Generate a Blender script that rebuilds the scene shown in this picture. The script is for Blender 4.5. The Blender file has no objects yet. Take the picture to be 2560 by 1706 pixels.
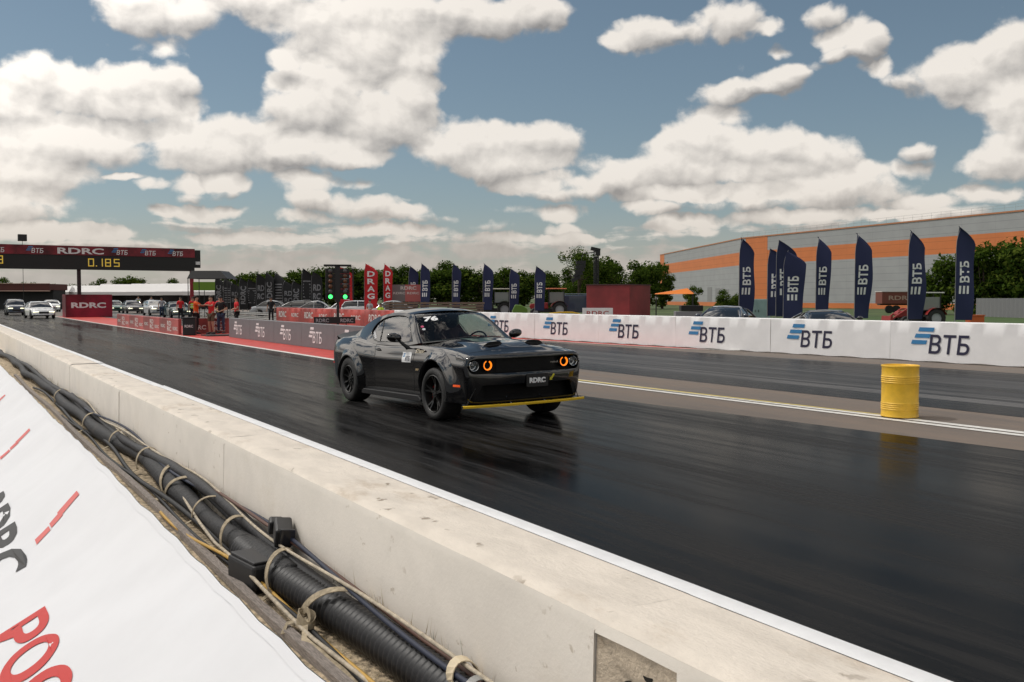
import bpy, bmesh, math, random
from mathutils import Vector, Matrix
from mathutils.bvhtree import BVHTree
from math import sin, cos, pi, radians as R, sqrt, atan2, hypot

sc = bpy.context.scene
COL = sc.collection

# ------------------------------------------------------------------ camera
cam_d = bpy.data.cameras.new('camera')
cam_d.sensor_width = 36.0
cam_d.lens = 33.75
cam_d.clip_start = 0.05
cam_d.clip_end = 6000
cam = bpy.data.objects.new('camera', cam_d)
COL.objects.link(cam)
cam.location = (0, 0, 1.667)
cam.rotation_euler = (R(90 - 2.53), 0, R(-31.1))
sc.camera = cam

# ------------------------------------------------------------------ colour management
sc.view_settings.view_transform = 'Standard'
sc.view_settings.look = 'None'
sc.view_settings.exposure = -0.28
sc.view_settings.gamma = 1.0

# ------------------------------------------------------------------ sun
SUN_EL, SUN_AZ = 56.0, -44.0      # azimuth measured from +Y (down the strip) towards +X
sun_d = bpy.data.lights.new('sun', 'SUN')
sun_d.energy = 1.9
sun_d.angle = R(2.5)
sun_d.color = (1.0, 0.96, 0.90)
sun = bpy.data.objects.new('sun', sun_d)
COL.objects.link(sun)
sd = Vector((sin(R(SUN_AZ)) * cos(R(SUN_EL)), cos(R(SUN_AZ)) * cos(R(SUN_EL)), sin(R(SUN_EL))))
sun.rotation_euler = (-sd).to_track_quat('-Z', 'Y').to_euler()

# ------------------------------------------------------------------ sky
world = bpy.data.worlds.new('World')
sc.world = world
world.use_nodes = True
WT = world.node_tree
WT.nodes.clear()


class NT:
    """small helper for wiring nodes"""
    def __init__(s, tree):
        s.t = tree

    def n(s, typ, ins=None, **props):
        nd = s.t.nodes.new(typ)
        for k, v in props.items():
            setattr(nd, k, v)
        for k, v in (ins or {}).items():
            if isinstance(v, bpy.types.NodeSocket):
                s.t.links.new(v, nd.inputs[k])
            else:
                nd.inputs[k].default_value = v
        return nd

    def m(s, op, a, b=0.0, c=0.0, clamp=False):
        nd = s.n('ShaderNodeMath', {0: a, 1: b, 2: c}, operation=op)
        nd.use_clamp = clamp
        return nd.outputs[0]

    def v(s, op, a, b=(0, 0, 0), c=(0, 0, 0)):
        nd = s.n('ShaderNodeVectorMath', {0: a, 1: b}, operation=op)
        if op == 'MULTIPLY_ADD':
            if isinstance(c, bpy.types.NodeSocket):
                s.t.links.new(c, nd.inputs[2])
            else:
                nd.inputs[2].default_value = c
        return nd

    def noise(s, vec, scale, detail=4, rough=0.55, dim='3D', out=0, dist=0.0):
        return s.n('ShaderNodeTexNoise', {'Vector': vec, 'Scale': scale, 'Detail': detail,
                                          'Roughness': rough, 'Distortion': dist}, noise_dimensions=dim).outputs[out]

    def ramp(s, x, a, b, lo=0.0, hi=1.0, smooth=True):
        nd = s.n('ShaderNodeMapRange', {0: x, 1: a, 2: b, 3: lo, 4: hi})
        nd.interpolation_type = 'SMOOTHSTEP' if smooth else 'LINEAR'
        return nd.outputs[0]

    def mix(s, f, a, b):
        nd = s.n('ShaderNodeMix', data_type='RGBA')
        for k, v in ((0, f), (6, a), (7, b)):
            if isinstance(v, bpy.types.NodeSocket):
                s.t.links.new(v, nd.inputs[k])
            else:
                nd.inputs[k].default_value = (v + (1,)) if isinstance(v, tuple) and len(v) == 3 else v
        return nd.outputs[2]


CLOUDS = [(0.084,0.197,0.042,0.034),(0.122,0.191,0.046,0.029),(0.168,0.194,0.047,0.032),(0.208,0.205,0.028,0.025),(0.067,0.169,0.045,0.022),(0.152,0.174,0.09,0.015),(0.036,0.188,0.031,0.03),(0.103,0.138,0.096,0.024),(0.07,0.114,0.071,0.025),(0.066,0.082,0.047,0.02),(0.028,0.139,0.042,0.034),(0.181,0.271,0.05,0.027),(0.221,0.269,0.037,0.022),(0.299,0.287,0.094,0.025),(0.359,0.269,0.07,0.038),(0.398,0.242,0.06,0.035),(0.42,0.275,0.075,0.034),(0.446,0.235,0.041,0.024),(0.482,0.285,0.054,0.024),(0.531,0.279,0.061,0.025),(0.571,0.285,0.046,0.023),(0.362,0.19,0.079,0.038),(0.41,0.179,0.067,0.034),(0.315,0.188,0.039,0.025),(0.441,0.197,0.033,0.032),(0.247,0.144,0.076,0.03),(0.272,0.162,0.046,0.026),(0.332,0.143,0.074,0.018),(0.375,0.134,0.04,0.01),(0.352,0.215,0.035,0.019),(0.313,0.225,0.024,0.012),(0.508,0.159,0.052,0.028),(0.571,0.159,0.058,0.025),(0.54,0.135,0.072,0.021),(0.486,0.146,0.041,0.025),(0.74,0.156,0.056,0.028),(0.799,0.145,0.078,0.03),(0.858,0.137,0.048,0.027),(0.714,0.133,0.074,0.024),(0.783,0.119,0.104,0.013),(0.661,0.121,0.045,0.021),(0.878,0.104,0.076,0.02),(0.796,0.095,0.102,0.013),(0.898,0.11,0.033,0.018),(0.714,0.096,0.052,0.01),(0.594,0.108,0.056,0.014),(0.678,0.262,0.044,0.021),(0.717,0.263,0.046,0.017),(0.764,0.273,0.04,0.026),(0.66,0.25,0.027,0.012),(0.854,0.269,0.031,0.018),(0.807,0.255,0.02,0.01),(0.88,0.237,0.032,0.013),(0.896,0.243,0.017,0.023),(0.862,0.232,0.019,0.013),(0.752,0.198,0.037,0.016),(0.782,0.207,0.051,0.014),(0.82,0.213,0.028,0.019),(0.98,0.207,0.047,0.031),(1.016,0.222,0.035,0.037),(1.021,0.176,0.036,0.02),(0.924,0.204,0.031,0.014),(1.011,0.126,0.04,0.025),(0.989,0.114,0.025,0.008),(0.937,0.139,0.022,0.015),(1.028,0.152,0.035,0.02),(0.226,0.099,0.023,0.013),(0.255,0.104,0.024,0.012),(0.194,0.099,0.022,0.008),(0.338,0.099,0.034,0.019),(0.397,0.092,0.049,0.017),(0.163,0.107,0.019,0.004),(0.445,0.083,0.045,0.012),(0.983,0.081,0.057,0.011),(0.594,0.07,0.036,0.013),(0.732,0.065,0.047,0.01),(0.517,0.075,0.05,0.012),(0.128,0.073,0.042,0.011),(0.271,0.072,0.086,0.009),(0.934,0.069,0.067,0.006),(0.838,0.072,0.065,0.007),(0.094,0.051,0.092,0.009),(0.288,0.049,0.086,0.006),(0.419,0.057,0.072,0.008),(0.599,0.052,0.089,0.007),(0.688,0.083,0.026,0.008)]
W = NT(WT)
grp = bpy.data.node_groups.new('cumulus', 'ShaderNodeTree')
grp.interface.new_socket('Vector', in_out='INPUT', socket_type='NodeSocketVector')
grp.interface.new_socket('Value', in_out='OUTPUT', socket_type='NodeSocketFloat')
G = NT(grp)
gi = grp.nodes.new('NodeGroupInput')
go = grp.nodes.new('NodeGroupOutput')
cur = None
for (a, e, ra, re_) in CLOUDS:
    q = G.v('MULTIPLY_ADD', gi.outputs[0], (1 / ra, 1 / re_, 0), (-a / ra, -e / re_, 0)).outputs[0]
    d = G.v('DOT_PRODUCT', q, q).outputs[1]
    cur = d if cur is None else G.m('SMOOTH_MIN', cur, d, 0.22)
grp.links.new(G.m('SUBTRACT', 1.0, cur), go.inputs[0])

tc = W.n('ShaderNodeTexCoord')
dirv = tc.outputs['Generated']
sep = W.n('ShaderNodeSeparateXYZ', {0: dirv})
az = W.m('ARCTAN2', sep.outputs[0], sep.outputs[1])
el = W.m('ARCSINE', sep.outputs[2])
p0 = W.n('ShaderNodeCombineXYZ', {0: az, 1: el, 2: 0.0}).outputs[0]
wn = W.noise(p0, 16, 3, 0.5, '2D', 1)
p1 = W.v('MULTIPLY_ADD', W.v('SUBTRACT', wn, (0.5, 0.5, 0.5)).outputs[0], (0.018, 0.012, 0), p0).outputs[0]
wn2 = W.noise(p1, 75, 2, 0.5, '2D', 1)
p2 = W.v('MULTIPLY_ADD', W.v('SUBTRACT', wn2, (0.5, 0.5, 0.5)).outputs[0], (0.007, 0.006, 0), p1).outputs[0]
OFF = (-0.0045, 0.0085, 0)
OFF2 = (-0.003, 0.010, 0)
OFF3 = (0.003, -0.010, 0)


def fb(pv):
    """billowing cauliflower relief made of three sizes of soft cells plus fine noise"""
    q_ = W.v('MULTIPLY', pv, (1.0, 1.25, 1)).outputs[0]
    out = None
    for sc_, k in ((17.0, 0.42), (38.0, 0.34), (84.0, 0.16)):
        vo = W.n('ShaderNodeTexVoronoi', {'Vector': q_, 'Scale': sc_, 'Smoothness': 0.55, 'Randomness': 1.0},
                 voronoi_dimensions='2D', feature='SMOOTH_F1').outputs[0]
        h = W.m('MULTIPLY', W.m('SUBTRACT', 0.42, vo), k)
        out = h if out is None else W.m('ADD', out, h)
    n1 = W.m('MULTIPLY', W.m('SUBTRACT', W.noise(q_, 24, 7, 0.58, '2D'), 0.5), 1.15)
    return W.m('ADD', out, n1)


def grpn(pv):
    nd = WT.nodes.new('ShaderNodeGroup')
    nd.node_tree = grp
    WT.links.new(pv, nd.inputs[0])
    return nd.outputs[0]


pb = W.v('ADD', p2, OFF2).outputs[0]
m_up = grpn(pb)
m_dn = grpn(W.v('ADD', p2, OFF3).outputs[0])
m_here = W.m('MULTIPLY', W.m('ADD', m_up, m_dn), 0.5)
# everywhere outside the part of the sky in view: broken cumulus of the same kind
g1 = W.m('MULTIPLY', W.m('SUBTRACT', W.noise(dirv, 3.1, 5, 0.55), 0.47), 5.0)
inside = W.m('MULTIPLY', W.m('MULTIPLY', W.ramp(az, -0.12, 0.0), W.ramp(az, 1.22, 1.08)), W.ramp(el, 0.36, 0.30))
gen = W.m('SUBTRACT', g1, W.m('MULTIPLY', inside, 8.0))
# thin low stratocumulus towards the horizon
lowp = W.v('MULTIPLY', p1, (9, 46, 1)).outputs[0]
low = W.m('SUBTRACT', W.m('MULTIPLY', W.noise(lowp, 1.0, 5, 0.6, '2D'), 4.0),
          W.m('ADD', 1.55, W.m('MULTIPLY', W.ramp(el, 0.05, 0.15, 0, 1, False), 2.4)))
mh = W.m('MAXIMUM', W.m('MAXIMUM', m_here, gen), W.m('MULTIPLY', low, 0.55))
f0 = fb(p1)
f1 = fb(W.v('ADD', p1, OFF).outputs[0])
D0 = W.m('ADD', W.m('ADD', mh, f0), -0.03)
alpha = W.ramp(D0, -0.10, 0.42)
relief = W.m('MULTIPLY', W.m('SUBTRACT', f0, f1), 0.72)
grad = W.m('MAXIMUM', W.m('MINIMUM', W.m('MULTIPLY', W.m('SUBTRACT', m_dn, m_up), 0.62), 0.35), -0.75)
warm = W.ramp(el, 0.0, 0.16, 1.0, 0.0)
lit = W.m('ADD', W.m('ADD', relief, grad), W.m('ADD', 0.80, W.m('MULTIPLY', warm, 0.16)), clamp=True)
c_cloud = W.mix(lit, (0.34, 0.33, 0.325), (1.05, 0.985, 0.905))
warm = W.ramp(el, 0.0, 0.16, 1.0, 0.0)
c_cloud = W.mix(W.m('MULTIPLY', warm, 0.55), c_cloud, (0.70, 0.60, 0.50))
sky = W.n('ShaderNodeTexSky', sky_type='NISHITA', sun_disc=False, sun_elevation=R(SUN_EL),
          sun_rotation=R(SUN_AZ), air_density=1.0, dust_density=0.6, ozone_density=1.6)
hs = W.n('ShaderNodeHueSaturation', {'Hue': 0.485, 'Saturation': 0.86, 'Value': 1.0, 'Color': sky.outputs[0]})
SKY_K = 0.080
bg_sky = W.n('ShaderNodeBackground', {'Color': hs.outputs[0], 'Strength': SKY_K})
# clouds between us and the sun side of the sky scatter more light (they sit behind the camera)
sdot = W.v('DOT_PRODUCT', dirv, tuple(sd)).outputs[1]
boost = W.m('ADD', 1.02, W.m('MULTIPLY', W.ramp(sdot, 0.35, 0.98), 1.6))
bg_cl = W.n('ShaderNodeBackground', {'Color': c_cloud, 'Strength': boost})
amax = W.m('MULTIPLY', alpha, 0.97)
mixw = W.n('ShaderNodeMixShader', {0: amax, 1: bg_sky.outputs[0], 2: bg_cl.outputs[0]})
bg_hz = W.n('ShaderNodeBackground', {'Color': (0.58, 0.555, 0.51, 1), 'Strength': 1.0})
hzf = W.m('MULTIPLY', W.ramp(el, 0.10, -0.01, 0.0, 1.0, True), 0.62)
mixh = W.n('ShaderNodeMixShader', {0: hzf, 1: mixw.outputs[0], 2: bg_hz.outputs[0]})
outw = W.n('ShaderNodeOutputWorld', {'Surface': mixh.outputs[0]})
world.cycles.sampling_method = 'MANUAL'
world.cycles.sample_map_resolution = 512

# ------------------------------------------------------------------ materials
MATS = {}


def mat(name, col, rough=0.5, metal=0.0, emit=0.0, ecol=None, coat=0.0, spec=0.5, var=0.0, vscale=8.0, bump=0.0,
        bscale=30.0, crough=0.03, dirt=None, stretch=(1, 1, 1)):
    if name in MATS:
        return MATS[name]
    m = bpy.data.materials.new(name)
    m.use_nodes = True
    t = m.node_tree
    t.nodes.clear()
    N = NT(t)
    bs = N.n('ShaderNodeBsdfPrincipled', {'Roughness': rough, 'Metallic': metal, 'Specular IOR Level': spec,
                                          'Coat Weight': coat, 'Coat Roughness': crough})
    c = tuple(col) + (1,)
    if var > 0 or bump > 0:
        co = N.n('ShaderNodeTexCoord').outputs['Object']
        co = N.v('MULTIPLY', co, stretch).outputs[0]
    if var > 0:
        nz = N.noise(co, vscale, 6, 0.6)
        k = N.ramp(nz, 0.3, 0.7, 1 - var, 1 + var)
        colv = N.v('MULTIPLY', (col[0], col[1], col[2])).outputs[0]
        nd = N.n('ShaderNodeVectorMath', {0: tuple(col)}, operation='SCALE')
        t.links.new(k, nd.inputs[3])
        base = nd.outputs[0]
        if dirt:
            nz2 = N.noise(co, vscale * 0.35, 8, 0.7)
            base = N.mix(N.ramp(nz2, 0.55, 0.72, 0, dirt[3]), base, tuple(dirt[:3]))
        t.links.new(base, bs.inputs['Base Color'])
    else:
        bs.inputs['Base Color'].default_value = c
    if bump > 0:
        nb = N.noise(co, bscale, 5, 0.6)
        bp = N.n('ShaderNodeBump', {'Strength': bump, 'Distance': 0.02, 'Height': nb})
        t.links.new(bp.outputs[0], bs.inputs['Normal'])
    if emit > 0:
        bs.inputs['Emission Color'].default_value = tuple(ecol or col) + (1,)
        bs.inputs['Emission Strength'].default_value = emit
    N.n('ShaderNodeOutputMaterial', {'Surface': bs.outputs[0]})
    MATS[name] = m
    return m


def glass_mat(name, tint, rough=0.0, refl=1.0):
    if name in MATS:
        return MATS[name]
    m = bpy.data.materials.new(name)
    m.use_nodes = True
    t = m.node_tree
    t.nodes.clear()
    N = NT(t)
    tr = N.n('ShaderNodeBsdfTransparent', {'Color': tuple(tint) + (1,)})
    gl = N.n('ShaderNodeBsdfGlossy', {'Roughness': rough, 'Color': (1, 1, 1, 1)})
    ge = N.n('ShaderNodeNewGeometry')
    c_ = N.m('ABSOLUTE', N.v('DOT_PRODUCT', ge.outputs['Normal'], ge.outputs['Incoming']).outputs[1])
    f = N.m('MULTIPLY', N.m('ADD', 0.045, N.m('MULTIPLY', N.m('POWER', N.m('SUBTRACT', 1.0, c_, clamp=True), 5.0), 0.9)), refl, clamp=True)
    mx = N.n('ShaderNodeMixShader', {0: f, 1: tr.outputs[0], 2: gl.outputs[0]})
    N.n('ShaderNodeOutputMaterial', {'Surface': mx.outputs[0]})
    MATS[name] = m
    return m


# ------------------------------------------------------------------ mesh helpers
class MB:
    def __init__(s):
        s.v = []
        s.f = []
        s.mi = []
        s.cur = 0

    def mat(s, i):
        s.cur = i
        return s

    def add(s, vs, fs):
        o = len(s.v)
        s.v += [tuple(p) for p in vs]
        for f in fs:
            s.f.append(tuple(i + o for i in f))
            s.mi.append(s.cur)
        return s

    def box(s, c, d, rz=0.0, M=None):
        x, y, z = d[0] / 2, d[1] / 2, d[2] / 2
        vs = [Vector((a, b, e)) for a in (-x, x) for b in (-y, y) for e in (-z, z)]
        if rz:
            Q = Matrix.Rotation(rz, 3, 'Z')
            vs = [Q @ p for p in vs]
        if M is not None:
            vs = [M @ p for p in vs]
        vs = [p + Vector(c) for p in vs]
        return s.add(vs, [(0, 1, 3, 2), (4, 6, 7, 5), (0, 4, 5, 1), (2, 3, 7, 6), (0, 2, 6, 4), (1, 5, 7, 3)])

    def cyl(s, a, b, r0, r1=None, n=12, cap=True):
        a, b = Vector(a), Vector(b)
        r1 = r0 if r1 is None else r1
        w = (b - a).normalized()
        u = w.orthogonal().normalized()
        k = w.cross(u)
        vs = []
        for p, r in ((a, r0), (b, r1)):
            for i in range(n):
                t = 2 * pi * i / n
                vs.append(p + u * (cos(t) * r) + k * (sin(t) * r))
        fs = [(i, (i + 1) % n, n + (i + 1) % n, n + i) for i in range(n)]
        if cap:
            fs += [tuple(range(n - 1, -1, -1)), tuple(range(n, 2 * n))]
        return s.add(vs, fs)

    def tube(s, pts, r, n=8, closed=False, rf=None, cap=True):
        pts = [Vector(p) for p in pts]
        N = len(pts)
        vs, fs = [], []
        u = None
        for i, p in enumerate(pts):
            if closed:
                t = (pts[(i + 1) % N] - pts[i - 1]).normalized()
            else:
                t = (pts[min(i + 1, N - 1)] - pts[max(i - 1, 0)]).normalized()
            if u is None:
                u = t.orthogonal().normalized()
            u = (u - t * u.dot(t)).normalized()
            k = t.cross(u)
            rr = rf(i) if rf else r
            for j in range(n):
                a = 2 * pi * j / n
                vs.append(p + u * (cos(a) * rr) + k * (sin(a) * rr))
        L = N if closed else N - 1
        for i in range(L):
            for j in range(n):
                fs.append((i * n + j, i * n + (j + 1) % n, ((i + 1) % N) * n + (j + 1) % n, ((i + 1) % N) * n + j))
        if cap and not closed:
            fs += [tuple(range(n - 1, -1, -1)), tuple(range((N - 1) * n, N * n))]
        return s.add(vs, fs)

    def ribbon(s, pts, w, th=0.002, side=None):
        """flat strap following pts; side = list of width directions"""
        pts = [Vector(p) for p in pts]
        vs, fs = [], []
        N = len(pts)
        for i, p in enumerate(pts):
            t = (pts[min(i + 1, N - 1)] - pts[max(i - 1, 0)]).normalized()
            sv = Vector(side[i] if isinstance(side, list) else side)
            sv = (sv - t * sv.dot(t)).normalized()
            nn = t.cross(sv)
            for a, b in ((-w / 2, -th), (w / 2, -th), (w / 2, th), (-w / 2, th)):
                vs.append(p + sv * a + nn * b)
        for i in range(N - 1):
            for j in range(4):
                fs.append((i * 4 + j, i * 4 + (j + 1) % 4, (i + 1) * 4 + (j + 1) % 4, (i + 1) * 4 + j))
        fs += [(3, 2, 1, 0), tuple(range((N - 1) * 4, N * 4))]
        return s.add(vs, fs)

    def lathe(s, prof, c=(0, 0, 0), n=32, axis='Z', M=None, cap=False):
        vs, fs = [], []
        for (r, h) in prof:
            for i in range(n):
                t = 2 * pi * i / n
                p = Vector((r * cos(t), r * sin(t), h))
                if axis == 'Y':
                    p = Vector((p.x, p.z, p.y))
                elif axis == 'X':
                    p = Vector((p.z, p.x, p.y))
                if M is not None:
                    p = M @ p
                vs.append(p + Vector(c))
        for k in range(len(prof) - 1):
            for i in range(n):
                fs.append((k * n + i, k * n + (i + 1) % n, (k + 1) * n + (i + 1) % n, (k + 1) * n + i))
        if cap:
            fs += [tuple(range(n)), tuple(range((len(prof) - 1) * n, len(prof) * n))]
        return s.add(vs, fs)

    def prism(s, poly, a, b, plane='XZ'):
        """extrude 2-D polygon; plane XZ -> extruded in y from a to b, YZ -> in x, XY -> in z"""
        def P(p, t):
            if plane == 'XZ':
                return (p[0], t, p[1])
            if plane == 'YZ':
                return (t, p[0], p[1])
            return (p[0], p[1], t)
        n = len(poly)
        vs = [P(p, a) for p in poly] + [P(p, b) for p in poly]
        fs = [tuple(range(n - 1, -1, -1)), tuple(range(n, 2 * n))]
        fs += [(i, (i + 1) % n, n + (i + 1) % n, n + i) for i in range(n)]
        return s.add(vs, fs)

    def grid(s, pts, nu, nv, closed_u=False):
        """pts indexed [i*nv+j]"""
        fs = []
        for i in range(nu - (0 if closed_u else 1)):
            for j in range(nv - 1):
                a, b = i * nv + j, ((i + 1) % nu) * nv + j
                fs.append((a, b, b + 1, a + 1))
        return s.add(pts, fs)

    def sphere(s, c, r, n=12, sx=1, sy=1, sz=1):
        vs, fs = [], []
        h = n // 2
        for i in range(h + 1):
            ph = pi * i / h
            for j in range(n):
                t = 2 * pi * j / n
                vs.append((c[0] + r * sx * sin(ph) * cos(t), c[1] + r * sy * sin(ph) * sin(t), c[2] + r * sz * cos(ph)))
        for i in range(h):
            for j in range(n):
                fs.append((i * n + j, (i + 1) * n + j, (i + 1) * n + (j + 1) % n, i * n + (j + 1) % n))
        return s.add(vs, fs)

    def build(s, name, mats, parent=None, smooth=False, xf=None, bevel=0.0, auto=None, recalc=True):
        me = bpy.data.meshes.new(name)
        vs = s.v if xf is None else [tuple(xf(Vector(p))) for p in s.v]
        me.from_pydata(vs, [], s.f)
        if not isinstance(mats, (list, tuple)):
            mats = [mats]
        for m in mats:
            me.materials.append(m)
        if len(mats) > 1:
            me.polygons.foreach_set('material_index', s.mi)
        me.validate()
        if recalc:
            bm = bmesh.new()
            bm.from_mesh(me)
            bmesh.ops.remove_doubles(bm, verts=bm.verts, dist=1e-5)
            bmesh.ops.recalc_face_normals(bm, faces=bm.faces)
            bm.to_mesh(me)
            bm.free()
        if smooth:
            me.polygons.foreach_set('use_smooth', [True] * len(me.polygons))
            if auto is not None:
                me.set_sharp_from_angle(angle=R(auto))
        o = bpy.data.objects.new(name, me)
        COL.objects.link(o)
        if parent is not None:
            o.parent = parent
        if bevel > 0:
            bv = o.modifiers.new('bevel', 'BEVEL')
            bv.width = bevel
            bv.segments = 2
            bv.limit_method = 'ANGLE'
        return o


def tag(o, label=None, cat=None, group=None, kind=None):
    if label:
        o['label'] = label
    if cat:
        o['category'] = cat
    if group:
        o['group'] = group
    if kind:
        o['kind'] = kind
    return o


def thing(name, label, cat, loc=(0, 0, 0), rz=0.0, group=None):
    o = bpy.data.objects.new(name, None)
    o.empty_display_size = 0.2
    COL.objects.link(o)
    o.location = loc
    o.rotation_euler = (0, 0, rz)
    return tag(o, label, cat, group)


def copy_tree(o, parent=None, loc=None, rz=None, label=None, scale=None):
    c = o.copy()
    COL.objects.link(c)
    if parent is not None:
        c.parent = parent
    if loc is not None:
        c.location = loc
    if rz is not None:
        c.rotation_euler = (0, 0, rz)
    if label:
        c['label'] = label
    if scale is not None:
        c.scale = scale
    for ch in [k for k in COL.objects if k.parent == o]:
        if ch is not c:
            copy_tree(ch, c)
    return c


_txt = {}


def text_geo(s, shear=0.0, bold=0.0):
    """vertices (x,y) with baseline at 0 and cap height 1, and faces"""
    key = (s, shear, bold)
    if key in _txt:
        return _txt[key]
    cu = bpy.data.curves.new('lettering', 'FONT')
    cu.body = s
    cu.size = 1.0
    cu.shear = shear
    cu.offset = bold
    cu.resolution_u = 3
    o = bpy.data.objects.new('lettering', cu)
    COL.objects.link(o)
    bpy.context.view_layer.update()
    me = bpy.data.meshes.new_from_object(o.evaluated_get(bpy.context.evaluated_depsgraph_get()))
    vs = [(v.co.x, v.co.y) for v in me.vertices]
    fs = [tuple(p.vertices) for p in me.polygons]
    bpy.data.objects.remove(o)
    bpy.data.meshes.remove(me)
    bpy.data.curves.remove(cu)
    if vs:
        x0 = min(v[0] for v in vs)
        x1 = max(v[0] for v in vs)
        y1 = max(v[1] for v in vs)
        y0 = min(v[1] for v in vs)
        k = 1.0 / (y1 - y0)
        vs = [((v[0] - x0) * k, (v[1] - y0) * k) for v in vs]
        w = (x1 - x0) * k
    else:
        w = 0
    _txt[key] = (vs, fs, w)
    return _txt[key]


def put_text(mb, s, org, ux, uy, h, width=None, shear=0.0, bold=0.0, center=False):
    """flat lettering: org = lower left, ux/uy unit directions, h = height"""
    vs, fs, w = text_geo(s, shear, bold)
    sx = h if width is None else width / w
    org, ux, uy = Vector(org), Vector(ux), Vector(uy)
    if center:
        org = org - ux * (w * sx / 2)
    mb.add([org + ux * (x * sx) + uy * (y * h) for x, y in vs], fs)
    return w * sx


def quad(mb, org, ux, uy, x0, y0, x1, y1, sh=0.0):
    org, ux, uy = Vector(org), Vector(ux), Vector(uy)
    mb.add([org + ux * (x0 + sh * y0) + uy * y0, org + ux * (x1 + sh * y0) + uy * y0,
            org + ux * (x1 + sh * y1) + uy * y1, org + ux * (x0 + sh * y1) + uy * y1], [(0, 1, 2, 3)])


def bank_logo(mb_blue, mb_dark, org, ux, uy, h):
    """three stacked slanting bars and the letters VTB; h = full height, ~2.2 h wide"""
    for k in range(3):
        y0 = h * (0.80 - 0.235 * k)
        quad(mb_blue, org, ux, uy, h * (0.02 - 0.06 * k), y0, h * (0.62 - 0.06 * k), y0 + h * 0.15, 0.35)
    lh = h * 0.70
    o2 = Vector(org) + Vector(ux) * (h * 0.72)
    put_text(mb_dark, '\u0412\u0422\u0411', o2, ux, uy, lh, width=h * 1.55, shear=0.12, bold=0.012)
# ------------------------------------------------------------------ ground, lanes
def asphalt(name, base_lo, base_hi, streak=(60, 0.55, 1), r_lo=0.35, r_hi=0.7, mid=0.5, bump=0.25, patch=0.0, spec=0.5,
            patch_col=(0.15, 0.14, 0.13), f0=0.015, f90=0.30, far=False):
    m = bpy.data.materials.new(name)
    m.use_nodes = True
    t = m.node_tree
    t.nodes.clear()
    N = NT(t)
    co = N.n('ShaderNodeTexCoord').outputs['Object']
    s1 = N.noise(N.v('MULTIPLY', co, (streak[0] * 0.06, streak[1] * 0.05, 1)).outputs[0], 1.0, 4, 0.55)
    s2 = N.noise(N.v('MULTIPLY', co, (streak[0] * 0.30, streak[1] * 0.35, 1)).outputs[0], 1.0, 6, 0.62, dist=0.3)
    s3 = N.noise(N.v('MULTIPLY', co, (streak[0], streak[1] * 2.2, 1)).outputs[0], 1.0, 4, 0.6)
    g = N.noise(co, 140, 2, 0.6)
    k = N.m('ADD', N.m('ADD', N.m('MULTIPLY', s1, 0.45), N.m('MULTIPLY', s2, 0.35)),
            N.m('ADD', N.m('MULTIPLY', s3, 0.15), N.m('MULTIPLY', g, 0.05)))
    f = N.ramp(k, mid - 0.09, mid + 0.09)
    col = N.mix(f, tuple(base_lo), tuple(base_hi))
    if patch > 0:
        pn = N.noise(N.v('MULTIPLY', co, (1.6, 0.09, 1)).outputs[0], 1.0, 5, 0.6)
        pf = N.ramp(pn, 0.50, 0.66, 0, patch)
        if far:     # the glued, rubbered run-out near the camera is blacker than the worn launch pad further up
            sy = N.n('ShaderNodeSeparateXYZ', {0: co}).outputs[1]
            yn_ = N.m('ADD', sy, N.m('MULTIPLY', N.m('SUBTRACT', s1, 0.5), 30.0))
            pf = N.m('ADD', N.m('MULTIPLY', pf, N.ramp(yn_, 4.0, 30.0, 0.25, 1.0)), N.m('MULTIPLY', N.ramp(yn_, 11.0, 34.0), N.m('MULTIPLY', f, 0.55)), clamp=True)
        col = N.mix(pf, col, tuple(patch_col))
    rg = N.ramp(k, mid - 0.15, mid + 0.15, r_lo, r_hi)
    hb = N.m('ADD', N.m('MULTIPLY', s3, 0.5), N.m('MULTIPLY', N.noise(co, 260, 3, 0.7), 0.5))
    bp = N.n('ShaderNodeBump', {'Strength': bump, 'Distance': 0.006, 'Height': hb})
    # coarse asphalt mirrors far less than a polished surface: weak sheen that grows only at grazing angles
    df = N.n('ShaderNodeBsdfDiffuse', {'Color': col, 'Roughness': 0.8, 'Normal': bp.outputs[0]})
    gl = N.n('ShaderNodeBsdfGlossy', {'Roughness': rg, 'Normal': bp.outputs[0], 'Color': (1, 0.98, 0.95, 1)})
    lw = N.n('ShaderNodeLayerWeight', {'Blend': 0.5})
    fr = N.m('ADD', f0, N.m('MULTIPLY', N.m('POWER', lw.outputs['Facing'], 6.0), f90))
    fr = N.m('MULTIPLY', fr, N.ramp(k, mid - 0.09, mid + 0.09, 1.6, 0.45))
    mx = N.n('ShaderNodeMixShader', {0: fr, 1: df.outputs[0], 2: gl.outputs[0]})
    N.n('ShaderNodeOutputMaterial', {'Surface': mx.outputs[0]})
    return m


M_brown = asphalt('old_brown_asphalt', (0.115, 0.090, 0.073), (0.20, 0.16, 0.132), (26, 2.5), 0.55, 0.85, bump=0.5, f0=0.01, f90=0.12)
M_lane = asphalt('rubbered_lane', (0.002, 0.002, 0.0024), (0.030, 0.0295, 0.0295), (22, 0.8), 0.08, 0.34, mid=0.52, bump=0.10,
                 patch=0.30, patch_col=(0.070, 0.066, 0.062), f0=0.014, f90=0.22, far=True)
M_lane2 = asphalt('far_rubbered_lane', (0.003, 0.003, 0.004), (0.20, 0.193, 0.19), (13, 0.22), 0.26, 0.6, mid=0.565, bump=0.15, f0=0.015, f90=0.16)
M_red = mat('red_track_paint', (0.50, 0.035, 0.022), 0.55, var=0.18, vscale=3, dirt=(0.2, 0.05, 0.04, 0.4))
M_white = mat('white_road_paint', (0.66, 0.64, 0.60), 0.6, var=0.12, vscale=9, dirt=(0.3, 0.28, 0.25, 0.5))
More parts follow.
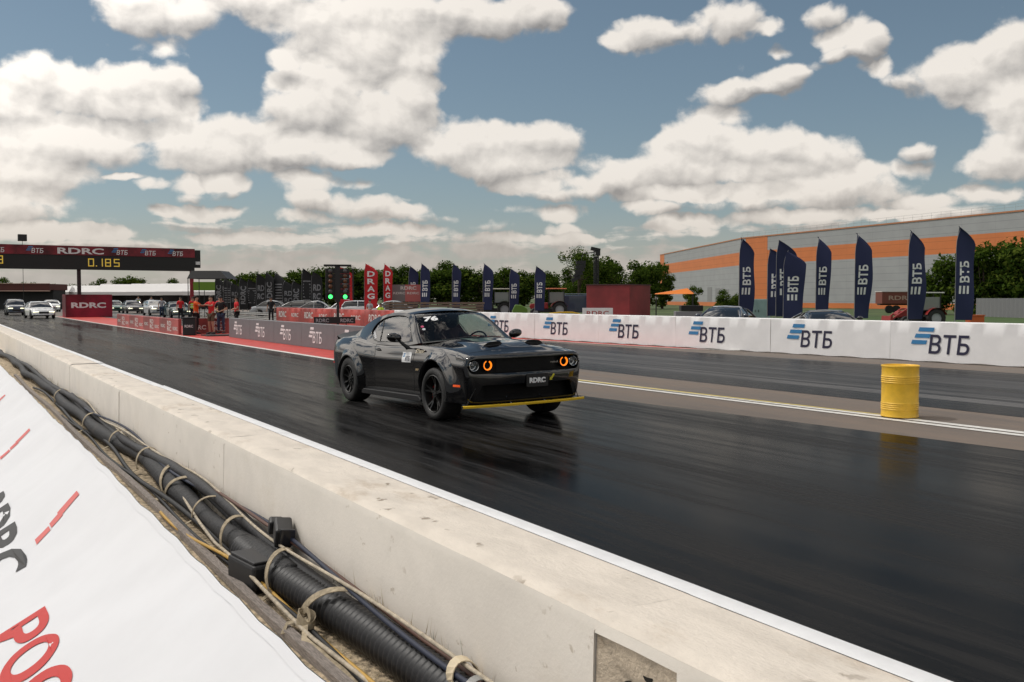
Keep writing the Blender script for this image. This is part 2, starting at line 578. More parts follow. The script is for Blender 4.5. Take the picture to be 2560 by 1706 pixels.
M_yel = mat('yellow_road_paint', (0.62, 0.48, 0.10), 0.6, var=0.1, vscale=6)


def sheet(name, poly, z, m, label=None):
    mb = MB()
    mb.add([(x, y, z) for x, y in poly], [tuple(range(len(poly)))])
    o = mb.build(name, m)
    for p in o.data.polygons:
        if p.normal.z < 0:
            p.flip()
    tag(o, kind='structure', label=label)
    return o


M_ground = mat('dry_grass_ground', (0.055, 0.085, 0.022), 0.95, var=0.4, vscale=0.15, bump=0.5, bscale=3,
               dirt=(0.12, 0.11, 0.06, 0.5))
sheet('ground', [(-2500, -2500), (2500, -2500), (2500, 2500), (-2500, 2500)], -0.012, M_ground,
      'flat green grassland around the drag strip')
sheet('paved_apron', [(1.5, -40), (23.6, -40), (23.6, 10), (22.9, 20), (60, 60), (60, 330), (1.5, 330)], -0.004, M_brown,
      'brown old asphalt under and between the two lanes')
sheet('near_lane', [(1.5, -40), (13.0, -40), (10.75, 0), (9.85, 10.3), (9.53, 13.4), (9.42, 20), (9.30, 45), (9.5, 98), (9.5, 330), (1.5, 330)], 0.0, M_lane,
      'dark rubber coated near racing lane beside the white concrete barrier')
sheet('far_lane', [(13.1, -40), (21.2, -40), (20.7, 13), (20.3, 21.5), (20.0, 40), (20.0, 330), (13.1, 330)], 0.0, M_lane2,
      'streaky far racing lane in front of the white sponsor wall')
# double white line with a yellow line inside it down the median
X0 = 11.50
def ml(y, o):
    return 11.66 - .0304 * (y - 6.95) + o


sheet('white_line', [(ml(0, -.17), 0), (ml(0, 0), 0), (ml(27, 0), 27), (ml(27, -.17), 27)], 0.004, M_white, 'far white line of the median')
sheet('white_line', [(ml(0, -.41), 0), (ml(0, -.25), 0), (ml(27, -.25), 27), (ml(27, -.41), 27)], 0.004, M_white, 'near white line of the median')
sheet('yellow_line', [(ml(8.4, .01), 8.4), (ml(8.4, .06), 8.4), (ml(14.2, -.05), 14.2), (ml(27, -.17), 27), (ml(27, -.26), 27), (ml(14.2, -.15), 14.2)], 0.008, M_yel,
      'thin yellow line crossing the median lines')
# red run of the median near the start with its white edge
sheet('red_median', [(9.42, 22.0), (11.6, 22.0), (13.0, 30), (13.0, 98), (9.75, 98), (9.55, 49)], 0.004, M_red,
      'red painted median surface with white edge beside the grey sponsor boards')
sheet('white_edge_line', [(9.22, 22.0), (9.42, 22.0), (9.55, 49), (9.80, 98), (9.80, 140), (9.60, 140), (9.60, 98), (9.36, 49)], 0.008, M_white,
      'white edge line along the near side of the red median')
# red wedge at the foot of the far wall
sheet('red_wedge', [(20.55, 34), (20.9, 29.45), (21.35, 24.5), (21.78, 23.3), (21.62, 26.5), (21.15, 34), (20.9, 60), (20.2, 60)], 0.004, M_red,
      'thin red wedge tapering out along the far wall')
sheet('white_wedge_line', [(20.40, 34), (20.78, 29.4), (21.25, 24.3), (21.95, 22.4), (22.1, 22.4), (21.78, 23.3), (21.35, 24.5), (20.9, 29.45), (20.55, 34),
                           (20.2, 60), (20.05, 60)], 0.008, M_white, 'white line bordering the thin red wedge')
sheet('infield_grass', [(25.0, -30), (160, -30), (160, 60), (62, 60), (24.2, 19)], -0.006,
      mat('mown_grass', (0.045, 0.085, 0.016), 0.95, var=0.35, vscale=0.6, bump=0.6, bscale=8), 'mown green grass behind the white wall')

# camera side: raised strip of sandy soil between the banner and the barrier
M_soil = mat('sandy_straw_soil', (0.44, 0.35, 0.235), 0.95, var=0.55, vscale=26, bump=1.0, bscale=45, dirt=(0.06, 0.045, 0.03, 0.8))
mb = MB()
random.seed(3)
nx, ny = 12, 220
pts = []
for i in range(nx):
    for j in range(ny):
        x = -6 + 7.53 * (i / (nx - 1)) ** 0.45
        y = -6 + 66 * (j / (ny - 1)) ** 1.4
        pts.append((x, y, 0.30 + random.uniform(-0.012, 0.012)))
mb.grid(pts, nx, ny)
mb.box((-2.25, 26, 0.13), (7.5, 68, 0.25))
o = mb.build('verge', M_soil, smooth=True)
tag(o, 'sandy soil strip with straw between the banner and the barrier', kind='structure')
# ------------------------------------------------------------------ concrete barrier along the near lane
M_conc = mat('painted_concrete', (0.67, 0.62, 0.55), 0.8, var=0.05, vscale=3, bump=0.1, bscale=60, dirt=(0.55, 0.48, 0.38, 0.35))
M_conc_top = mat('worn_barrier_top', (0.66, 0.595, 0.515), 0.85, var=0.08, vscale=9, bump=0.3, bscale=70, dirt=(0.40, 0.31, 0.22, 0.6),
                 stretch=(1.0, 0.45, 1))
M_wstrip = mat('white_barrier_edge_paint', (0.80, 0.80, 0.80), 0.6, var=0.05, vscale=12)
M_rough = mat('broken_concrete', (0.60, 0.50, 0.38), 0.95, var=0.2, vscale=10, bump=0.5, bscale=50, dirt=(0.20, 0.145, 0.09, 0.7))
M_black = mat('black_plastic', (0.012, 0.012, 0.013), 0.42)
M_rubber = mat('black_rubber', (0.010, 0.010, 0.010), 0.6, bump=0.2, bscale=80)

def add_pits(m, scale, thr, col, amt):
    t_ = m.node_tree
    N_ = NT(t_)
    bs_ = [n for n in t_.nodes if n.type == 'BSDF_PRINCIPLED'][0]
    src = bs_.inputs['Base Color'].links[0].from_socket
    co_ = N_.n('ShaderNodeTexCoord').outputs['Object']
    w_ = N_.v('ADD', N_.v('MULTIPLY', co_, (1, .55, 1)).outputs[0], N_.v('MULTIPLY', N_.noise(co_, 18, 3, .6, out=1), (.10, .10, .10)).outputs[0]).outputs[0]
    vo = N_.n('ShaderNodeTexVoronoi', {'Vector': w_, 'Scale': scale}, feature='F1')
    big = N_.ramp(N_.noise(co_, 2.3, 3, .6), .48, .62)
    f_ = N_.m('MULTIPLY', N_.ramp(vo.outputs['Distance'], thr, thr * .45, 0, amt), big)
    t_.links.new(N_.mix(f_, src, tuple(col)), bs_.inputs['Base Color'])


add_pits(M_conc_top, 11, 0.24, (0.16, 0.115, 0.07), .75)
add_pits(M_conc, 9, 0.13, (0.30, 0.23, 0.15), .5)
BX0, BX1, BZ = 1.50, 1.925, 0.82


def barrier(y0, y1, label, pocket=False, seed=0):
    rnd = random.Random(seed)
    t = thing('concrete_barrier', label, 'barrier', (0, y0, 0), 0, 'concrete barrier blocks along the near lane')
    L = y1 - y0
    mb = MB()
    ny = max(2, int(L / 0.16))
    dx, dz = rnd.uniform(-.004, .004), rnd.uniform(-.004, .004)
    prof = [(1.44, 0.0), (1.485, 0.30), (BX0 - 0.004, BZ - 0.045), (BX0 + 0.006, BZ - 0.016), (BX0 + 0.030, BZ),
            (BX0 + 0.12, BZ + 0.001), (BX0 + 0.22, BZ), (BX1 - 0.095, BZ + 0.001)]
    prof2 = [(BX1 - 0.095, BZ + 0.003), (BX1 - 0.02, BZ + 0.003), (BX1, BZ - 0.012), (BX1 + 0.012, BZ - 0.12), (BX1 + 0.012, 0.0)]
    def sheet_(prof, jit):
        pts = []
        for i in range(ny + 1):
            y = 0.0012 + (L - 0.0024) * i / ny
            for k, (x, z) in enumerate(prof):
                j = jit if 1 < k < len(prof) - 1 else jit * .3
                pts.append((x + dx + rnd.uniform(-j, j) * .6, y, z + dz + rnd.uniform(-j, j) * .5))
        return pts
    def strip(prof, jit, a, b, name, m, smooth=True):
        q = MB()
        q.grid(sheet_(prof, jit), ny + 1, len(prof))
        return q.build(name, m, t, smooth=smooth, auto=50)
    side = MB()
    sp = sheet_(prof[:4], 0.003)
    if pocket:   # lifting pocket left open near the end of the block
        keep = []
        for i in range(ny):
            for k in range(3):
                yc = 0.004 + (L - 0.008) * (i + .5) / ny
                if k == 1 and yc > L - 0.40:
                    continue
                a, b = i * 4 + k, (i + 1) * 4 + k
                keep.append((a, b, b + 1, a + 1))
        side.add(sp, keep)
    else:
        side.grid(sp, ny + 1, 4)
    for ye in (.0012, L - .0012):
        side.add([(1.44 + dx, ye, 0), (1.485 + dx, ye, .3), (BX0 - .006 + dx, ye, BZ - .04 + dz), (BX0 + .03 + dx, ye, BZ - .012 + dz), (BX1 - .095, ye, BZ - .012),
                  (BX1 - .01, ye, BZ - .02), (BX1 + .008, ye, 0)], [(0, 1, 2, 3, 4, 5, 6)])
    side.build('side_face', M_conc, t, smooth=True, auto=50)
    strip(prof[3:], 0.003, 0, 0, 'top_face', M_conc_top)
    strip(prof2, 0.0012, 0, 0, 'white_edge', M_wstrip)
    if pocket:
        q = MB()
        n = 16
        pts = []
        for i in range(n):
            for k in range(n):
                y = L - 0.415 + 0.41 * i / (n - 1)
                z = 0.28 + (BZ - 0.04 - 0.28) * k / (n - 1)
                x = 1.483 + 0.016 * (z - .3) / .5 + 0.028 * min(1, 5 * min(i, n - 1 - i, n - 1 - k) / n) + rnd.uniform(0, .0015)
                pts.append((x, y, z))
        q.grid(pts, n, n)
        q.build('lifting_pocket', M_rough, t, smooth=False)
        for (yy, zz) in ((L - .33, .735), (L - .20, .725), (L - .26, .655), (L - .12, .66), (L - .08, .75)):
            h = MB()
            h.cyl((1.513, yy, zz), (1.56, yy, zz), 0.021, 0.019, 14)
            h.build('bolt_hole', mat('dark_hole', (0.012, 0.009, 0.006), 0.9), t)
    return t


j0 = 2.05
words = ['nearest', 'second', 'third', 'fourth', 'fifth', 'sixth', 'seventh', 'eighth', 'ninth', 'tenth', 'eleventh', 'twelfth']
barrier(-1.77, j0, 'nearest white concrete barrier block, with a stained open lifting pocket full of holes', True, 1)
for k in range(11):
    barrier(j0 + 3.82 * k, j0 + 3.82 * (k + 1),
            '%s white concrete barrier block from the camera, between the sandy strip and the dark lane' % words[k + 1], False, k + 5)

# ------------------------------------------------------------------ A-frame banner on the camera side
M_ban = mat('white_banner_fabric', (0.67, 0.675, 0.695), 0.75, var=0.03, vscale=2)
M_banred = mat('red_banner_print', (0.50, 0.020, 0.016), 0.6)
M_banblk = mat('black_banner_print', (0.02, 0.02, 0.022), 0.6)
t = thing('banner_board', 'white sloping fabric banner with red and black lettering in the lower left foreground', 'banner', (0, 0, 0))
mb = MB()
AX, AZ, FX, FZ = 0.78, 0.75, 0.16, 0.305
ny, nx = 150, 16
pts = []
for i in range(ny):
    y = 0.6 + 22 * (i / (ny - 1)) ** 1.5
    for k in range(nx):
        s = k / (nx - 1)
        x = FX + (AX - FX) * s
        z = FZ + (AZ - FZ) * s + 0.018 * sin(y * 2.1 + s * 2) * sin(pi * s) + 0.013 * sin(y * 5.3 + 5 * s) * s * (1.15 - s) + 0.0055 * sin(y * 13 + 3 * sin(s * 4 + y))
        z += 0.005 * sin(y * 1.3) * s - 0.03 * sin(pi * s)
        pts.append((x + 0.002 * sin(y * 3.7) * s, y, z))
mb.grid(pts, ny, nx)
pts2 = []
for i in range(ny):
    y = 0.6 + 22 * (i / (ny - 1)) ** 1.5
    for k in range(6):
        s = k / 5
        e = pts[i * nx + nx - 1]
        pts2.append((e[0] + (1.08 - e[0]) * s, y, e[2] + 0.004 + (0.31 - e[2]) * s))
mb.grid(pts2, ny, 6)
o = mb.build('fabric', M_ban, t, smooth=True)
hem = MB()
hp = []
for i in range(ny):
    e0, e1 = pts[i * nx + nx - 1], pts[i * nx + nx - 2]
    for f_ in (0.02, 0.55):
        hp.append((e0[0] + (e1[0] - e0[0]) * f_, e0[1], e0[2] + (e1[2] - e0[2]) * f_ + .0025))
hem.grid(hp, ny, 2)
hem.build('hem', mat('banner_hem', (0.65, 0.655, 0.675), 0.75), t, smooth=True)
bv_ban = BVHTree.FromPolygons(mb.v[:ny * nx], [f for f in mb.f if max(f) < ny * nx])


def onban(s, y, lift=0.004):
    x = FX + (AX - FX) * s
    hit = bv_ban.ray_cast(Vector((x, y, 3)), Vector((0, 0, -1)))
    z = hit[0].z if hit[0] else FZ + (AZ - FZ) * s
    return (x, y, z + lift)


def ban_text(name, s, y0, s0, h, m, shear=0.0, flip=True, bold=0.02, width=None):
    vs, fs, w = text_geo(s, shear, bold)
    L = sqrt((AX - FX) ** 2 + (AZ - FZ) ** 2)
    k = h * L
    sx = k if width is None else width / w
    q = MB()
    # subdivide so that the print follows the cloth
    q.add([(x * sx, y * h, 0) for x, y in vs], fs)
    me = bpy.data.meshes.new(name)
    me.from_pydata(q.v, [], q.f)
    bm = bmesh.new()
    bm.from_mesh(me)
    bmesh.ops.triangulate(bm, faces=bm.faces)
    for v in bm.verts:
        v.co = Vector(onban(s0 + v.co.y, y0 - v.co.x))
    bm.to_mesh(me)
    bm.free()
    me.materials.append(m)
    o = bpy.data.objects.new(name, me)
    COL.objects.link(o)
    o.parent = t
    return o


ban_text('red_lettering', '\u0420\u041e\u0421', 4.27, 0.02, 0.31, M_banred, 0.0, width=1.02, bold=0.03)
ban_text('black_lettering', 'RDRC', 6.95, 0.02, 0.31, M_banblk, 0.05, width=1.95, bold=0.03)
for yy in (2.35, 5.35, 8.3, 11.3):
    q = MB()
    for a, b, c in ((0.60, 0.77, 0.08), (0.53, 0.625, 0.02), (0.41, 0.52, -0.06)):
        ss = [a + (b - a) * i / 4 for i in range(5)]
        pp = []
        for s_ in ss:
            cc = c + (s_ - a) * .5
            pp += [onban(s_, yy + cc + .05), onban(s_, yy + cc - .05)]
        q.add(pp, [(2 * i, 2 * i + 1, 2 * i + 3, 2 * i + 2) for i in range(4)])
    q.build('red_dash', mat('faded_red_banner_print', (0.60, 0.12, 0.11), 0.6), t)
q = MB()
q.tube([(1.02, 0.8, 0.33), (1.02, 20, 0.33)], 0.012, 8)
for yy in (1.2, 3.2, 5.4, 8, 12, 16):
    q.tube([(0.20, yy, 0.302), (0.79, yy, 0.64), (1.03, yy, 0.305)], 0.008, 6)
q.build('frame', mat('grey_tube', (0.3, 0.3, 0.3), 0.4, 0.8), t)

# weathered timber edging board on the soil
t = thing('edging_board', 'weathered grey timber board lying along the foot of the white banner', 'board', (0, 0, 0))
mb = MB()
pts = []
n = 120
rnd = random.Random(4)
for i in range(n):
    y = -1 + 20 * (i / (n - 1)) ** 1.3
    w = 0.012 * sin(y * 1.1)
    for x, z in ((1.185, .30), (1.188, .335), (1.228, .338), (1.232, .30)):
        pts.append((x + w, y, z + rnd.uniform(-.002, .002)))
mb.grid(pts, n, 4)
mb.build('board', mat('weathered_timber', (0.26, 0.225, 0.20), 0.9, var=0.3, vscale=20, bump=0.6, bscale=40, stretch=(8, 1, 8)), t)

# ------------------------------------------------------------------ hoses, cables and straps
M_hose = mat('corrugated_hose', (0.008, 0.008, 0.009), 0.5, var=.3, vscale=6, dirt=(0.06, 0.05, 0.04, .35))
M_wrap = mat('black_cable_sheath', (0.009, 0.009, 0.010), 0.65, bump=0.6, bscale=30, var=0.3, dirt=(0.07, 0.058, 0.042, .45))
M_strap = mat('beige_strap', (0.34, 0.28, 0.19), 0.85, var=0.3, vscale=30)
M_rope = mat('cream_cable', (0.42, 0.36, 0.27), 0.7, var=0.25, vscale=30)
M_blue = mat('blue_cable', (0.012, 0.018, 0.040), 0.6)
M_yel2 = mat('ochre_cable', (0.50, 0.30, 0.06), 0.5)


def hx(y):      # sideways wander of the bundle
    return 1.385 + 0.030 * sin(y * 0.9 + 0.6) + 0.012 * sin(y * 2.3)


def smooth_(a, b, x):
    t = max(0.0, min(1.0, (x - a) / (b - a)))
    return t * t * (3 - 2 * t)


# corrugated pipe: nearest stretch
mb = MB()
pts = [(hx(y) + 0.03 * smooth_(4.6, 3.2, y), y, 0.388 + 0.01 * sin(y)) for y in [0.8 + 4.1 * i / 420 for i in range(421)]]
mb.tube(pts, 0.07, 20, rf=lambda i: 0.072 + 0.006 * (1 if (i % 4) < 2 else 0) * 1.0)
o = mb.build('corrugated_pipe', M_hose, smooth=True, auto=40)
tag(o, 'thick black corrugated pipe in the lower foreground beside the barrier', 'pipe')
# smooth sheathed bundle further on
mb = MB()
pts = [(hx(y) + 0.02 * sin(y * 1.7), y, 0.385 + 0.018 * sin(y * 1.9)) for y in [4.2 + 22 * (i / 200) ** 1.2 for i in range(201)]]
mb.tube(pts, 0.06, 16, rf=lambda i: 0.060 + 0.010 * sin(i * 0.23))
o = mb.build('cable_sheath', M_wrap, smooth=True)
tag(o, 'smooth black cable sheath tied with beige straps further along the barrier', 'cable')
# second, thinner ribbed pipe against the wall
mb = MB()
pts = [(1.478 - 0.055 + 0.012 * sin(y * 1.3), y, 0.455 + 0.030 * sin(y * 1.05 + 1.0)) for y in [0.8 + 21 * (i / 400) ** 1.15 for i in range(401)]]
mb.tube(pts, 0.034, 14, rf=lambda i: 0.034 + 0.003 * sin(i * 0.37))
o = mb.build('black_pipe', mat('dull_black_pipe', (0.010, 0.010, 0.012), 0.6, var=0.4, vscale=6, bump=0.4, bscale=20), smooth=True)
tag(o, 'thinner dull black pipe lying on top against the white barrier', 'pipe')
# cables
def cable(name, m, r, f, y0, y1, label, cat='cable', n=160, e=1.2):
    mb = MB()
    pts = [f(y0 + (y1 - y0) * (i / n) ** e) for i in range(n + 1)]
    mb.tube(pts, r, 8)
    return tag(mb.build(name, m, smooth=True), label, cat)


cable('blue_cable', M_blue, 0.010, lambda y: (1.425 + 0.035 * sin(y * 1.6), y, 0.492 + 0.022 * sin(y * 1.3 + 2)), 1.2, 13,
      'thin blue cable woven along the black hoses')
cable('cream_cable', M_rope, 0.009, lambda y: (1.285 - 0.045 * sin((y - 1.2) * 0.62) + 0.015 * sin(y * 2.7) + .12 * smooth_(4.8, 7.5, y), y,
      0.345 + 0.04 * max(0, sin(y * 1.9 - .5)) + .10 * smooth_(5.2, 7.0, y)), 0.7, 10.5, 'cream cable looping over the soil beside the corrugated pipe')
cable('cream_cable', M_rope, 0.0075, lambda y: (1.43 + 0.035 * sin(y * 1.15), y, 0.50 + 0.018 * sin(y * 2.3)), 0.7, 12.5,
      'cream cable lying over the top of the black sheath')
cable('ochre_cable', M_yel2, 0.009, lambda y: (1.235 + 0.05 * sin((y - 2.6) * 1.3), y, 0.345 + 0.02 * sin(y * 3)), 2.0, 6.2,
      'thin ochre cable sagging on the soil')
cable('black_cable', M_rubber, 0.011, lambda y: (1.255 + 0.02 * sin(y * 2.0), y, 0.335), 0.8, 12,
      'thin black cable on the soil left of the corrugated pipe')
cable('black_cable', M_rubber, 0.016, lambda y: (1.30 + 0.03 * sin(y * 1.4 + 1), y, 0.345 + .02 * sin(y * 2.2)), 4.4, 16,
      'thick black cable sagging left of the smooth sheath')

cable('black_cable', M_wrap, 0.020, lambda y: (1.44 + 0.03 * sin(y * 0.8 + 2), y, 0.40 + .045 * sin(y * 1.15)), 1.0, 15,
      'black cable weaving between the two big hoses')
cable('brown_cable', mat('brown_cable', (0.10, 0.045, 0.03), 0.6), 0.009, lambda y: (1.452 + 0.02 * sin(y * 1.9 + 1), y, 0.488 + .03 * sin(y * 1.5)), 1.4, 8,
      'thin brown cable against the barrier face')
# straps wound over the bundle
def strap(y, dy, label, w=0.038, over=0.105, m=None, group='beige straps tying the hoses'):
    mb = MB()
    pts, sd_ = [], []
    for i in range(22):
        a = pi * (1.12 - 1.24 * i / 21)
        x = hx(y) + 0.02 + over * cos(a)
        z = 0.385 + 0.112 * sin(a)
        pts.append((x, y + dy * (i / 21 - .5), max(z, 0.312)))
        sd_.append(Vector((0, 1, 0.1)))
    pts.insert(0, (pts[0][0] - 0.075, pts[0][1] - .03, 0.318))
    sd_.insert(0, Vector((0, 1, 0.1)))
    mb.ribbon(pts, w, 0.0018, sd_)
    o = mb.build('strap', m or M_strap, smooth=False)
    return tag(o, label, 'strap', group)


strap(2.55, 0.10, 'short grey strap ring round the corrugated pipe, nearest the camera', 0.03, .075,
      mat('grey_tape', (0.28, 0.28, 0.27), 0.4), None)
strap(3.62, -0.42, 'wide beige strap crossing the corrugated pipe near the ground box', 0.036, 0.115)
strap(5.15, 0.18, 'beige strap with stripes where the smooth sheath begins', 0.034, 0.10)
strap(6.45, -0.50, 'long slanting beige strap over the smooth sheath', 0.034, 0.11)
strap(7.0, 0.55, 'second slanting beige strap crossing the long one', 0.034, 0.115)
strap(7.9, 0.12, 'beige strap at the bend of the blue cable', 0.036, 0.10)
strap(4.35, 0.30, 'beige strap slanting behind the ground box', 0.03, 0.108)
strap(5.75, -0.22, 'narrow beige strap between the striped and the slanting straps', 0.022, 0.102)
strap(9.1, -0.25, 'beige strap between the bend and the distant sheath', 0.034, 0.104)
strap(10.6, 0.2, 'beige strap on the distant sheath', 0.038, 0.105)
strap(13.6, 0.2, 'farthest beige strap on the bundle', 0.04, 0.105)
# loose knot of strap beside the pipe
mb = MB()
kx, ky, kz = 1.262, 3.70, 0.375
for a0, b0, r0 in ((0.0, 0.4, 0.035), (1.3, 1.0, 0.03), (2.4, 0.2, 0.04)):
    pts = [(kx + r0 * cos(a) * cos(a0), ky + r0 * sin(a) * 1.1, kz + 0.02 * sin(a + b0) + r0 * .5 * cos(a) * sin(a0)) for a in [2 * pi * i / 20 for i in range(21)]]
    mb.ribbon(pts, 0.022, 0.0015, (0.2, 0.1, 1))
mb.ribbon([(kx, ky, kz), (kx - .05, ky - .12, .34), (kx - .03, ky - .35, .325), (kx + .01, ky - .8, .32), (kx + .02, ky - 1.4, .32)], 0.024, 0.0015, (1, 0, 0.4))
mb.ribbon([(kx, ky, kz), (kx - .06, ky + .06, .35), (kx - .09, ky + .02, .325)], 0.022, 0.0015, (0, 1, 0.2))
tag(mb.build('strap_knot', M_strap), 'loose knotted beige strap with a hanging tail beside the corrugated pipe', 'strap')
mb = MB()
yl = 2.66
mb.ribbon([(1.425 + .050 * cos(a), yl + .02 * sin(a), .462 + .052 * sin(a)) for a in [2 * pi * i / 18 for i in range(19)]], 0.038, 0.002, (0, 1, 0.15))
tag(mb.build('tape_loop', mat('cream_tape', (0.62, 0.52, 0.36), 0.6)), 'cream tape ring round the thin pipe at the barrier foot, near the camera', 'strap')

# light fittings / junction boxes
def bevbox(name, c, d, m, parent, bw=0.008, rz=0.0, M=None):
    mb = MB()
    mb.box((0, 0, 0), d, rz, M)
    o = mb.build(name, m, parent, bevel=bw)
    o.location = c
    return o


t = thing('floodlight', 'small black two-part lamp housing fixed against the barrier face above the hoses', 'lamp', (1.44, 4.52, 0.50))
M_ = Matrix.Rotation(R(18), 3, 'X') @ Matrix.Rotation(R(-14), 3, 'Z')
bevbox('housing', (-.01, 0, .035), (.085, .135, .10), M_black, t, .012, 0, M_)
bevbox('back_box', (-.01, .115, .045), (.07, .065, .075), M_black, t, .012, 0, M_)
bevbox('front_glass', (-.01, -.07, .025), (.072, .008, .086), mat('dark_lens', (0.03, 0.03, 0.035), 0.1), t, .003, 0, M_)
bevbox('bracket', (.0, .02, -.045), (.03, .09, .05), M_rubber, t, .004)
t = thing('junction_box', 'black junction box on the soil left of the corrugated pipe', 'box', (1.285, 4.50, 0.31))
bevbox('casing', (0, 0, .065), (.15, .30, .12), mat('dull_black_casing', (0.015, 0.015, 0.016), 0.5), t, .015, R(8))
bevbox('lid', (0, 0, .132), (.13, .27, .014), M_black, t, .005, R(8))
for ya, yb in ((-.14, -.20), (.15, .20)):
    mb = MB()
    mb.cyl((.01, ya, .06), (.01, yb, .06), .022, .018, 12)
    mb.build('cable_gland', M_rubber, t, smooth=True, auto=40)

# straw and weeds at the foot of the barrier
mb = MB()
rnd = random.Random(11)
for i in range(2600):
    y = 0.9 + 16 * rnd.random() ** 2
    x = rnd.choice([rnd.uniform(1.455, 1.49), rnd.uniform(1.18, 1.36)])
    tall = x > 1.4 and sin(y * 2.1 + 1) > .1
    h = rnd.uniform(0.02, 0.11) if tall else rnd.uniform(0.0, 0.02)
    a = rnd.uniform(0, 2 * pi)
    l = rnd.uniform(0.015, 0.05)
    p = Vector((x, y, 0.305))
    q = p + Vector((cos(a) * l * (0.4 if tall else 1), sin(a) * l, h))
    w = Vector((-sin(a), cos(a), 0)) * rnd.uniform(.0008, .002)
    z0 = 0.17 if tall else 0.0
    p.z += z0 * rnd.random()
    q.z = p.z + h
    q.x = min(q.x, 1.484)
    mb.mat(rnd.choice([0, 0, 0, 1]))
    mb.add([p - w, p + w, q], [(0, 1, 2)])
o = mb.build('straw', [mat('dry_straw', (0.42, 0.33, 0.17), 0.9), mat('green_weed', (0.09, 0.12, 0.03), 0.9)], recalc=False)
tag(o, 'dry straw and thin weeds at the foot of the barrier', kind='stuff')

# ------------------------------------------------------------------ far sponsor wall
M_vinyl = mat('white_wall_vinyl', (0.80, 0.785, 0.78), 0.55, var=0.04, vscale=2)
M_lblue = mat('logo_blue', (0.035, 0.20, 0.42), 0.5)
M_lnavy = mat('logo_navy', (0.02, 0.018, 0.05), 0.5)
WA, WB = Vector((21.31, 33.47, 0)), Vector((22.55, 13.48, 0))
wd = (WB - WA).normalized()
TH = 0.30


def wall_pt(y):
    return WA + wd * ((y - WA.y) / wd.y)


def wall_panel(y1, y0, label, mvin, logo=True, H=1.06, idx=0):
    """panel from far y1 to near y0; face towards the lanes"""
    a, b = wall_pt(y1), wall_pt(y0)
    if y1 > 46:
        a, b = Vector((21.2, y1, 0)), Vector((21.2, y0, 0))
    L = (b - a).length
    ang = atan2((b - a).y, (b - a).x)
    t = thing('wall_panel', label, 'barrier wall', a, ang, 'sponsor wall panels along the far lane')
    # local: x along wall to the near end, -y? lanes are on the side of local -y... (wall runs towards -Y world, lanes at -X)
    mb = MB()
    n = 24
    pts = []
    prof = [(0.0, 0.02), (0.0, 0.3), (0.0, 0.7), (0.0, H - .02), (0.02, H), (TH, H), (TH, 0.0)]
    for i in range(n + 1):
        for k, (yy, z) in enumerate(prof):
            w = 0.006 * sin(i * 1.3 + idx * 2 + k) if 0 < k < 4 else 0
            zz = z + (0.012 * sin(i * .9 + idx) if k == 0 else 0)
            pts.append((0.004 + (L - 0.008) * i / n, yy + w, zz))
    mb.grid(pts, n + 1, len(prof))
    mb.build('vinyl_cover', mvin, t, smooth=True, auto=40)
    mb = MB()
    mb.box((L / 2, TH / 2, 0.5 * (H - .03)), (L - .03, TH - .04, H - .05))
    mb.build('concrete_core', M_conc, t)
    return t, L


xs = ['first', 'second', 'third', 'fourth', 'fifth', 'sixth', 'seventh', 'eighth', 'ninth', 'tenth', 'eleventh', 'twelfth', 'thirteenth']
yn = 45.9
k = 0
while yn > 4.5:
    y1, y0 = yn, yn - 4.12
    t, L = wall_panel(y1, y0, '%s white vinyl wall panel with a blue and navy bank logo, counted from the red panels' % xs[k], M_vinyl, True, 1.06, k)
    mbB, mbN = MB(), MB()
    bank_logo(mbB, mbN, (0.62, -0.014, 0.225), (1, 0, 0), (0, 0, 1), 0.72)
    mbB.build('logo_bars', M_lblue, t)
    mbN.build('logo_lettering', M_lnavy, t)
    yn = y0
    k += 1
M_redvin = mat('red_wall_vinyl', (0.34, 0.045, 0.035), 0.5, var=0.55, vscale=0.45)
M_offw = mat('off_white_print', (0.62, 0.58, 0.55), 0.6)
for i, (y1, y0, s) in enumerate(((68, 62.5, 'RDRC'), (62.5, 57, 'RDRC'), (57, 51.5, 'RDRC'), (51.5, 46, 'RDRC'))):
    t, L = wall_panel(y1, y0, '%s dark red wall panel with white print from its far end' % xs[i], M_redvin, True, 1.03, i + 20)
    q = MB()
    put_text(q, s, (0.6, -0.014, 0.36), (1, 0, 0), (0, 0, 1), 0.42, width=1.7, shear=0.1, bold=0.02)
    q.build('lettering', M_offw, t)
    q = MB()
    put_text(q, s, (3.4, -0.014, 0.42), (1, 0, 0), (0, 0, 1), 0.26, width=1.5, shear=0.1, bold=0.02)
    q.build('lettering', M_offw, t)
# grey crash rail beyond
for i in range(5):
    y1 = 108 - i * 8
    t = thing('crash_rail', '%s grey steel crash rail section beyond the red wall, from its far end' % xs[i], 'guard rail', (21.2, y1, 0), -pi / 2,
              'grey crash rail sections')
    q = MB()
    q.prism([(0, .42), (-.03, .45), (.0, .52), (-.03, .59), (0, .62), (.012, .62), (.012, .42)], 0.01, 7.99, 'YZ')
    q.build('rail', mat('galvanised_steel', (0.30, 0.30, 0.29), 0.5, 0.3), t)
    q = MB()
    q.prism([(0, .12), (-.03, .15), (.0, .22), (-.03, .29), (0, .32), (.012, .32), (.012, .12)], 0.01, 7.99, 'YZ')
    q.build('rail', mat('galvanised_steel', (0.30, 0.30, 0.29), 0.5, 0.3), t)
    for xx in (1, 3, 5, 7):
        q = MB()
        q.box((xx, .07, .4), (.08, .08, .8))
        q.build('post', mat('galvanised_steel', (0.3, 0.3, 0.29), 0.5, 0.3), t)

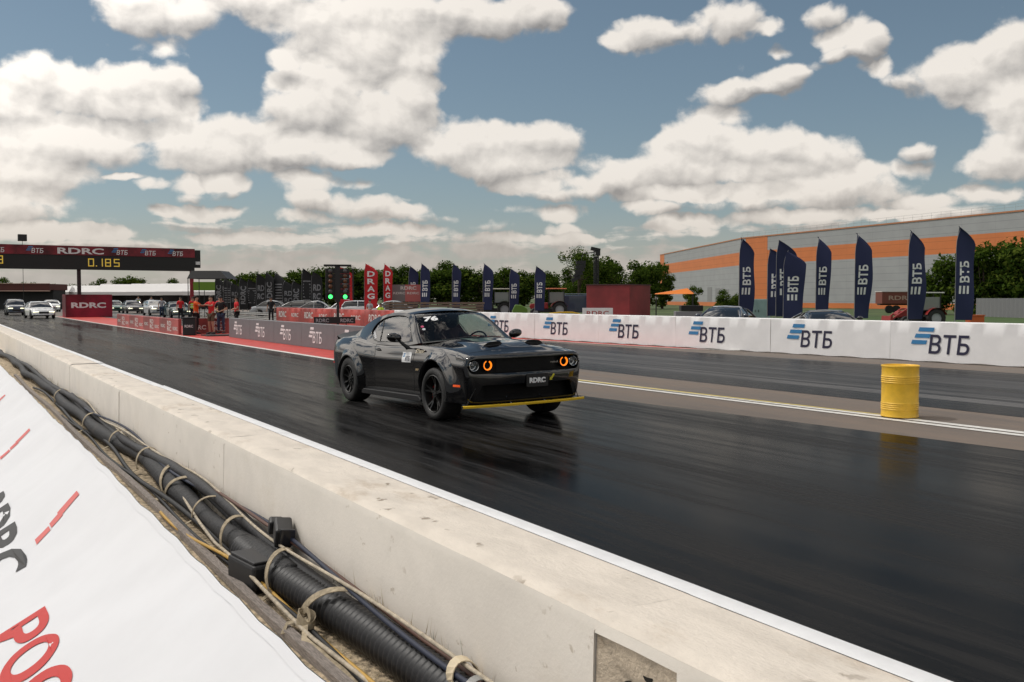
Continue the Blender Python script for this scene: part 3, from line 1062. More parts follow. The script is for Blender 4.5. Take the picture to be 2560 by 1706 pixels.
# ------------------------------------------------------------------ grey sponsor boards on the red median
M_gvin = mat('grey_board_vinyl', (0.145, 0.145, 0.155), 0.5, var=0.05, vscale=3)
M_lwhite = mat('white_print', (0.74, 0.74, 0.74), 0.55)
GA = 41.9
for i in range(6):
    y1 = GA - 3.18 * i
    y0 = y1 - 3.17
    t = thing('sponsor_board', '%s grey sponsor board with white bank logo from the far end of the red median' % xs[i], 'board', (10.97, y1, 0), -pi / 2,
              'grey sponsor boards on the red median')
    L = 3.17
    q = MB()
    q.prism([(0.0, 0.01), (0.0, 0.82), (0.02, 0.84), (0.10, 0.84), (0.12, 0.82), (0.12, 0.01)], 0.002, L - .002, 'YZ')
    q.build('board', M_gvin, t)
    mbB, mbN = MB(), MB()
    bank_logo(mbB, mbN, (0.75, -0.006, 0.17), (1, 0, 0), (0, 0, 1), 0.56)
    mbB.build('logo_bars', M_lwhite, t)
    mbN.build('logo_lettering', M_lwhite, t)
    q = MB()
    q.box((L / 2, .27, .05), (.06, .30, .05))
    q.build('foot', M_black, t)

# low red barrier boards beside the start line
M_rb = mat('dark_red_board_vinyl', (0.30, 0.05, 0.045), 0.5, var=0.6, vscale=0.4)
for i in range(4):
    y1 = 63 - i * 4.3
    t = thing('low_board', '%s low dark red board with white logos along the start area, from its far end' % xs[i], 'board', (9.68, y1, 0), -pi / 2,
              'low red boards beside the start line')
    L = 4.28
    q = MB()
    q.prism([(0.0, 0.01), (0.0, 0.70), (0.02, 0.73), (0.12, 0.73), (0.14, 0.70), (0.14, 0.01)], 0.002, L - .002, 'YZ')
    q.build('board', M_rb, t)
    q = MB()
    for s_, x_, z_, h_, w_ in (('RDRC', .35, .26, .16, 1.0), ('RD', 1.85, .38, .22, .9), ('RC', 1.85, .12, .22, .9), ('RDRC', 3.1, .18, .16, 1.0)):
        q = MB()
        put_text(q, s_, (x_, -0.006, z_), (1, 0, 0), (0, 0, 1), h_, width=w_, bold=0.02)
        q.build('lettering', M_offw, t)
# end board facing the camera
t = thing('end_board', 'short red board closing off the median behind the officials', 'board', (10.3, 46.6, 0), 0)
q = MB()
q.box((0.9, 0, .37), (2.0, .12, .72))
q.build('board', M_rb, t)
for s_, x_, z_, w_ in (('RDRC', 0.0, .2, .8), ('RD', 1.15, .38, .55), ('RC', 1.15, .12, .55)):
    q = MB()
    put_text(q, s_, (x_, -.066, z_), (1, 0, 0), (0, 0, 1), .21, width=w_, bold=0.03)
    q.build('lettering', M_offw, t)

# yellow steel drum on the centre line
t = thing('steel_drum', 'ribbed yellow steel drum standing on the double white line of the median', 'drum', (11.63, 8.71, 0.012))
M_drum = mat('yellow_drum_paint', (0.80, 0.48, 0.035), 0.42, var=0.10, vscale=6, bump=0.08, bscale=9, dirt=(0.24, 0.12, 0.03, 0.75))
prof = [(0.0, 0.012), (0.238, 0.012), (0.247, 0.0), (0.254, 0.008), (0.249, 0.02)]
z = 0.02
def rib(z0, n, amp=0.008, p=0.028):
    out = []
    for i in range(n * 8 + 1):
        out.append((0.246 + amp * 0.5 * (1 - cos(2 * pi * i / 8)) * .9, z0 + p * i / 8))
    return out
prof += rib(0.095, 4) + rib(0.385, 0)[:0] + rib(0.47, 4, .008, .027) + [(0.246, 0.69), (0.25, 0.70), (0.256, 0.708), (0.254, 0.722), (0.247, 0.725), (0.240, 0.716), (0.236, 0.70), (0.0, 0.70)]
mb = MB()
mb.lathe(prof, n=64)
mb.build('shell', M_drum, t, smooth=True, auto=35)
q = MB()
q.cyl((0.15, 0, 0.699), (0.15, 0, 0.709), 0.03, 0.028, 16)
q.cyl((-0.16, 0.02, 0.699), (-0.16, 0.02, 0.707), 0.016, 0.015, 12)
q.build('bung', M_drum, t, smooth=True, auto=40)
# ------------------------------------------------------------------ the black coupe
M_paint = bpy.data.materials.new('black_car_paint')
M_paint.use_nodes = True
_t = M_paint.node_tree
_t.nodes.clear()
_N = NT(_t)
_co = _N.n('ShaderNodeTexCoord').outputs['Object']
_fl = _N.noise(_co, 900, 2, 0.5)
_op = _N.noise(_co, 260, 2, 0.5)
_bp = _N.n('ShaderNodeBump', {'Strength': 0.012, 'Distance': 0.002, 'Height': _op})
_bs = _N.n('ShaderNodeBsdfPrincipled', {'Base Color': _N.mix(_N.ramp(_fl, 0.45, 0.7), (0.0022, 0.0022, 0.0026), (0.008, 0.008, 0.010)),
                                        'Roughness': 0.5, 'Metallic': 0.0, 'Specular IOR Level': 0.0, 'Coat Weight': 1.0, 'Coat IOR': 1.75, 'Coat Roughness': 0.015})
_N.n('ShaderNodeOutputMaterial', {'Surface': _bs.outputs[0]})
M_trim = mat('satin_black_trim', (0.008, 0.008, 0.009), 0.38)
M_inner = mat('wheel_well_black', (0.004, 0.004, 0.004), 0.9)
M_grille = mat('grille_black', (0.002, 0.002, 0.0025), 0.6, spec=0.25)
M_tyre = mat('tyre_rubber', (0.014, 0.0135, 0.013), 0.62, bump=0.3, bscale=120, var=0.2, vscale=10)
M_rim = mat('dark_grey_alloy', (0.055, 0.054, 0.053), 0.30, 0.8)
M_rim2 = mat('machined_rim_edge', (0.10, 0.10, 0.10), 0.25, 0.9)
M_disc = mat('brake_disc_steel', (0.06, 0.058, 0.055), 0.4, 1.0)
M_cal = mat('red_caliper', (0.20, 0.008, 0.006), 0.4)
M_chrome = mat('lamp_chrome', (0.55, 0.56, 0.57), 0.12, 1.0)
M_wglass = glass_mat('windscreen_glass', (0.42, 0.52, 0.47), refl=0.75)
M_sglass = glass_mat('side_glass', (0.60, 0.68, 0.64), refl=1.5)
M_lens = glass_mat('lamp_lens', (0.92, 0.94, 0.95))
M_gap = mat('panel_gap', (0.001, 0.001, 0.001), 0.9)
M_decalw = mat('white_decal', (0.80, 0.80, 0.80), 0.45)
M_gold = mat('gold_decal', (0.62, 0.46, 0.26), 0.4)
M_splity = mat('yellow_splitter_guard', (0.78, 0.50, 0.02), 0.4)
M_amber = mat('glowing_amber_halo', (0.9, 0.25, 0.01), 0.3, emit=1.5, ecol=(1.0, 0.22, 0.008))
M_amb2 = mat('amber_reflector', (0.80, 0.09, 0.01), 0.25, emit=0.25, ecol=(1.0, 0.12, 0.01))
M_seat = mat('red_seat', (0.16, 0.008, 0.008), 0.6)
M_int = mat('interior_black', (0.006, 0.006, 0.006), 0.8)


def interp(tab, x):
    """monotone-ish cubic through (x, value) table sorted by x"""
    n = len(tab)
    if x <= tab[0][0]:
        return tab[0][1]
    if x >= tab[-1][0]:
        return tab[-1][1]
    for i in range(n - 1):
        if tab[i][0] <= x <= tab[i + 1][0]:
            break
    x0, y0 = tab[i]
    x1, y1 = tab[i + 1]
    h = x1 - x0
    d = (y1 - y0) / h
    dm = (y0 - tab[i - 1][1]) / (x0 - tab[i - 1][0]) if i > 0 else d
    dp = (tab[i + 2][1] - y1) / (tab[i + 2][0] - x1) if i + 2 < n else d
    m0 = 0 if dm * d <= 0 else 2 * dm * d / (dm + d)
    m1 = 0 if dp * d <= 0 else 2 * dp * d / (dp + d)
    t = (x - x0) / h
    return (y0 * (1 + 2 * t) * (1 - t) ** 2 + m0 * h * t * (1 - t) ** 2 + y1 * t * t * (3 - 2 * t) + m1 * h * t * t * (t - 1))


T_W = [(-2.58, .80), (-2.5, .86), (-2.3, .905), (-1.9, .945), (-1.47, .965), (-1.0, .945), (-.6, .915), (0, .905), (.6, .912), (1.0, .922),
       (1.47, .94), (1.9, .945), (2.2, .945), (2.38, .94)]
T_ZB = [(-2.58, .36), (-2.3, .27), (-1.9, .22), (-1.0, .18), (1.0, .17), (2.0, .165), (2.38, .168)]
T_ZS = [(-2.58, .80), (-1.9, .80), (-1.47, .80), (-1.0, .775), (-.5, .745), (0, .735), (1.0, .735), (1.5, .73), (2.1, .70), (2.38, .69)]
T_ZT = [(-2.58, 1.02), (-2.3, 1.035), (-1.9, 1.05), (-1.47, 1.045), (-1.1, 1.005), (-.6, .96), (0, .945), (.6, .945), (1.0, .94), (1.47, .925),
        (1.9, .885), (2.2, .845), (2.38, .815)]
T_WT = [(-2.58, .72), (-2.3, .79), (-1.9, .82), (-1.47, .84), (-1.0, .83), (-.6, .83), (0, .84), (.6, .845), (1.0, .85), (1.47, .855),
        (1.9, .875), (2.2, .885), (2.38, .885)]
T_ZC = [(-2.58, 1.075), (-2.4, 1.10), (-2.0, 1.105), (-1.6, 1.06), (-1.2, 1.0), (.7, 1.0), (.95, 1.00), (1.47, .97), (1.9, .948), (2.2, .90), (2.38, .835)]


def smooth(a, b, x):
    t = max(0.0, min(1.0, (x - a) / (b - a)))
    return t * t * (3 - 2 * t)


def nose(p):
    """plan-view bow of the nose and tail, profile rake of the face"""
    x, y, z = p
    if x > 1.7:
        s = smooth(1.7, 2.38, x)
        x -= s * 0.10 * (abs(y) / 0.9) ** 2.6
        rk = [(0.165, -.035), (.26, -.015), (.40, .0), (.55, .012), (.60, -.005), (.80, .0), (.86, -.02), (1.0, -.05)]
        x += s * interp(rk, z)
    if x < -1.9:
        s = smooth(-1.9, -2.58, x)
        x += s * 0.09 * (abs(y) / 0.85) ** 3
        x += s * interp([(.2, .10), (.45, .0), (.8, .02), (1.0, -.02), (1.1, -.03)], z)
    return (x, y, z)


def ring(x):
    W, zb, zs, zt, wt, zc = (interp(t, x) for t in (T_W, T_ZB, T_ZS, T_ZT, T_WT, T_ZC))
    pts = [(0, zb), (.5 * W, zb), (.86 * W, zb), (.925 * W, zb + .03), (.955 * W, .5 * (zb + .40)), (.972 * W, .42), (.985 * W, .56),
           (.998 * W, zs - .03), (W, zs), (W - .008, zs + .03)]
    hb = zt - zs
    pts += [(W - .022, zs + .35 * hb), (W * .55 + wt * .45 + .004, zs + .66 * hb), (wt + .012, zt - .024), (wt - .016, zt - .004), (wt - .06, zt + .004)]
    # top surface towards the centre line
    for k in (0.82, .72, .66, .60, .54, .46, .36, .24, .12, 0.0):
        y = wt * k
        u = k / .93
        z = zt + (zc - zt) * (1 - u ** 2.2) + .004
        if x > .75:      # domed bonnet centre
            b = smooth(.75, 1.05, x) * smooth(2.34, 1.95, x)
            z += .030 * b * smooth(.60, .40, y / 1.0) - 0.010 * b * smooth(.16, .05, y)
        pts.append((y, z))
    return pts


NR = len(ring(0))
st = []
x = -2.58
while x < 2.36:
    st.append(x)
    x += 0.055
st.append(2.36)
rings = []


def cap_rings(x, sgn):
    """closing rings that round over into a flat cap"""
    base = ring(max(-2.58, min(2.38, x)))
    zm = .52 if sgn > 0 else .62
    out = []
    for dx, s in ((0.012, .992), (.022, .975), (.028, .95), (.030, .90), (.030, .80), (.030, .65), (.030, .5), (.030, .35), (.03, .2), (.03, .08)):
        out.append([(x + sgn * dx, y * s, zm + (z - zm) * s) for y, z in base])
    return out


tail = cap_rings(-2.58, -1)
front = cap_rings(2.36, 1)
allr = tail[::-1] + [[(x, y, z) for y, z in ring(x)] for x in st] + front
mb = MB()
vs = []
for r_ in allr:
    full = r_ + [(x, -y, z) for (x, y, z) in r_[-2:0:-1]]
    vs += [nose(p) for p in full]
M_ = 2 * NR - 2
fs = []
for i in range(len(allr) - 1):
    for j in range(M_):
        fs.append((i * M_ + j, i * M_ + (j + 1) % M_, (i + 1) * M_ + (j + 1) % M_, (i + 1) * M_ + j))
fs.append(tuple(range(M_)))
fs.append(tuple(range((len(allr) - 1) * M_, len(allr) * M_)))
mb.add(vs, fs)

CAR = thing('race_coupe', 'black wide-bodied two-door muscle coupe with number 76 and glowing amber lamps', 'car',
            (6.795, 13.30, 0.0), -pi / 2 + R(1.4))
LIFT = 0.105


def lift(p):
    return Vector((p[0], p[1], p[2] + LIFT * (p[0] + 1.47) / 3.8 + .012 * p[1]))


AX_F, AX_R, WR = 1.473, -1.473, 0.36
body = mb.build('body', [M_paint, M_inner, M_grille], CAR, smooth=True)


def boolcut(ob, cutter, idx):
    cutter.data.materials.clear()
    for m in ob.data.materials:
        cutter.data.materials.append(m)
    cutter.data.polygons.foreach_set('material_index', [idx] * len(cutter.data.polygons))
    cutter.parent = ob.parent
    md = ob.modifiers.new('cut', 'BOOLEAN')
    md.operation = 'DIFFERENCE'
    md.solver = 'EXACT'
    md.object = cutter
    bpy.context.view_layer.update()
    ev = ob.evaluated_get(bpy.context.evaluated_depsgraph_get())
    me = bpy.data.meshes.new_from_object(ev)
    ob.modifiers.clear()
    ob.data = me
    bpy.data.objects.remove(cutter)


def mirror_thing(fn):
    for s in (1, -1):
        fn(s)


# wheel arches
for ax in (AX_F, AX_R):
    for s in (1, -1):
        q1 = MB()
        q1.cyl((ax, s * .60, WR), (ax, s * 1.2, WR), .405, .405, 48)
        boolcut(body, q1.build('cutter', M_inner), 1)
        q2 = MB()
        q2.box((ax, s * .905, .13), (.806, .606, .46))
        boolcut(body, q2.build('cutter', M_inner), 1)


def rrect(x0, z0, x1, z1, r, n=6):
    out = []
    for cx, cz, a0 in ((x1 - r, z1 - r, 0), (x0 + r, z1 - r, 90), (x0 + r, z0 + r, 180), (x1 - r, z0 + r, 270)):
        for i in range(n + 1):
            a = R(a0 + 90 * i / n)
            out.append((cx + r * cos(a), cz + r * sin(a)))
    return out


# grille opening and lower intake, cut following the bow of the nose
def bow_cut(poly, depth, x_out=2.7):
    q = MB()
    n = len(poly)
    ny = 24
    ys = sorted(set(p[0] for p in poly))
    # clip polygon into vertical strips and bend them
    zmin = min(p[1] for p in poly)

    def span(y):
        zs_ = []
        for i in range(n):
            a, b = poly[i], poly[(i + 1) % n]
            if (a[0] - y) * (b[0] - y) <= 0 and abs(a[0] - b[0]) > 1e-9:
                t = (y - a[0]) / (b[0] - a[0])
                zs_.append(a[1] + t * (b[1] - a[1]))
        return min(zs_), max(zs_)
    y0, y1 = ys[0], ys[-1]
    yy = [y0 + 1e-4] + [y for y in ys[1:-1]] + [y1 - 1e-4]
    mid = []
    for i in range(1, ny):
        mid.append(y0 + (y1 - y0) * i / ny)
    yy = sorted(set(round(v, 4) for v in yy + mid))
    pts = []
    for y in yy:
        a, b = span(y)
        xb = 2.39 - 0.10 * (abs(y) / .9) ** 2.6 - depth
        pts += [(xb, y, a), (xb, y, b), (x_out, y, b), (x_out, y, a)]
    fs = []
    for i in range(len(yy) - 1):
        for j in range(4):
            fs.append((i * 4 + j, i * 4 + (j + 1) % 4, (i + 1) * 4 + (j + 1) % 4, (i + 1) * 4 + j))
    fs += [(0, 1, 2, 3), tuple(range(len(pts) - 4, len(pts)))]
    q.add(pts, fs)
    return q.build('cutter', M_grille)


boolcut(body, bow_cut(rrect(-.89, .580, .89, .778, .085), .085), 2)
boolcut(body, bow_cut([(-.80, .215), (.80, .215), (.70, .43), (-.70, .43)], .14), 2)
body.data.set_sharp_from_angle(angle=R(38))
BV = BVHTree.FromPolygons([tuple(v.co) for v in body.data.vertices], [tuple(p.vertices) for p in body.data.polygons])


def side_y(x, z):
    h = BV.ray_cast(Vector((x, 2.0, z)), Vector((0, -1, 0)))
    return h[0].y if h[0] else .9


def front_x(y, z):
    h = BV.ray_cast(Vector((3.5, y, z)), Vector((-1, 0, 0)))
    return h[0].x if h[0] else 2.35


def top_z(x, y):
    h = BV.ray_cast(Vector((x, y, 2.5)), Vector((0, 0, -1)))
    return h[0].z if h[0] else 1.0


for v in body.data.vertices:
    v.co = lift(v.co)
body['label'] = 'low black body shell with square nose'


def part(mb, name, m, parent=CAR, sm=True, auto=40, lf=True, **k):
    return mb.build(name, m, parent, smooth=sm, auto=auto if sm else None, xf=lift if lf else None, **k)


# panel gaps (door, bonnet) laid as thin dark channels
def gap_side(pts, s, w=.004):
    q = MB()
    P = []
    for i in range(len(pts) - 1):
        a, b = pts[i], pts[i + 1]
        n = max(2, int(hypot(b[0] - a[0], b[1] - a[1]) / .03))
        for k in range(n):
            t = k / n
            P.append((a[0] + (b[0] - a[0]) * t, a[1] + (b[1] - a[1]) * t))
    P.append(pts[-1])
    q.ribbon([(x, s * (side_y(x, z) + .0008), z) for x, z in P], w, .0012, (1, 0, 0) if abs(P[0][0] - P[-1][0]) < .3 else (0, 0, 1))
    return q


def door(s):
    q = gap_side([(.70, .94), (.745, .80), (.74, .45), (.70, .27)], s, .006)
    part(q, 'door_gap', M_gap, body, False, lf=True)
    q = gap_side([(-.655, .955), (-.60, .80), (-.62, .5), (-.66, .30)], s, .006)
    part(q, 'door_gap', M_gap, body, False)
    q = MB()
    q.ribbon([(xx, s * (side_y(xx, .255) + .001), .255) for xx in [-1.0 + i * .1 for i in range(20)]], .02, .003, (0, 0, 1))
    part(q, 'sill_trim', M_trim, body, False)
    # handle
    yy = side_y(-.50, .86)
    q = MB()
    q.sphere((-.50, s * (yy - .004), .862), 1, 14, .085, .010, .026)
    h = part(q, 'door_handle_recess', M_gap, CAR)
    q = MB()
    q.tube([(-.57, s * (yy + .004), .860), (-.55, s * (yy + .020), .864), (-.50, s * (yy + .026), .866), (-.45, s * (yy + .020), .864), (-.43, s * (yy + .004), .860)], .010, 8)
    part(q, 'door_handle', M_paint)


mirror_thing(door)
q = MB()     # bonnet shut line
for s in (1, -1):
    q = MB()
    P = [(xx, s * (interp(T_WT, xx) - .075)) for xx in [.72 + i * .06 for i in range(25)]]
    q.ribbon([(x_, y_, top_z(x_, y_) + .0006) for x_, y_ in P], .005, .001, (0, 1, 0))
    part(q, 'bonnet_gap', M_gap, body, False)
q = MB()
P = [-.78 + 1.56 * i / 40 for i in range(41)]
q.ribbon([(2.20 - .10 * (abs(y_) / .9) ** 2.4, y_, top_z(2.20 - .10 * (abs(y_) / .9) ** 2.4, y_) + .0006) for y_ in P], .004, .001, (1, 0, 0))
part(q, 'bonnet_gap', M_gap, body, False)

# widebody arch flares
def flare(ax, s, name):
    q = MB()
    n = 56
    fr = [0, 0, .05, .16, .42, .72, .92, 1.0, 1.0]
    pts = []
    fwd = ax > 0
    for i in range(n + 1):
        t = -22 + 224 * i / n
        a = R(t)
        if fwd:
            ro = interp([(-22, .62), (0, .60), (25, .575), (60, .545), (110, .525), (165, .50), (185, .47), (202, .44)], t)
            dz = interp([(-22, .055), (5, 0)], t)
            dx = interp([(-22, .18), (0, .115), (25, .04), (50, 0)], t)
        else:
            ro = interp([(-22, .45), (0, .50), (30, .53), (90, .535), (150, .52), (202, .46)], t)
            dz = dx = 0
        e = min(1, max(0, (t + 22) / 40 if not fwd else 1), max(0, (202 - t) / 40))
        lipy = .965 + .045 * smooth(0, 1, e)
        xo, zo = ax + ro * cos(a) + dx, max(.165, WR + ro * sin(a) + dz)
        xi, zi = ax + .388 * cos(a), WR + .388 * sin(a)
        yb = side_y(xo, min(zo, .93)) if zo > .2 else side_y(xo, .22)
        if zo > .93:
            yb = .86 - (zo - .93) * .5
        for k, f in enumerate(fr):
            if k == 0:
                y = .80
            elif k == 1:
                y = lipy - .012
            elif k == 2:
                y = lipy - .002
            elif k == 3:
                y = lipy
            elif k == 8:
                y = min(yb, .80)
            else:
                w = (0, 0, 0, 0, .62, .24, .06, 0)[k]
                y = yb + .004 + w * (lipy - yb)
            pts.append((xi + (xo - xi) * f, s * y, WR * 0 + zi + (zo - zi) * f + .002))
    m_ = len(fr)
    q.grid(pts, n + 1, m_)
    if fwd and s > 0:
        global BVH_FL
        BVH_FL = BVHTree.FromPolygons([tuple(p) for p in q.v], q.f)
    q.add([pts[k] for k in range(m_)], [tuple(range(m_))])
    q.add([pts[n * m_ + k] for k in range(m_)], [tuple(range(m_))])
    return part(q, name, M_paint, auto=45)


for ax in (AX_F, AX_R):
    mirror_thing(lambda s: flare(ax, s, 'wheel_arch_flare'))
# front arch forward extension down to the splitter and side skirts
for s in (1, -1):
    q = MB()
    q.prism([(-1.02, .165), (1.03, .150), (1.03, .185), (.95, .235), (-.95, .245), (-1.02, .21)], s * .86, s * .945, 'XZ')
    part(q, 'side_skirt', M_trim, sm=False, bevel=.008)

# splitter with its yellow guard, rods and chin
def edge_x(y, off=0):
    return 2.405 - .095 * (abs(y) / .95) ** 2.6 + off


q = MB()
ys = [-.98 + 1.96 * i / 48 for i in range(49)]
pts = []
for y in ys:
    xb_ = 2.05 + .22 * (abs(y) / .98) ** 5
    pts += [(xb_, y, .172), (edge_x(y), y, .168), (edge_x(y), y, .150), (xb_, y, .150)]
q.grid(pts, 49, 4)
q.add([pts[k] for k in range(4)], [(0, 1, 2, 3)])
q.add([pts[-4 + k] for k in range(4)], [(0, 1, 2, 3)])
part(q, 'splitter', M_trim, sm=False)
q = MB()
pts = []
for y in ys:
    x_ = edge_x(y)
    pts += [(x_ - .03, y, .1735), (x_ + .008, y, .172), (x_ + .014, y, .164), (x_ + .010, y, .140), (x_ - .03, y, .138)]
q.grid(pts, 49, 5)
part(q, 'splitter_guard', M_splity, auto=40)
for (ya, za, xb, yb, zb_) in ((-.80, .385, 0, -.90, .175), (.80, .385, 0, .90, .175), (-.27, .25, 0, -.27, .175), (.27, .25, 0, .27, .175)):
    q = MB()
    xa = front_x(ya, za) - .005
    q.cyl((xa, ya, za), (edge_x(yb) - .05, yb, zb_), .0055, .0055, 8)
    q.sphere((xa, ya, za), .012, 8)
    q.sphere((edge_x(yb) - .05, yb, zb_), .011, 8)
    part(q, 'splitter_rod', M_chrome if abs(ya) < .5 else M_trim)
# brake-duct slats, intake mesh bar
q = MB()
for k in range(16):
    z = .250 + .010 * k
    q.tube([(front_x(y, z) + .012, y, z) for y in [-.60 + 1.2 * i / 16 for i in range(17)]], .0016, 4)
for k in range(60):
    y = -.60 + 1.2 * k / 59
    q.tube([(front_x(y, z) + .012, y + .012 * (1 if (j % 2) else -1), z) for j, z in enumerate([.245, .265, .285, .305, .325, .345, .365, .385, .405])], .0016, 4)
part(q, 'intake_mesh', M_grille, sm=False)
q = MB()
q.tube([(front_x(.7, .33) + .02, y, .33) for y in (-.66, -.60)], .01, 8)
q = MB()
for k in range(13):
    z = .598 + .014 * k
    q.tube([(front_x(y, z) + .015, y, z) for y in [-.47 + .94 * i / 20 for i in range(21)]], .002, 4)
for k in range(70):
    y = -.46 + .92 * k / 69
    q.tube([(front_x(y, z) + .015, y + .007 * (1 if (j % 2) else -1), z) for j, z in enumerate([.594 + .0155 * jj for jj in range(12)])], .0016, 4)
part(q, 'grille_mesh', mat('grille_mesh_black', (0.004, 0.004, 0.0045), 0.5), sm=False)

# lamps: outer headlamps and inner intake lamps with amber halos
def lamp(y, kind):
    xf = 2.362 - 0.10 * (abs(y) / .9) ** 2.6
    z = .690
    r = .069
    q = MB()
    q.lathe([(r + .006, -.055), (r + .006, .0), (r, .006), (r - .006, .004), (r - .012, -.03)], c=(xf, y, z), n=40, axis='X')
    root = part(q, 'headlight', M_trim if kind == 'inner' else M_chrome)
    if kind == 'outer':
        q = MB()
        q.lathe([(r - .012, -.02), (.050, -.045), (.038, -.050)], c=(xf, y, z), n=40, axis='X')
        part(q, 'reflector', M_chrome, root)
        q = MB()
        prof = [(.042 * cos(R(a)), -.05 + .030 * sin(R(a))) for a in range(0, 91, 10)]
        q.lathe(prof, c=(xf, y, z), n=32, axis='X')
        part(q, 'projector_lens', mat('projector_glass', (0.02, 0.025, 0.03), 0.03, spec=1.0, coat=1.0), root)
        q = MB()
        q.lathe([(r - .002, .004), (.06, .008), (.03, .011), (.0005, .012)], c=(xf, y, z), n=32, axis='X')
        part(q, 'lens', M_lens, root)
    else:
        q = MB()
        n = 30
        pts = []
        for i in range(n + 1):
            a = R(112 + 316 * i / n)
            for rr, xx in ((r - .020, -.012), (r - .018, .004), (r - .004, .006), (r - .002, -.010)):
                pts.append((xf + xx, y + rr * cos(a), z + rr * sin(a)))
        q.grid(pts, n + 1, 4)
        part(q, 'halo', M_amber, root)
        q = MB()
        q.lathe([(r - .021, -.01), (r - .026, -.06), (.001, -.065)], c=(xf, y, z), n=24, axis='X')
        part(q, 'dark_bowl', M_inner, root)


for s in (1, -1):
    lamp(s * .80, 'outer')
    lamp(s * .615, 'inner')

# number plate board with letters and the yellow arrow sticker
px = front_x(.115, .50) + .018
q = MB()
q.prism(rrect(.115 - .175, .375, .115 + .175, .548, .018), px - .012, px, 'YZ')
plate = part(q, 'number_plate', M_trim, sm=False)
q = MB()
put_text(q, 'RDRC', (px + .002, .115 - .130, .425), (0, 1, 0), (0, 0, 1), .074, width=.26, bold=.06)
part(q, 'lettering', M_decalw, plate, sm=False)
q = MB()
for k in range(4):
    yy = .115 - .095 + .066 * k
    q.add([(px + .0035, yy, .430), (px + .0035, yy + .014, .430), (px + .0035, yy + .007, .446)], [(0, 1, 2)])
part(q, 'lettering_shade', M_cal, plate, sm=False)
q = MB()
cx_, cz_ = .375, .500
for ar in ([(-.040, -.050), (.006, -.050), (-.036, .0)], [(-.022, -.018), (.0, -.038), (.046, .022), (.022, .042)]):
    q.add([(front_x(cx_ + a, cz_ + b) + .0015, cx_ + a, cz_ + b) for a, b in ar], [tuple(range(len(ar)))])
part(q, 'arrow_sticker', mat('yellow_sticker', (0.62, 0.55, 0.03), 0.5), sm=False)
# mirrored script badge on the grille
q = MB()
put_text(q, 'Redeye', (2.352, .50, .675), (0, -1, 0.02), (0, 0, 1), .030, width=.13, shear=.2)
part(q, 'grille_badge', mat('badge_silver', (0.6, 0.56, 0.5), 0.3, 0.6), sm=False)
# bonnet scoops
for s in (1, -1):
    y0, x0 = s * .335, 2.03
    zt0 = top_z(x0, y0)
    q = MB()
    n = 20
    pts = []
    m_ = 9
    for i in range(n + 1):
        u = -1 + 2 * i / n
        w = .150 * u
        for k in range(m_):
            v = k / (m_ - 1)
            xx = x0 - .035 * (abs(u) ** 2) - .34 * v
            hgt = .046 * (1 - abs(u) ** 3.2) * (1 - v) ** 1.3
            pts.append((xx, y0 + w * (1 - .15 * v), top_z(xx, y0 + w * (1 - .15 * v)) + .001 + hgt))
    q.grid(pts, n + 1, m_)
    sc_ = part(q, 'bonnet_scoop', M_paint, auto=60)
    q = MB()
    lip = [pts[i * m_] for i in range(1, n)]
    flo = [(p[0] + .045, p[1], top_z(p[0] + .055, p[1]) + .0015) for p in lip]
    inn = [(p[0] - .004, p[1], p[2] - .003) for p in lip]
    q.add(inn + [(p[0], p[1], top_z(p[0], p[1]) + .0018) for p in lip], [(i, i + 1, len(lip) + i + 1, len(lip) + i) for i in range(len(lip) - 1)])
    q.add(flo + [(p[0], p[1], top_z(p[0], p[1]) + .0020) for p in lip], [(i, i + 1, len(lip) + i + 1, len(lip) + i) for i in range(len(lip) - 1)])
    part(q, 'scoop_mouth', M_inner, sc_, sm=False)
# side marker lamps
_side_y = side_y
for s in (1, -1):
    q = MB()
    a = [(2.02, .415), (2.14, .412), (2.14, .440), (2.02, .443)]
    def side_y(x, z, _b=BVH_FL):
        h = _b.ray_cast(Vector((x, 2.0, z)), Vector((0, -1, 0)))
        return h[0].y if h[0] else .95
    q.add([(x, s * (side_y(x, z) + .004), z) for x, z in a], [(0, 1, 2, 3)])
    q.add([(x, s * (side_y(x, z) - .004), z) for x, z in a], [(0, 1, 2, 3)])
    q.add([(x, s * (side_y(x, z) + d), z) for d in (.004, -.004) for x, z in a], [(0, 1, 5, 4), (1, 2, 6, 5), (2, 3, 7, 6), (3, 0, 4, 7)])
    part(q, 'side_marker', M_amb2, sm=False)
    side_y = _side_y
    q = MB()
    q.box((-2.30, s * (side_y(-2.30, .62) + .001), .62), (.10, .006, .025))
    part(q, 'rear_side_marker', mat('red_reflector', (0.35, 0.01, 0.01), 0.3), sm=False)

# rear: spoiler lip and tail lamp band
q = MB()
pts = []
for i in range(25):
    y = -.78 + 1.56 * i / 24
    xx = -2.50 + .10 * (abs(y) / .8) ** 2.5
    z = top_z(xx + .10, y)
    pts += [(xx + .16, y, z + .002), (xx + .05, y, z + .028), (xx - .02, y, z + .050), (xx - .01, y, z + .030), (xx + .02, y, z - .02)]
q.grid(pts, 25, 5)
part(q, 'rear_spoiler', M_trim, auto=50)
q = MB()
pts = []
for i in range(25):
    y = -.80 + 1.60 * i / 24
    h = BV.ray_cast(Vector((-3.5, y, .86)), Vector((1, 0, 0)))
    xx = (h[0].x if h[0] else -2.55) - .004
    pts += [(xx, y, .80), (xx - .003, y, .86), (xx, y, .92)]
q.grid(pts, 25, 3)
part(q, 'tail_lamp', mat('dark_red_lens', (0.18, 0.008, 0.008), 0.15, coat=1.0))

# ---- greenhouse
T_ze = [(-2.02, 1.055), (-1.75, 1.125), (-1.45, 1.235), (-1.1, 1.325), (-.75, 1.368), (-.35, 1.382), (.0, 1.362), (.12, 1.340)]


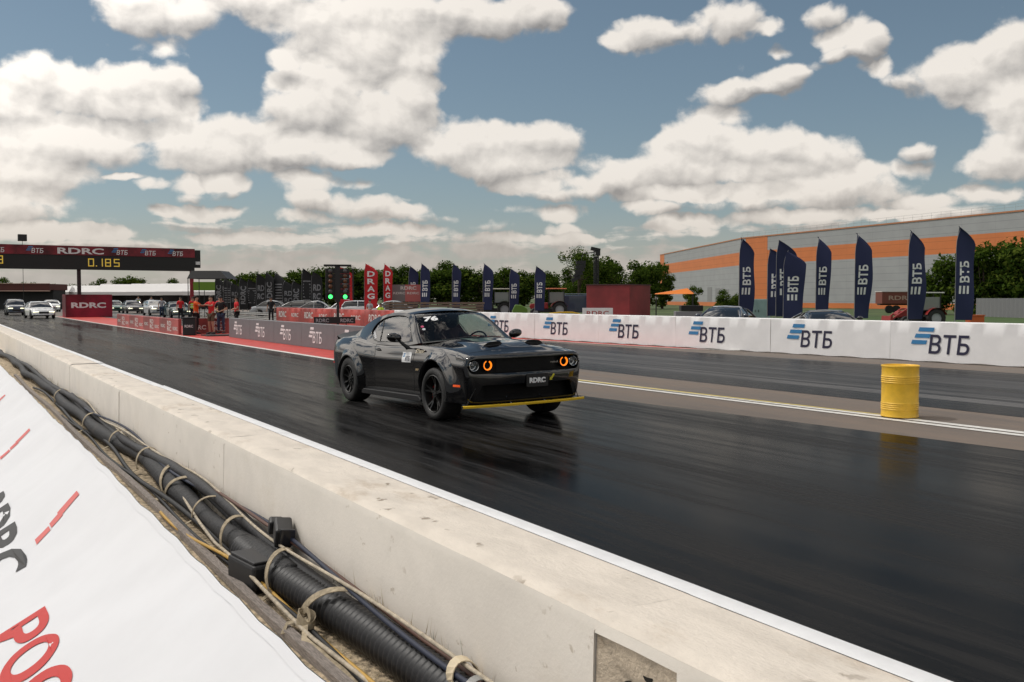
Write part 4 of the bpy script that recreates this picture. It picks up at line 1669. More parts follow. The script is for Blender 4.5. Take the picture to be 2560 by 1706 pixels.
def gh_y(x, z):
    y = .842 - .44 * (z - .95) - .18 * (z - .95) ** 2
    if x < -.9:
        y -= .155 * ((-.9 - x) / 1.1) ** 1.6
    if x > .0:
        y -= .04 * x * x
    return y


outer = [(.70, .965), (.50, 1.095), (.31, 1.235), (.18, 1.315), (.09, 1.350), (-.08, 1.374), (-.35, 1.382), (-.55, 1.379), (-.75, 1.368), (-.95, 1.346),
         (-1.1, 1.325), (-1.3, 1.278), (-1.45, 1.235), (-1.6, 1.182), (-1.75, 1.125), (-1.9, 1.082), (-2.02, 1.045), (-1.9, 1.00), (-1.6, 1.00), (-1.3, .985),
         (-1.0, .97), (-.7, .945), (-.35, .935), (0, .93), (.35, .93)]
GH = 1.095
inner = [(.52, .995), (.38, 1.09), (.23, 1.205), (.12, 1.280), (.03, 1.314), (-.11, 1.338), (-.35, 1.347), (-.52, 1.343), (-.68, 1.330), (-.80, 1.308),
         (-.89, 1.280), (-.96, 1.248), (-1.00, 1.215), (-1.03, 1.18), (-1.045, 1.14), (-1.04, 1.11), (-1.02, 1.095), (-.97, 1.075), (-.90, 1.045), (-.82, 1.012),
         (-.75, .993), (-.6, .985), (-.3, .98), (0, .98), (.28, .98)]

outer = [(x, .95 + (z - .95) * GH if z > .95 else z) for x, z in outer]
inner = [(x, .95 + (z - .95) * GH) for x, z in inner]


def side_frame(s):
    q = MB()
    n = len(outer)
    L = 7
    pts = []
    for k in range(L):
        t = k / (L - 1)
        for (a, b) in zip(outer, inner):
            x = a[0] + (b[0] - a[0]) * t
            z = a[1] + (b[1] - a[1]) * t
            pts.append((x, s * gh_y(x, z), z))
    for (x, z) in inner:     # return of the opening
        pts.append((x, s * (gh_y(x, z) - .022), z))
    fs = []
    for k in range(L):
        for i in range(n):
            fs.append((k * n + i, k * n + (i + 1) % n, (k + 1) * n + (i + 1) % n, (k + 1) * n + i))
    q.add(pts, fs)
    part(q, 'pillar_frame', M_paint, auto=50)
    # black seal round the opening
    q = MB()
    q.tube([(x, s * (gh_y(x, z) + .001), z) for x, z in inner], .006, 6, closed=True)
    part(q, 'window_seal', M_trim)
    # glass
    q = MB()
    gp, m = [], 12
    top = inner[0:15]
    bot = [inner[0]] + inner[:14:-1][:-1] if False else None
    xs_ = [-1.045 + (1.565) * i / 30 for i in range(31)]

    def sp(x):
        zz = []
        for i in range(n):
            a, b = inner[i], inner[(i + 1) % n]
            if (a[0] - x) * (b[0] - x) <= 0 and abs(a[0] - b[0]) > 1e-9:
                zz.append(a[1] + (x - a[0]) / (b[0] - a[0]) * (b[1] - a[1]))
        return (min(zz), max(zz)) if zz else (1.12, 1.12)
    for x in xs_:
        a, b = sp(min(.5195, max(-1.0445, x)))
        for k in range(7):
            z = a + (b - a) * k / 6
            gp.append((x, s * (gh_y(x, z) - .016), z))
    q.grid(gp, 31, 7)
    part(q, 'side_window', M_sglass)
    q = MB()
    q.ribbon([(-.60 - .16 * t - .10 * t * t, s * (gh_y(-.6, .989 + .39 * t) - .010), .989 + .385 * t) for t in [i / 8 for i in range(9)]], .020, .002, (1, 0, 0))
    part(q, 'window_divider', M_trim, sm=False)


mirror_thing(side_frame)


def wsl(v):     # windscreen edge point (positive side)
    x = .70 + (.09 - .70) * v
    z = outer[0][1] if x >= .70 else outer[4][1]
    for i in range(4):
        a, b = outer[i], outer[i + 1]
        if b[0] <= x <= a[0]:
            t = (x - a[0]) / (b[0] - a[0])
            z = a[1] + t * (b[1] - a[1])
    return Vector((x, gh_y(x, z), z))


def screen_pt(u, v):
    """u -1..1 across, v 0..1 up"""
    e = wsl(v)
    bow = .285 * (1 - v) + .14 * v
    x = e.x + bow * (1 - abs(u) ** 2.2)
    z = e.z + (.045 * (1 - v) + .035 * v) * (1 - u * u) - .0 * v
    return (x, e.y * u, z)


q = MB()
nu, nv = 33, 14
um = .93
q.grid([screen_pt(-um + 2 * um * i / (nu - 1), .03 + .90 * j / (nv - 1)) for i in range(nu) for j in range(nv)], nu, nv)
part(q, 'windscreen', M_wglass)
q = MB()      # A-pillars and header as a frame round the glass
for sgn in (1, -1):
    q2 = MB()
    pts = []
    for j in range(nv):
        v = j / (nv - 1)
        for u in (1.0, .985, .955, .925):
            p = screen_pt(sgn * u, v)
            pts.append((p[0] + (.006 if .95 < u < .99 else 0), p[1], p[2] + (.004 if .95 < u < .99 else 0)))
    q2.grid(pts, nv, 4)
    part(q2, 'windscreen_pillar', M_paint)
q2 = MB()
q2.grid([screen_pt(-.96 + 1.92 * i / (nu - 1), .925 + .085 * j / 3) for i in range(nu) for j in range(4)], nu, 4)
part(q2, 'windscreen_header', M_paint)
q2 = MB()
q2.grid([(screen_pt(u, v)[0], screen_pt(u, v)[1], screen_pt(u, v)[2] - .002) for u in [-.95 + 1.9 * i / (nu - 1) for i in range(nu)] for v in (-.05, .0, .045)], nu, 3)
part(q2, 'windscreen_cowl', M_trim)
for (ya, yb, va, vb) in ((-.55, .02, .01, .055), (.10, .62, .01, .055)):
    q = MB()
    q.tube([tuple(Vector(screen_pt(ya + (yb - ya) * t, va + (vb - va) * t)) + Vector((.012, 0, .012))) for t in [i / 10 for i in range(11)]], .006, 6)
    part(q, 'wiper', M_trim)

# roof
q = MB()
nx_, ny_ = 26, 25
pts = []
for i in range(nx_):
    x = .07 - 1.35 * i / (nx_ - 1)
    xe = x
    ze = interp(sorted([(a, b) for a, b in outer[3:13]]), x)
    ye = gh_y(x, ze)
    for j in range(ny_):
        u = -1 + 2 * j / (ny_ - 1)
        v = i / (nx_ - 1)
        fb_ = smooth(.25, 0, v) * .155 - smooth(.75, 1, v) * .10
        pts.append((x + fb_ * (1 - u * u) + (.02 if i == 0 else 0), ye * u, ze + (.038 + .035 * sin(pi * min(1, v * 1.1 + .12))) * (1 - abs(u) ** 2.4) - .004 * (1 if i == 0 else 0)))
q.grid(pts, nx_, ny_)
part(q, 'roof', M_paint, auto=60)
# rear window
q = MB()
pts = []
for i in range(14):
    v = i / 13
    x = -1.27 - .75 * v
    ze = interp(sorted([(a, b) for a, b in outer[9:17]]), x)
    ye = gh_y(x, ze) - .0
    for j in range(21):
        u = -1 + 2 * j / 20
        pts.append((x - .10 * (1 - u * u), ye * u, ze + (.055 * (1 - v) + .02 * v) * (1 - u * u)))
q.grid(pts, 14, 21)
part(q, 'rear_window', mat('dark_rear_glass', (0.004, 0.004, 0.005), 0.05, coat=1.0))

# door mirrors
def mirror_(s):
    yb = side_y(.52, .90)
    q = MB()
    pts = []
    n1, n2 = 14, 18
    for i in range(n1 + 1):
        ph = pi * i / n1
        for j in range(n2):
            t = 2 * pi * j / n2
            x = .065 * cos(t) * sin(ph) ** .8
            if x < 0:
                x *= .55
            y = .115 * cos(ph)
            z = .068 * sin(t) * sin(ph) ** .8
            pts.append((.40 + x, s * (1.05 + y), 1.06 + z + .010 * y / .115))
    q.grid([pts[i * n2 + (j % n2)] for i in range(n1 + 1) for j in range(n2 + 1)], n1 + 1, n2 + 1)
    o = part(q, 'door_mirror', M_paint, auto=70)
    q = MB()
    q.tube([(.40, s * (.965), 1.01), (.43, s * (.94), .975), (.46, s * (yb + .015), .925), (.47, s * (yb - .02), .895)], .022, 10, rf=lambda i: (.020, .022, .028, .042)[i])
    part(q, 'mirror_arm', M_trim, o)


mirror_thing(mirror_)

# decals on the passenger side (car's right, y<0)
def decal_xf(s=-1, off=.0025):
    return lambda x, z: (x, s * (side_y(x, z) + off), z)


D = decal_xf()
q = MB()
sq = [(.60, .735), (.60, .575), (.785, .575), (.785, .735)]
n = 8
q.grid([D(.36 + .30 * i / (n - 1), .695 + .150 * j / (n - 1)) for i in range(n) for j in range(n)], n, n)
dd = part(q, 'door_sticker', M_decalw)
qb, qn = MB(), MB()


def side_text(q, s, x0, z0, h, width, shear=0.1, bold=.02, off=.006, rot=0.0):
    vs, fs, w = text_geo(s, shear, bold)
    k = width / w
    out = []
    for a, b in vs:
        a, b = a * k, b * h
        a, b = a * cos(rot) - b * sin(rot), a * sin(rot) + b * cos(rot)
        xx, zz = x0 + a, z0 + b      # right side seen from outside: +x (forward) runs to the right
        out.append((xx, -(max(side_y(xx, zz), side_y(xx + .02, zz), side_y(xx - .02, zz)) + off), zz))
    q.add(out, fs)


side_text(qn, '\u0412\u0422\u0411', .475, .722, .062, .155)
part(qn, 'sticker_lettering', M_lnavy, dd, sm=False)
for k in range(3):
    z0 = .812 - .020 * k
    x0 = .395 - .006 * k
    qb.add([D(x0, z0), D(x0 + .062, z0), D(x0 + .068, z0 + .013), D(x0 + .006, z0 + .013)], [(0, 1, 2, 3)])
for i_ in range(len(qb.v)):
    v_ = qb.v[i_]
    qb.v[i_] = (v_[0], v_[1] - .002, v_[2])
part(qb, 'sticker_bars', M_lblue, dd, sm=False)
q = MB()
side_text(q, 'Shax', .775, .832, .062, .30, .35, .01, .004, .02)
part(q, 'name_script', mat('cream_gold_script', (0.62, 0.54, 0.40), 0.4), sm=False)
q = MB()
side_text(q, 'SRT', .80, .585, .030, .12, .3, .03, .0025)
part(q, 'gold_badge', M_gold, sm=False)
q = MB()
for k, (s_, h_) in enumerate((('VARVARA', .040), ('RACING', .035))):
    vs_, fs_, w_ = text_geo(s_, .1, .03)
    kk = .22 / w_
    out = []
    for a, b in vs_:
        a, b = a * kk, b * h_
        ro = -.52
        xx = -.985 + a * cos(ro) - b * sin(ro) + .02 * k
        zz = 1.125 + a * sin(ro) + b * cos(ro) - .05 * k
        out.append((xx, -(gh_y(xx, zz) - .012), zz))
    q.add(out, fs_)
part(q, 'window_sticker', M_decalw, sm=False)
# start number on the windscreen (car's right = y<0) facing forward
q = MB()
vs_, fs_, w_ = text_geo('76', .12, .05)
out = []
for a, b in vs_:
    u = -.80 + a * (.30 / w_)
    v = .64 + b * .17
    p = screen_pt(u, v)
    out.append((p[0] + .005, p[1], p[2] + .004))
q.add(out, fs_)
part(q, 'start_number', M_decalw, sm=False)
for (u0, v0, m1_) in ((-.86, .50, mat('magenta_sticker', (0.45, 0.03, 0.12), 0.4)), (-.845, .42, mat('pale_sticker', (0.5, 0.52, 0.55), 0.4))):
    q = MB()
    q.add([tuple(Vector(screen_pt(u0 + .030 * cos(a), v0 + .030 * sin(a))) + Vector((.005, 0, .004))) for a in [2 * pi * i / 16 for i in range(16)]], [tuple(range(16))])
    part(q, 'round_sticker', m1_, sm=False)

# cabin: floor tub, dashboard, seats, wheel
q = MB()
q.box((-.2, 0, .72), (2.6, 1.45, .06))
q.box((.72, 0, .90), (.36, 1.46, .12))
q.box((-1.2, 0, .95), (.5, 1.3, .06))
part(q, 'dashboard', M_int, sm=False, bevel=.03)
for s in (1, -1):
    q = MB()
    pts = []
    for i in range(9):
        u = -1 + i / 4
        for k in range(8):
            v = k / 7
            w = .25 * (1 - .35 * max(0, v - .7) / .3 * 1.2)
            pts.append((-.42 - .16 * v + .06 * abs(u) ** 2, s * .37 + w * u, .72 + .56 * v))
    q.grid(pts, 9, 8)
    q.grid([(p[0] - .10, p[1], p[2]) for p in pts], 9, 8)
    o = part(q, 'seat', M_seat)
    q = MB()
    q.sphere((-.56, s * .37, 1.28), 1, 14, .06, .13, .09)
    part(q, 'headrest', M_int, o)
q = MB()
cx, cy, cz = .36, .37, .945
tilt = Matrix.Rotation(R(-66), 3, 'Y')
q.tube([tuple(Vector((cx, cy, cz)) + tilt @ Vector((.175 * cos(a), .175 * sin(a), 0))) for a in [2 * pi * i / 32 for i in range(32)]], .014, 8, closed=True)
for a in (0.2, pi - .2, -pi / 2):
    q.cyl((cx, cy, cz), tuple(Vector((cx, cy, cz)) + tilt @ Vector((.17 * sin(a), .17 * cos(a), 0))), .012, .010, 6)
part(q, 'steering_wheel', M_int)

# wheels
def wheel(x, s, front):
    w = MB()
    wd_ = .150
    ri = .262 if front else .225
    ro = .360
    yo = .985
    prof = [(ri, yo - .012), (ri + .010, yo - .002), (ri + .028, yo + .004), (ro - .045, yo + .004), (ro - .020, yo - .006), (ro - .006, yo - .022), (ro, yo - .045),
            (ro + .001, yo - .15), (ro, yo - .255), (ro - .02, yo - .295), (ri, yo - .30)]
    # tread grooves
    w.lathe([(r, s * y) for r, y in prof], c=(0, 0, 0), n=72, axis='Y')
    root = w.build('wheel', M_tyre, CAR, smooth=True, auto=30)
    root.location = (x, 0, WR + (.0 if front else 0))
    q = MB()
    q.lathe([(ri + .002, s * (yo - .010)), (ri - .008, s * (yo - .004)), (ri - .016, s * (yo - .012)), (ri - .022, s * (yo - .05)), (ri - .035, s * (yo - .20)), (ri - .01, s * (yo - .28))],
            n=64, axis='Y')
    rim = q.build('rim', M_rim, root, smooth=True, auto=35)
    q = MB()
    q.lathe([(ri - .0045, s * (yo - .0025)), (ri - .008, s * (yo - .0005)), (ri - .012, s * (yo - .003))], n=64, axis='Y')
    q.build('rim_edge', M_rim2, root, smooth=True)
    ns = 5 if front else 10
    q = MB()
    for k in range(ns):
        for dlt in ((-.16, .16) if front else (0,)):
            a0 = 2 * pi * k / ns + .35
            a1 = a0 + dlt
            wi, wo = (.020, .011) if front else (.020, .014)
            pa = Vector((cos(a0), 0, sin(a0)))
            pb = Vector((cos(a1), 0, sin(a1)))
            ta = Vector((-sin(a0), 0, cos(a0)))
            tb = Vector((-sin(a1), 0, cos(a1)))
            V = []
            for (rad, pp, tt, hw, y0, y1) in ((.035, pa, ta, wi, yo - .075, yo - .035), (.13, (pa + pb).normalized(), (ta + tb).normalized(), (wi + wo) / 2, yo - .085, yo - .045),
                                              (ri - .012, pb, tb, wo * 1.2, yo - .055, yo - .014)):
                for sy, yy in ((-1, y0), (1, y0), (.7, y1), (-.7, y1)):
                    p = pp * rad + tt * (hw * sy)
                    V.append((p.x, s * yy, p.z))
            q.add(V, [(i * 4 + j, i * 4 + (j + 1) % 4, (i + 1) * 4 + (j + 1) % 4, (i + 1) * 4 + j) for i in range(2) for j in range(4)] + [(0, 1, 2, 3), (8, 9, 10, 11)])
    q.build('spokes', M_rim, root, smooth=False)
    q = MB()
    q.cyl((0, s * (yo - .09), 0), (0, s * (yo - .030), 0), .062, .052, 24)
    for k in range(5):
        a = 2 * pi * k / 5
        q.cyl((.043 * cos(a), s * (yo - .04), .043 * sin(a)), (.043 * cos(a), s * (yo - .020), .043 * sin(a)), .009, .008, 6)
    q.cyl((0, s * (yo - .03), 0), (0, s * (yo - .022), 0), .028, .026, 20)
    q.build('hub', M_rim2, root, smooth=True, auto=35)
    q = MB()
    q.lathe([(.07, s * (yo - .125)), (.195, s * (yo - .125)), (.195, s * (yo - .155)), (.07, s * (yo - .155))], n=48, axis='Y')
    q.build('brake_disc', M_disc if front else M_inner, root, smooth=True, auto=30)
    q = MB()
    pts = []
    for i in range(12):
        a = R((150 if front else 20) + 60 * i / 11)
        for rr, yy in ((.135, yo - .165), (.135, yo - .105), (.205, yo - .105), (.205, yo - .165)):
            pts.append((rr * cos(a), s * yy, rr * sin(a)))
    q.grid([pts[i * 4 + (j % 4)] for i in range(12) for j in range(5)], 12, 5)
    if front:
        q.build('brake_caliper', M_cal, root, smooth=True, auto=40)
    q = MB()
    q.lathe([(ri - .03, s * (yo - .20)), (.02, s * (yo - .20))], n=32, axis='Y')
    q.build('wheel_back', M_inner, root)


for s in (1, -1):
    wheel(AX_F, s, True)
    wheel(AX_R, s, False)
# underbody
q = MB()
q.box((0, 0, .20), (3.9, 1.2, .06))
part(q, 'underbody', M_inner, sm=False)
# ------------------------------------------------------------------ trees
M_leaf = []
for i, c in enumerate(((0.070, 0.105, 0.016), (0.045, 0.075, 0.013), (0.10, 0.13, 0.022), (0.028, 0.050, 0.010))):
    m = bpy.data.materials.new('leaf_green')
    m.use_nodes = True
    t_ = m.node_tree
    t_.nodes.clear()
    N_ = NT(t_)
    b1 = N_.n('ShaderNodeBsdfDiffuse', {'Color': c + (1,)})
    b2 = N_.n('ShaderNodeBsdfTranslucent', {'Color': (c[0] * 1.3, c[1] * 1.5, c[2], 1)})
    mx = N_.n('ShaderNodeMixShader', {0: 0.3, 1: b1.outputs[0], 2: b2.outputs[0]})
    N_.n('ShaderNodeOutputMaterial', {'Surface': mx.outputs[0]})
    M_leaf.append(m)
M_bark = mat('tree_bark', (0.07, 0.05, 0.035), 0.95, var=0.3, vscale=5)


def make_tree(seed, H, Wd, leaf=0.30, n=3600, low=0.25, label='', group=None, loc=(0, 0, 0)):
    """broadleaf tree of height H and crown width Wd"""
    rnd = random.Random(seed)
    t = thing('tree', label, 'tree', loc, rnd.uniform(0, 6), group)
    q = MB()
    q.tube([(0, 0, -.1), (.05, .02, H * .2), (-.05, .05, H * .42), (.02, 0, H * .70)], .2, 8, rf=lambda i: H * (.030, .024, .018, .007)[i])
    lobes = []
    for k in range(13):
        a = rnd.uniform(0, 2 * pi)
        z = H * rnd.uniform(low + .10, .86)
        r_ = Wd * .5 * rnd.uniform(.15, .72) * (1 - .5 * abs(z / H - .5))
        rad = Wd * rnd.uniform(.13, .24)
        c = Vector((cos(a) * r_, sin(a) * r_, min(z, H - rad * .9)))
        lobes.append((c, rad))
        b = Vector((0, 0, H * rnd.uniform(.2, .5)))
        q.tube([b, (b + c) / 2 + Vector((0, 0, -.05 * H)), c], .05, 5, rf=lambda i: H * (.010, .006, .003)[i])
    lobes.append((Vector((rnd.uniform(-.3, .3), rnd.uniform(-.3, .3), H - Wd * .17)), Wd * .18))
    q.build('trunk', M_bark, t, smooth=True)
    q = MB()
    tot = sum(r ** 2 for _, r in lobes)
    vs, fs, mi = [], [], []
    for c, rad in lobes:
        tone = rnd.random()
        for _ in range(int(n * rad ** 2 / tot)):
            d = Vector((rnd.gauss(0, 1), rnd.gauss(0, 1), rnd.gauss(0, 1) * .8)).normalized()
            rr = rad * (rnd.random() ** .35) * (1 + .18 * rnd.gauss(0, 1) * (rnd.random() < .3))
            p = c + d * rr
            if p.z < max(.3, H * low * .7):
                continue
            u = Vector((rnd.gauss(0, 1), rnd.gauss(0, 1), rnd.gauss(0, .6))).normalized()
            w = u.cross(d + Vector((rnd.uniform(-.5, .5), rnd.uniform(-.5, .5), .4))).normalized()
            s_ = leaf * rnd.uniform(.5, 1.2)
            o = len(vs)
            vs += [p - u * s_ * .6, p + w * s_ * .35, p + u * s_ * .6, p - w * s_ * .35]
            fs.append((o, o + 1, o + 2, o + 3))
            k = 1 if rnd.random() < .45 else (0 if tone < .5 else 2)
            if rnd.random() < .2:
                k = 3
            mi.append(k)
    q.v, q.f, q.mi = [tuple(v) for v in vs], fs, mi
    q.build('crown', M_leaf, t, recalc=False)
    return t


big = make_tree(1, 8.7, 7.2, .26, 5200, .10, 'tallest rounded green tree left of the dark lamp mast', None, (74.0, 105.3, 0))
tA = make_tree(2, 8.4, 6.5, .42, 4200, .0, 'green tree of the distant row, left end', 'distant trees behind the flags', (54.7, 212.7, 0))
tB = make_tree(3, 7.4, 7.6, .42, 4200, .0, 'tree', 'distant trees behind the flags', (57.7, 210.9, 0))
tC = make_tree(4, 9.0, 6.0, .42, 4200, .0, 'tree', 'distant trees behind the flags', (60.8, 209.1, 0))
protos = [(tA, 8.4), (tB, 7.4), (tC, 9.0)]
row = [(54.75, 212.72, 6.65), (57.75, 210.93, 7.08), (60.76, 209.14, 7.52), (63.77, 207.35, 7.96), (67.51, 205.08, 7.87), (71.27, 202.85, 8.57), (75.03, 200.6, 8.92),
       (78.77, 198.34, 8.83), (82.51, 196.07, 8.57), (85.52, 194.27, 8.83), (88.52, 192.48, 9.09), (92.24, 190.18, 8.22), (96.03, 188.0, 10.14), (99.74, 185.68, 8.57),
       (103.48, 183.4, 8.22), (107.24, 181.17, 8.83), (110.97, 178.87, 7.96), (113.96, 177.05, 7.52)]
ords = ['first', 'second', 'third', 'fourth', 'fifth', 'sixth', 'seventh', 'eighth', 'ninth', 'tenth', 'eleventh', 'twelfth', 'thirteenth', 'fourteenth', 'fifteenth',
        'sixteenth', 'seventeenth', 'eighteenth', 'nineteenth', 'twentieth', 'twenty-first', 'twenty-second', 'twenty-third', 'twenty-fourth', 'twenty-fifth',
        'twenty-sixth', 'twenty-seventh', 'twenty-eighth', 'twenty-ninth', 'thirtieth', 'thirty-first', 'thirty-second', 'thirty-third', 'thirty-fourth', 'thirty-fifth', 'thirty-sixth']
rnd = random.Random(5)
pos = []
for i in range(len(row)):
    pos.append(row[i])
    if i + 1 < len(row):
        a, b = row[i], row[i + 1]
        pos.append(((a[0] + b[0]) / 2 + rnd.uniform(2, 6), (a[1] + b[1]) / 2 + rnd.uniform(4, 9), (a[2] + b[2]) / 2 * rnd.uniform(.82, 1.02)))
for i, (x_, y_, h_) in enumerate(pos):
    pr_, ph = protos[i % 3]
    k = h_ / ph
    lab = '%s tree from the left in the distant green row behind the flags' % ords[i]
    if i < 3:
        pr_.location = (x_, y_, 0)
        pr_.scale = (k * 1.35, k * 1.35, k)
        pr_['label'] = lab
    else:
        copy_tree(pr_, None, (x_, y_, 0), rnd.uniform(0, 6), lab, (k * 1.35, k * 1.35, k))
for i, (x_, y_, h_) in enumerate([(16.29, 294.41, 7.6), (24.64, 336.09, 6.8), (32.12, 331.55, 6.3), (36.69, 258.68, 6.9), (40.26, 244.85, 7.1), (42.71, 243.35, 6.6),
                                  (51.42, 249.8, 6.9), (39.61, 327.03, 6.3), (29.0, 338.0, 6.2), (45.5, 262, 5.2), (20.5, 330, 6.2), (35.8, 330, 6.0)]):
    pr_, ph = protos[i % 3]
    k = h_ / ph
    c = copy_tree(pr_, None, (x_, y_, 0), rnd.uniform(0, 6), '%s small distant tree on the horizon under the timing gantry' % ords[i], (k * 1.35, k * 1.35, k))
    c['group'] = 'horizon trees behind the gantry'
for i, (x_, y_, h_) in enumerate([(80.05, 109.83, 7.7), (85.0, 112.68, 7.3), (93.75, 119.1, 7.8), (99.08, 121.73, 7.7), (76.97, 117.43, 5.7), (96.5, 128, 7.6), (89.5, 122, 7.2), (104, 124, 7.6), (82, 120, 6.5)]):
    pr_, ph = protos[(i + 1) % 3]
    k = h_ / ph
    c = copy_tree(pr_, None, (x_, y_, 0), rnd.uniform(0, 6), '%s tree right of the tallest tree, between it and the warehouse' % ords[i], (k, k, k))
    c['group'] = 'trees between the mast and the warehouse'
for i, (x_, y_, h_) in enumerate([(89.97, 62.83, 5.9), (89.95, 60.57, 7.0), (89.25, 57.52, 7.7), (91.28, 56.3, 7.9), (93.32, 55.08, 8.1), (92.5, 50.0, 8.2), (94.5, 59.5, 7.4), (91.5, 53, 8.0)]):
    pr_, ph = protos[i % 3]
    k = h_ / ph
    c = copy_tree(pr_, None, (x_, y_, -.4), rnd.uniform(0, 6), '%s dark green tree in front of the warehouse at the right edge' % ords[i], (k * .95, k * .95, k))
    c['group'] = 'dark trees in front of the warehouse'
for i, (x_, y_, h_) in enumerate([(62.5, 66.0, 2.6), (65.0, 66.5, 2.2), (60.4, 67.5, 2.9)]):
    pr_, ph = protos[i % 3]
    k = h_ / ph
    c = copy_tree(pr_, None, (x_, y_, 0), rnd.uniform(0, 6), '%s low dark bush under the orange canopy roof' % ords[i], (k * 1.1, k * 1.1, k))
    c['group'] = 'low bushes beside the orange canopy'
    c['category'] = 'bush'
    c.name = 'bush'

# ------------------------------------------------------------------ warehouse
def wall_mat(name, col, var=.05):
    m = bpy.data.materials.new(name)
    m.use_nodes = True
    t_ = m.node_tree
    t_.nodes.clear()
    N_ = NT(t_)
    uv = N_.n('ShaderNodeTexCoord').outputs['Object']
    sp_ = N_.n('ShaderNodeSeparateXYZ', {0: uv})
    fz = N_.m('FRACT', N_.m('DIVIDE', sp_.outputs[2], 1.13))
    ln = N_.m('LESS_THAN', fz, 0.05)
    fx_ = N_.m('FRACT', N_.m('DIVIDE', sp_.outputs[0], 6.0))
    lx = N_.m('MULTIPLY', N_.m('LESS_THAN', fx_, 0.008), 0.5)
    nz = N_.ramp(N_.noise(uv, .35, 3), .3, .7, 1 - var, 1 + var)
    nd = N_.n('ShaderNodeVectorMath', {0: tuple(col)}, operation='SCALE')
    t_.links.new(nz, nd.inputs[3])
    c_ = N_.mix(N_.m('MULTIPLY', N_.m('ADD', ln, lx, clamp=True), .45), nd.outputs[0], (col[0] * .3, col[1] * .3, col[2] * .3))
    bs = N_.n('ShaderNodeBsdfPrincipled', {'Base Color': c_, 'Roughness': 0.55})
    N_.n('ShaderNodeOutputMaterial', {'Surface': bs.outputs[0]})
    return m


M_wg = wall_mat('grey_sandwich_panel', (0.31, 0.315, 0.32))
M_wo = wall_mat('orange_sandwich_panel', (0.56, 0.165, 0.045))
P0, P1, P2 = [Vector(v) for v in [[171.0,204.9,0],[137.5,139.8,0],[126.9,76.1,0]]]
WH = 13.5
t = thing('warehouse', 'large grey warehouse with an orange band and orange corner panels', 'building', P1)
P3 = P1 + (P2 - P1) * 1.7


def wface(a, b, z0, z1, m, name, off=0.0, s0=0.0, s1=1.0, thick=.4):
    A = a + (b - a) * s0 - P1
    B = a + (b - a) * s1 - P1
    ang = atan2((B - A).y, (B - A).x)
    q = MB()
    L = (B - A).length
    q.box((L / 2, thick / 2 - off, (z0 + z1) / 2), (L, thick, z1 - z0))
    o = q.build(name, m, t)
    o.location = A
    o.rotation_euler = (0, 0, ang)
    return o


za, zb_ = WH * .615, WH * .805
for a, b in ((P0, P1), (P1, P3)):
    wface(a, b, 0.9, za, M_wg, 'wall')
    wface(a, b, za, zb_, M_wo, 'orange_band')
    wface(a, b, zb_, WH, M_wg, 'wall')
    wface(a, b, 0, .9, M_wo, 'orange_plinth')
    wface(a, b, WH, WH + .22, mat('roof_edge_trim', (0.42, 0.17, 0.08), 0.5), 'roof_trim', .1)
wface(P0, P1, .9, WH - .02, M_wo, 'orange_corner_panel', .03, 0, .07)
wface(P1, P3, .9, WH - .02, M_wo, 'orange_corner_panel', .03, .012, .075)
q = MB()
q.add([P0 - P1 + Vector((.2, 0, WH)), Vector((0, 0, WH)), P3 - P1 + Vector((0, 0, WH)), P3 - P1 + Vector((80, 0, WH + 1.5)), P0 - P1 + Vector((60, 20, WH + 1.5))], [(0, 1, 2, 3, 4)])
q.build('roof', mat('roof_membrane', (0.35, 0.35, 0.35), 0.8), t)
q = MB()
d_ = (P3 - P1)
for zz in (WH + .7, WH + 1.1):
    q.tube([Vector((0, 0, zz)), d_ + Vector((0, 0, zz))], .018, 4)
for i in range(60):
    p = d_ * (i / 59)
    q.tube([p + Vector((0, 0, WH + .2)), p + Vector((0, 0, WH + 1.1))], .014, 4)
q.build('roof_railing', mat('galvanised_steel', (0.3, 0.3, 0.29), 0.5, 0.3), t)
for i, s_ in enumerate((.05, .09, .13)):
    wface(P0, P1, 1.0, 4.2 - i * .3, mat('dark_gate', (0.22, 0.22, 0.22), 0.6), 'gate', .04, .55 + s_ * 2.2, .55 + s_ * 2.2 + .05)

